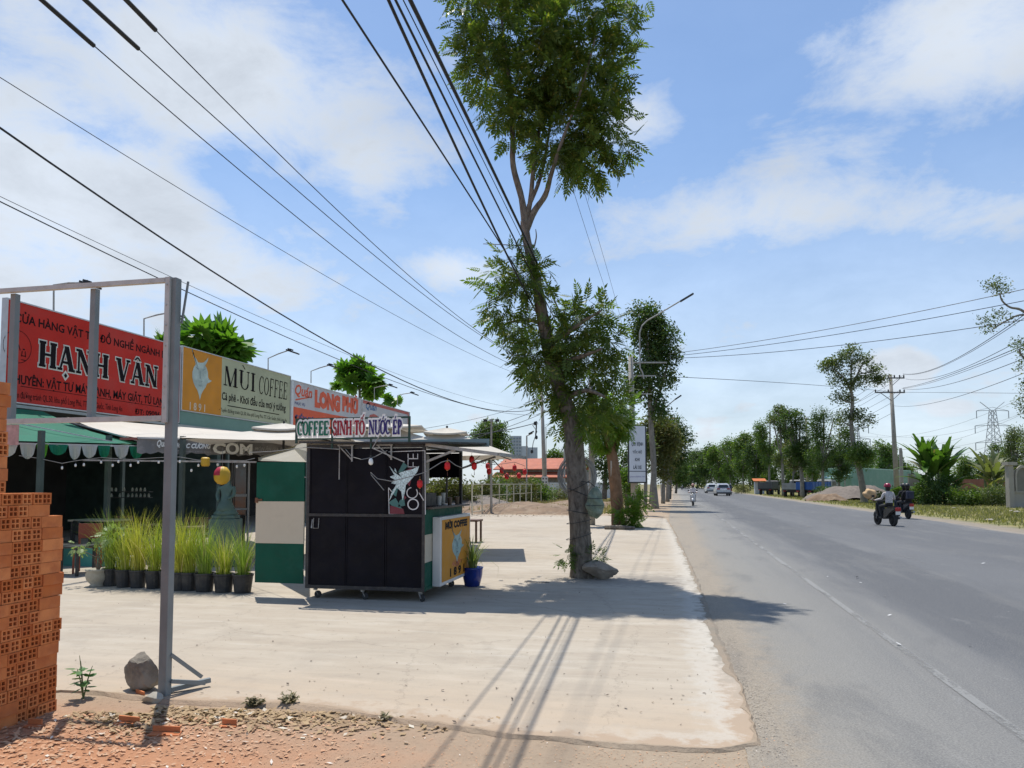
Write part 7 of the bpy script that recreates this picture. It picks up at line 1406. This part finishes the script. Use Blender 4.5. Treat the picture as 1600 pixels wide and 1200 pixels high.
def motorbike(lab, loc, rz, body, plate=True, facing=False):
    t_ = thing('motorbike', lab, 'motorbike', tuple(loc), rz=rz, world=False)
    wheel(t_, (0, .62, .27), .27, .10, 'front_wheel'); wheel(t_, (0, -.60, .27), .27, .11, 'rear_wheel')
    sideprism([(.30, .30), (-.10, .27), (-.30, .30), (-.62, .52), (-.95, .68), (-.96, .76), (-.55, .76), (-.12, .72), (-.04, .42), (.24, .38), (.36, .88), (.46, .98), (.54, .92), (.50, .60), (.40, .36)], .30, 'body', body, t_, .05, lambda c: 1.25 if (c.z > .4 and c.y > .2 and c.z < .9) else (.75 if c.y < -.7 else 1))
    sideprism([(-.10, .74), (-.16, .80), (-.55, .80), (-.88, .84), (-.90, .78), (-.50, .765)], .27, 'seat', M('seat_black', (.02, .02, .022), .6), t_, .03)
    mb = MB(); mb.tube([(-.34, .28, 1.02), (-.2, .38, 1.04), (0, .42, 1.0), (.2, .38, 1.04), (.34, .28, 1.02)], .02, 8); mb.bev(-.12, .12, .36, .5, .93, 1.06, .03); mb.build('handlebar', M('bar_black', (.025, .025, .025), .5), t_)
    for s_ in (-1, 1):
        mb = MB(); mb.tube([(s_*.22, .38, 1.04), (s_*.32, .36, 1.2)], .008, 5); mb.bev(s_*.32-.06, s_*.32+.06, .35, .37, 1.17, 1.26, .01); mb.build('mirror', DARKM, t_); mb = MB(); mb.tube([(s_*.06, .62, .27), (s_*.07, .5, .7)], .022, 6); mb.build('fork', RIM, t_)
    mb = MB(); mb.lathe([(0, .07), (.07, .05), (.09, 0), (.09, -.04)], (0, .53, .90), 14, 'y'); mb.build('headlight', WHT, t_, True)
    mb = MB(); mb.bev(-.10, .10, -1.02, -.93, .62, .77, .03); mb.build('tail_light', M('tail_red', (.35, .01, .01), .3), t_)
    mb = MB(); mb.bev(-.10, .10, -.985, -.97, .48, .62, .004); mb.build('number_plate', WHT, t_); mb = MB(); mb.bx(-.08, .08, -.97, -.90, .42, .65); mb.build('rear_guard', M('seat_black', (0, 0, 0)), t_)
    mb = MB(); mb.tube([(.12, -.1, .28), (.15, -.45, .28), (.17, -.85, .36)], [.03, .045, .05], 8); mb.build('exhaust', RIM, t_)
    mb = MB(); mb.tube([(0, .88, .38), (0, .80, .50), (0, .62, .57), (0, .44, .50)], [.05, .07, .07, .05], 8); mb.build('front_fender', body, t_, True)
    return t_
SK = M('skin', (.30, .17, .11), .55, 0, .05)
def rider(lab, loc, rz, top, legs, headm, dy=0.0, helmet=True, pillion=False, hair=True, pack=None, vary=0.0):
    t_ = thing('person', lab, 'person', tuple(loc), rz=rz, world=False); y = dy
    hx, hy, hz_ = (.31, .24, 1.05) if not pillion else (.20, y+.30, 1.0)
    J = [((0, y-.02, .86), (.15, .13)), ((0, y+.02, 1.08), (.14, .105)), ((0, y+.05, 1.30), (.17, .11)), ((0, y+.06, 1.42), (.07, .06)), ((0, y+.09, 1.50), (.06, .065)), ((0, y+.10, 1.60), (.085, .10)), ((0, y+.10, 1.67), (.06, .07)),
         ((-.19, y+.05, 1.36), .062), ((-.27, y+.08, 1.12), .05), ((-hx, hy-.04, hz_), .036), ((-hx, hy+.04, hz_), .03), ((.19, y+.05, 1.36), .062), ((.27, y+.08, 1.12), .05), ((hx, hy-.04, hz_), .036), ((hx, hy+.04, hz_), .03),
         ((-.11, y+.04, .84), .095), ((-.17, y+.42, .80), .07), ((-.16, y+.33, .42), .052), ((-.15, y+.30, .33), .04), ((-.16, y+.44, .30), .036), ((.11, y+.04, .84), .095), ((.17, y+.42, .80), .07), ((.16, y+.33, .42), .052), ((.15, y+.30, .33), .04), ((.16, y+.44, .30), .036)]
    E = [(0, 1), (1, 2), (2, 3), (3, 4), (4, 5), (5, 6), (2, 7), (7, 8), (8, 9), (9, 10), (2, 11), (11, 12), (12, 13), (13, 14), (0, 15), (15, 16), (16, 17), (17, 18), (18, 19), (0, 20), (20, 21), (21, 22), (22, 23), (23, 24)]
    def mf(c):
        if c.z > 1.44: return 2
        if abs(c.x) > .24 and c.y > .19 and c.z < 1.1 and c.z > .9: return 2
        if c.z < .36: return 3
        return 0 if c.z > .93 or (abs(c.x) > .22 and c.z > .86) else 1
    skinmesh('body', J, E, [top, legs, SK, M('shoe_dark', (.03, .03, .03), .6)], t_, mf, 2)
    hc = Vector((0, y+.10, 1.62))
    if helmet: mb = MB(); mb.lathe([(.135, -.018), (.14, .02), (.128, .08), (.09, .125), (.04, .145), (0, .148)], hc, 18, sy=1.12); mb.tube([(hc.x-.11, hc.y+.10, hc.z+.0), (hc.x, hc.y+.19, hc.z-.01), (hc.x+.11, hc.y+.10, hc.z+.0)], .014, 6); mb.build('helmet', headm, t_, True)
    mb = MB(); mb.lathe([(.02, -.20), (.07, -.18), (.095, -.10), (.11, 0), (.10, .06), (.05, .095), (0, .10)], hc+Vector((0, -.03, 0)), 14); mb.build('hair', M('hair_black', (.012, .01, .01), .6), t_, True)
    # face
    mb = MB(); mb.lathe([(0, -.018), (.012, -.02), (.014, 0), (0, .02)], hc+Vector((0, .105, -.05)), 8); mb.build('nose', SK, t_, True); mb = MB(); [mb.lathe([(0, -.008), (.01, 0), (0, .008)], hc+Vector((s_*.035, .098, -.022)), 8) for s_ in (-1, 1)]; mb.build('eyes', M('hair_black', (0, 0, 0)), t_); mb = MB(); mb.bar(hc+Vector((-.025, .095, -.095)), hc+Vector((.025, .095, -.095)), .008); mb.build('mouth', M('lip', (.25, .08, .07), .5), t_)
    # hands gripping the bar: palm, four fingers curled and a thumb
    for s_ in (-1, 1):
        mb = MB(); o = Vector((s_*hx, hy+.04, hz_-.0)); mb.bev(o.x-.04, o.x+.04, o.y-.045, o.y+.025, o.z-.01, o.z+.025, .01)
        for k in range(4): fx_ = o.x-.033+.022*k; mb.tube([(fx_, o.y+.02, o.z+.01), (fx_, o.y+.055-.003*k, o.z+.005), (fx_, o.y+.058, o.z-.03), (fx_, o.y+.03, o.z-.045)], [.011, .010, .009, .008], 6)
        mb.tube([(o.x-s_*.04, o.y-.01, o.z), (o.x-s_*.062, o.y+.02, o.z-.005), (o.x-s_*.055, o.y+.04, o.z-.03)], [.012, .011, .009], 6); mb.build('hand', SK, t_, True)
    if pack: mb = MB(); mb.bev(-.17, .17, y-.24, y-.07, .98, 1.38, .05); mb.bev(-.12, .12, y-.29, y-.235, 1.02, 1.2, .02); mb.build('backpack', pack, t_)
    return t_
def colr(n, c, r=.8, v=.15, s=20): return M(n, c, r, 0, v, s)
Z = Vector((0, 0, -.012))
def gg(px, py): return G(px, py, -.012)
BK_ = colr('cloth_black', (.012, .012, .015)); BLUEB = colr('body_navy', (.02, .025, .04), .3)
def rig(px, py, rz, lab, lab2, body, top, legs, headm, helmet=True, pack=None, **k):
    c = gg(px, py); motorbike(lab, c, rz, body).scale = (.93,)*3; r_ = rider(lab2, c, rz, top, legs, headm, -.32, helmet, pack=pack, **k); r_.scale = (.93,)*3; return c, r_
c, _ = rig(1384, 821, R(14), 'dark motorbike with a red tail cover heading away, nearest the camera', 'person in a pale patterned shirt and maroon helmet on the nearest motorbike', M('body_black', (.02, .02, .022), .3), colr('shirt_pale', (.50, .47, .46), .8, .35, 30), colr('trouser_black', (.02, .02, .02)), M('helmet_maroon', (.25, .01, .04), .25))
bm_ = bmesh.new(); bmesh.ops.create_icosphere(bm_, subdivisions=3, radius=1)
for v in bm_.verts: k = 1+.14*math.sin(v.co.x*5+v.co.z*4)+.1*math.sin(v.co.y*7); v.co = Vector((v.co.x*.24*k, v.co.y*.16*k, v.co.z*.19*k))
bm_.verts.index_update(); o_ = c+Vector((-.42, .45, 1.22)); nplink('tan_sack', [v.co+o_ for v in bm_.verts], [[v.index for v in f.verts] for f in bm_.faces], colr('sack_tan', (.50, .34, .18), .8, .2, 8), smooth=True, origin=tuple(o_)); bm_.free(); tag(bpy.data.objects['tan_sack'], 'bulky tan bundle carried at the left handlebar of the nearest motorbike', 'bundle')
c, _ = rig(1410, 810, R(10), 'dark motorbike heading away at the verge with two riders in black', 'person in black with an arm held out, front rider on the verge-side motorbike', BLUEB, BK_, BK_, M('helmet_black', (.012, .012, .012), .4))
rider('person in black hooded jacket with a backpack, rear rider on the verge-side motorbike', c, R(10), BK_, BK_, M('helmet_black', (0, 0, 0)), -.68, True, True, pack=colr('pack_navy', (.02, .025, .05), .7)).scale = (.93,)*3
rig(1083, 790, R(176), 'white scooter coming towards the camera on the left side of the road', 'person in a white shirt riding the white scooter', M('body_white', (.75, .75, .76), .25), colr('shirt_white', (.65, .62, .64)), colr('trouser_grey', (.25, .24, .25)), M('helmet_pink', (.45, .25, .22), .3))
rig(1141, 773, R(8), 'dark motorbike heading away right beside the second car', 'person in dark blue on the motorbike beside the cars', BLUEB, colr('jacket_blue', (.05, .06, .10)), BK_, M('helmet_grey', (.25, .27, .3), .3))
rig(1065.5, 766, R(178), 'tiny motorbike coming from the far end of the road', 'person in grey on the farthest motorbike', BLUEB, colr('shirt_grey', (.35, .36, .38)), BK_, M('helmet_grey', (0, 0, 0)))
def car(lab, loc, rz, paint):
    t_ = thing('car', lab, 'car', tuple(loc), 'silver cars driving away', rz=rz, world=False)
    tp = lambda c: 1-.13*max(0, (c.z-.95))/.7
    sideprism([(2.25, .35), (2.32, .6), (2.2, .88), (1.35, 1.02), (-2.15, 1.04), (-2.28, .9), (-2.30, .45), (-2.2, .3), (-1.85, .28), (-1.75, .55), (-1.45, .68), (-1.15, .55), (-1.05, .28), (1.0, .28), (1.1, .55), (1.4, .68), (1.7, .55), (1.8, .28)], 1.84, 'body', paint, t_, .05, tp)
    sideprism([(1.30, 1.0), (.45, 1.60), (-.2, 1.68), (-1.6, 1.62), (-2.0, 1.42), (-2.2, 1.03)], 1.72, 'cabin', paint, t_, .06, lambda c: 1-.22*max(0, (c.z-1.0))/.68)
    mb = MB(); mb.add([(-.66, -2.165, 1.12), (.66, -2.165, 1.12), (.56, -1.985, 1.50), (-.56, -1.985, 1.50)], [(3, 2, 1, 0)]); mb.build('rear_window', GLD, t_)
    mb = MB(); mb.add([(-.64, 1.2, 1.10), (.64, 1.2, 1.10), (.55, .52, 1.57), (-.55, .52, 1.57)], [(0, 1, 2, 3)]); mb.build('windscreen', GLD, t_)
    for s_ in (-1, 1):
        mb = MB(); mb.add([(s_*.865, 1.0, 1.08), (s_*.865, -1.85, 1.08), (s_*.775, -1.6, 1.52), (s_*.765, .45, 1.52)], [(0, 1, 2, 3) if s_ < 0 else (3, 2, 1, 0)]); mb.build('side_window', GLD, t_)
        mb = MB(); mb.bev(s_*.66-.2, s_*.66+.2, -2.33, -2.2, .86, 1.0, .03); mb.build('tail_light', M('tail_red', (0, 0, 0)), t_); mb = MB(); mb.bev(s_*.97-.08, s_*.97+.08, .85, .98, 1.02, 1.14, .03); mb.build('mirror', paint, t_)
        mb = MB(); mb.bev(s_*.66-.18, s_*.66+.18, 2.2, 2.34, .66, .8, .03); mb.build('headlight', WHT, t_)
        for y in (-1.45, 1.4): wheel(t_, (s_*.82, y, .34), .34, .22)
    mb = MB(); mb.bev(-.88, .88, -2.36, -2.25, .32, .5, .03); mb.build('bumper', M('bumper_dark', (.06, .06, .065), .6), t_); mb = MB(); mb.bev(-.26, .26, -2.335, -2.30, .70, .82, .004); mb.build('number_plate', WHT, t_)
SIL = M('paint_silver', (.45, .46, .48), .28, .55, .03); SIL2 = M('paint_pale_silver', (.58, .60, .60), .3, .4, .03)
c = gg(1128, 774.5); car('darker silver car driving away, right of the two cars', c+Vector((0, 0, 0)), R(2), SIL); c = gg(1111, 770.5); car('pale silver car driving away, left of the two cars', c, R(3), SIL2)
def lorry(lab, px, D, rz, bedc, cabc, bed_h=1.0):
    c = V(px, 760, D); c.z = -.018; t_ = thing('lorry', lab, 'lorry', tuple(c), 'lorries parked under the trees', rz=rz, world=False)
    mb = MB(); mb.bx(-.95, .95, -3.2, 1.0, .82, .95); mb.bx(-.5, .5, -3.0, 2.6, .6, .82); mb.build('chassis', DARKM, t_)
    mb = MB()
    for (x0, x1, y0, y1) in ((-1, -.94, -3.2, 1.0), (.94, 1, -3.2, 1.0), (-.94, .94, -3.2, -3.14), (-.94, .94, .94, 1.0)): mb.bx(x0, x1, y0, y1, .951, .95+bed_h)
    for k in range(7): y = -3.1+k*.66; mb.bx(-1.03, -1.0, y, y+.07, .951, .95+bed_h); mb.bx(1.0, 1.03, y, y+.07, .951, .95+bed_h)
    for k in range(4): x = -.8+k*.5; mb.bx(x, x+.07, -3.23, -3.2, .951, .95+bed_h)
    mb.build('cargo_bed', bedc, t_)
    cb = sideprism([(1.15, .7), (1.15, 2.0), (1.35, 2.12), (2.3, 2.08), (2.75, 1.4), (2.8, .7)], 1.8, 'cab', cabc, t_, .06); mb = MB(); mb.bx(-.6, .6, 1.12, 1.148, 1.5, 1.95); mb.bx(-.915, -.905, 1.5, 2.4, 1.4, 1.9); mb.bx(.905, .915, 1.5, 2.4, 1.4, 1.9); mb.build('window', GLD, cb)
    for s_ in (-1, 1):
        for y in (-2.2, 2.0): wheel(t_, (s_*.82, y, .42), .42, .28)
        mb = MB(); mb.bev(s_*.75-.15, s_*.75+.15, -3.26, -3.2, .7, .8, .01); mb.build('tail_light', M('tail_red', (0, 0, 0)), t_)
GL_ = M('lorry_grey', (.33, .34, .33), .6, 0, .15, 1.5, dirt=(.2, .18, .15), dscale=1.2, damt=.6); BLU = M('lorry_blue', (.015, .09, .32), .45, 0, .15, 2)
lorry('light grey lorry parked between the leaning trunks', 1243, 92, R(-18), GL_, GL_, .75); lorry('lorry with a bright blue bed at the foot of the dense tree', 1279, 88, R(-40), BLU, GL_, .9); lorry('dark lorry parked in shade, farthest left of the lorries', 1203, 112, R(-20), M('lorry_dark', (.09, .09, .09), .6, 0, .2), M('lorry_dark', (0, 0, 0)), .9)
p = V(1187, 760, 118); t_ = thing('kiosk_hut', 'small pale hut with an orange awning beside the dark lorry', 'hut', (p.x, p.y, -.018)); MB().bx(p.x-.7, p.x+.7, p.y, p.y+1.6, 0, 1.9).build('wall', RW, t_); mb = MB(); mb.add([(p.x-1, p.y-.9, 2.0), (p.x+1, p.y-.9, 2.0), (p.x+1, p.y+1.7, 2.4), (p.x-1, p.y+1.7, 2.4), (p.x-1, p.y-.9, 2.06), (p.x+1, p.y-.9, 2.06), (p.x+1, p.y+1.7, 2.46), (p.x-1, p.y+1.7, 2.46)], [(3, 2, 1, 0), (4, 5, 6, 7), (0, 1, 5, 4), (1, 2, 6, 5), (2, 3, 7, 6), (3, 0, 4, 7)]); mb.build('awning', M('awning_orange', (.5, .13, .03), .6), t_)
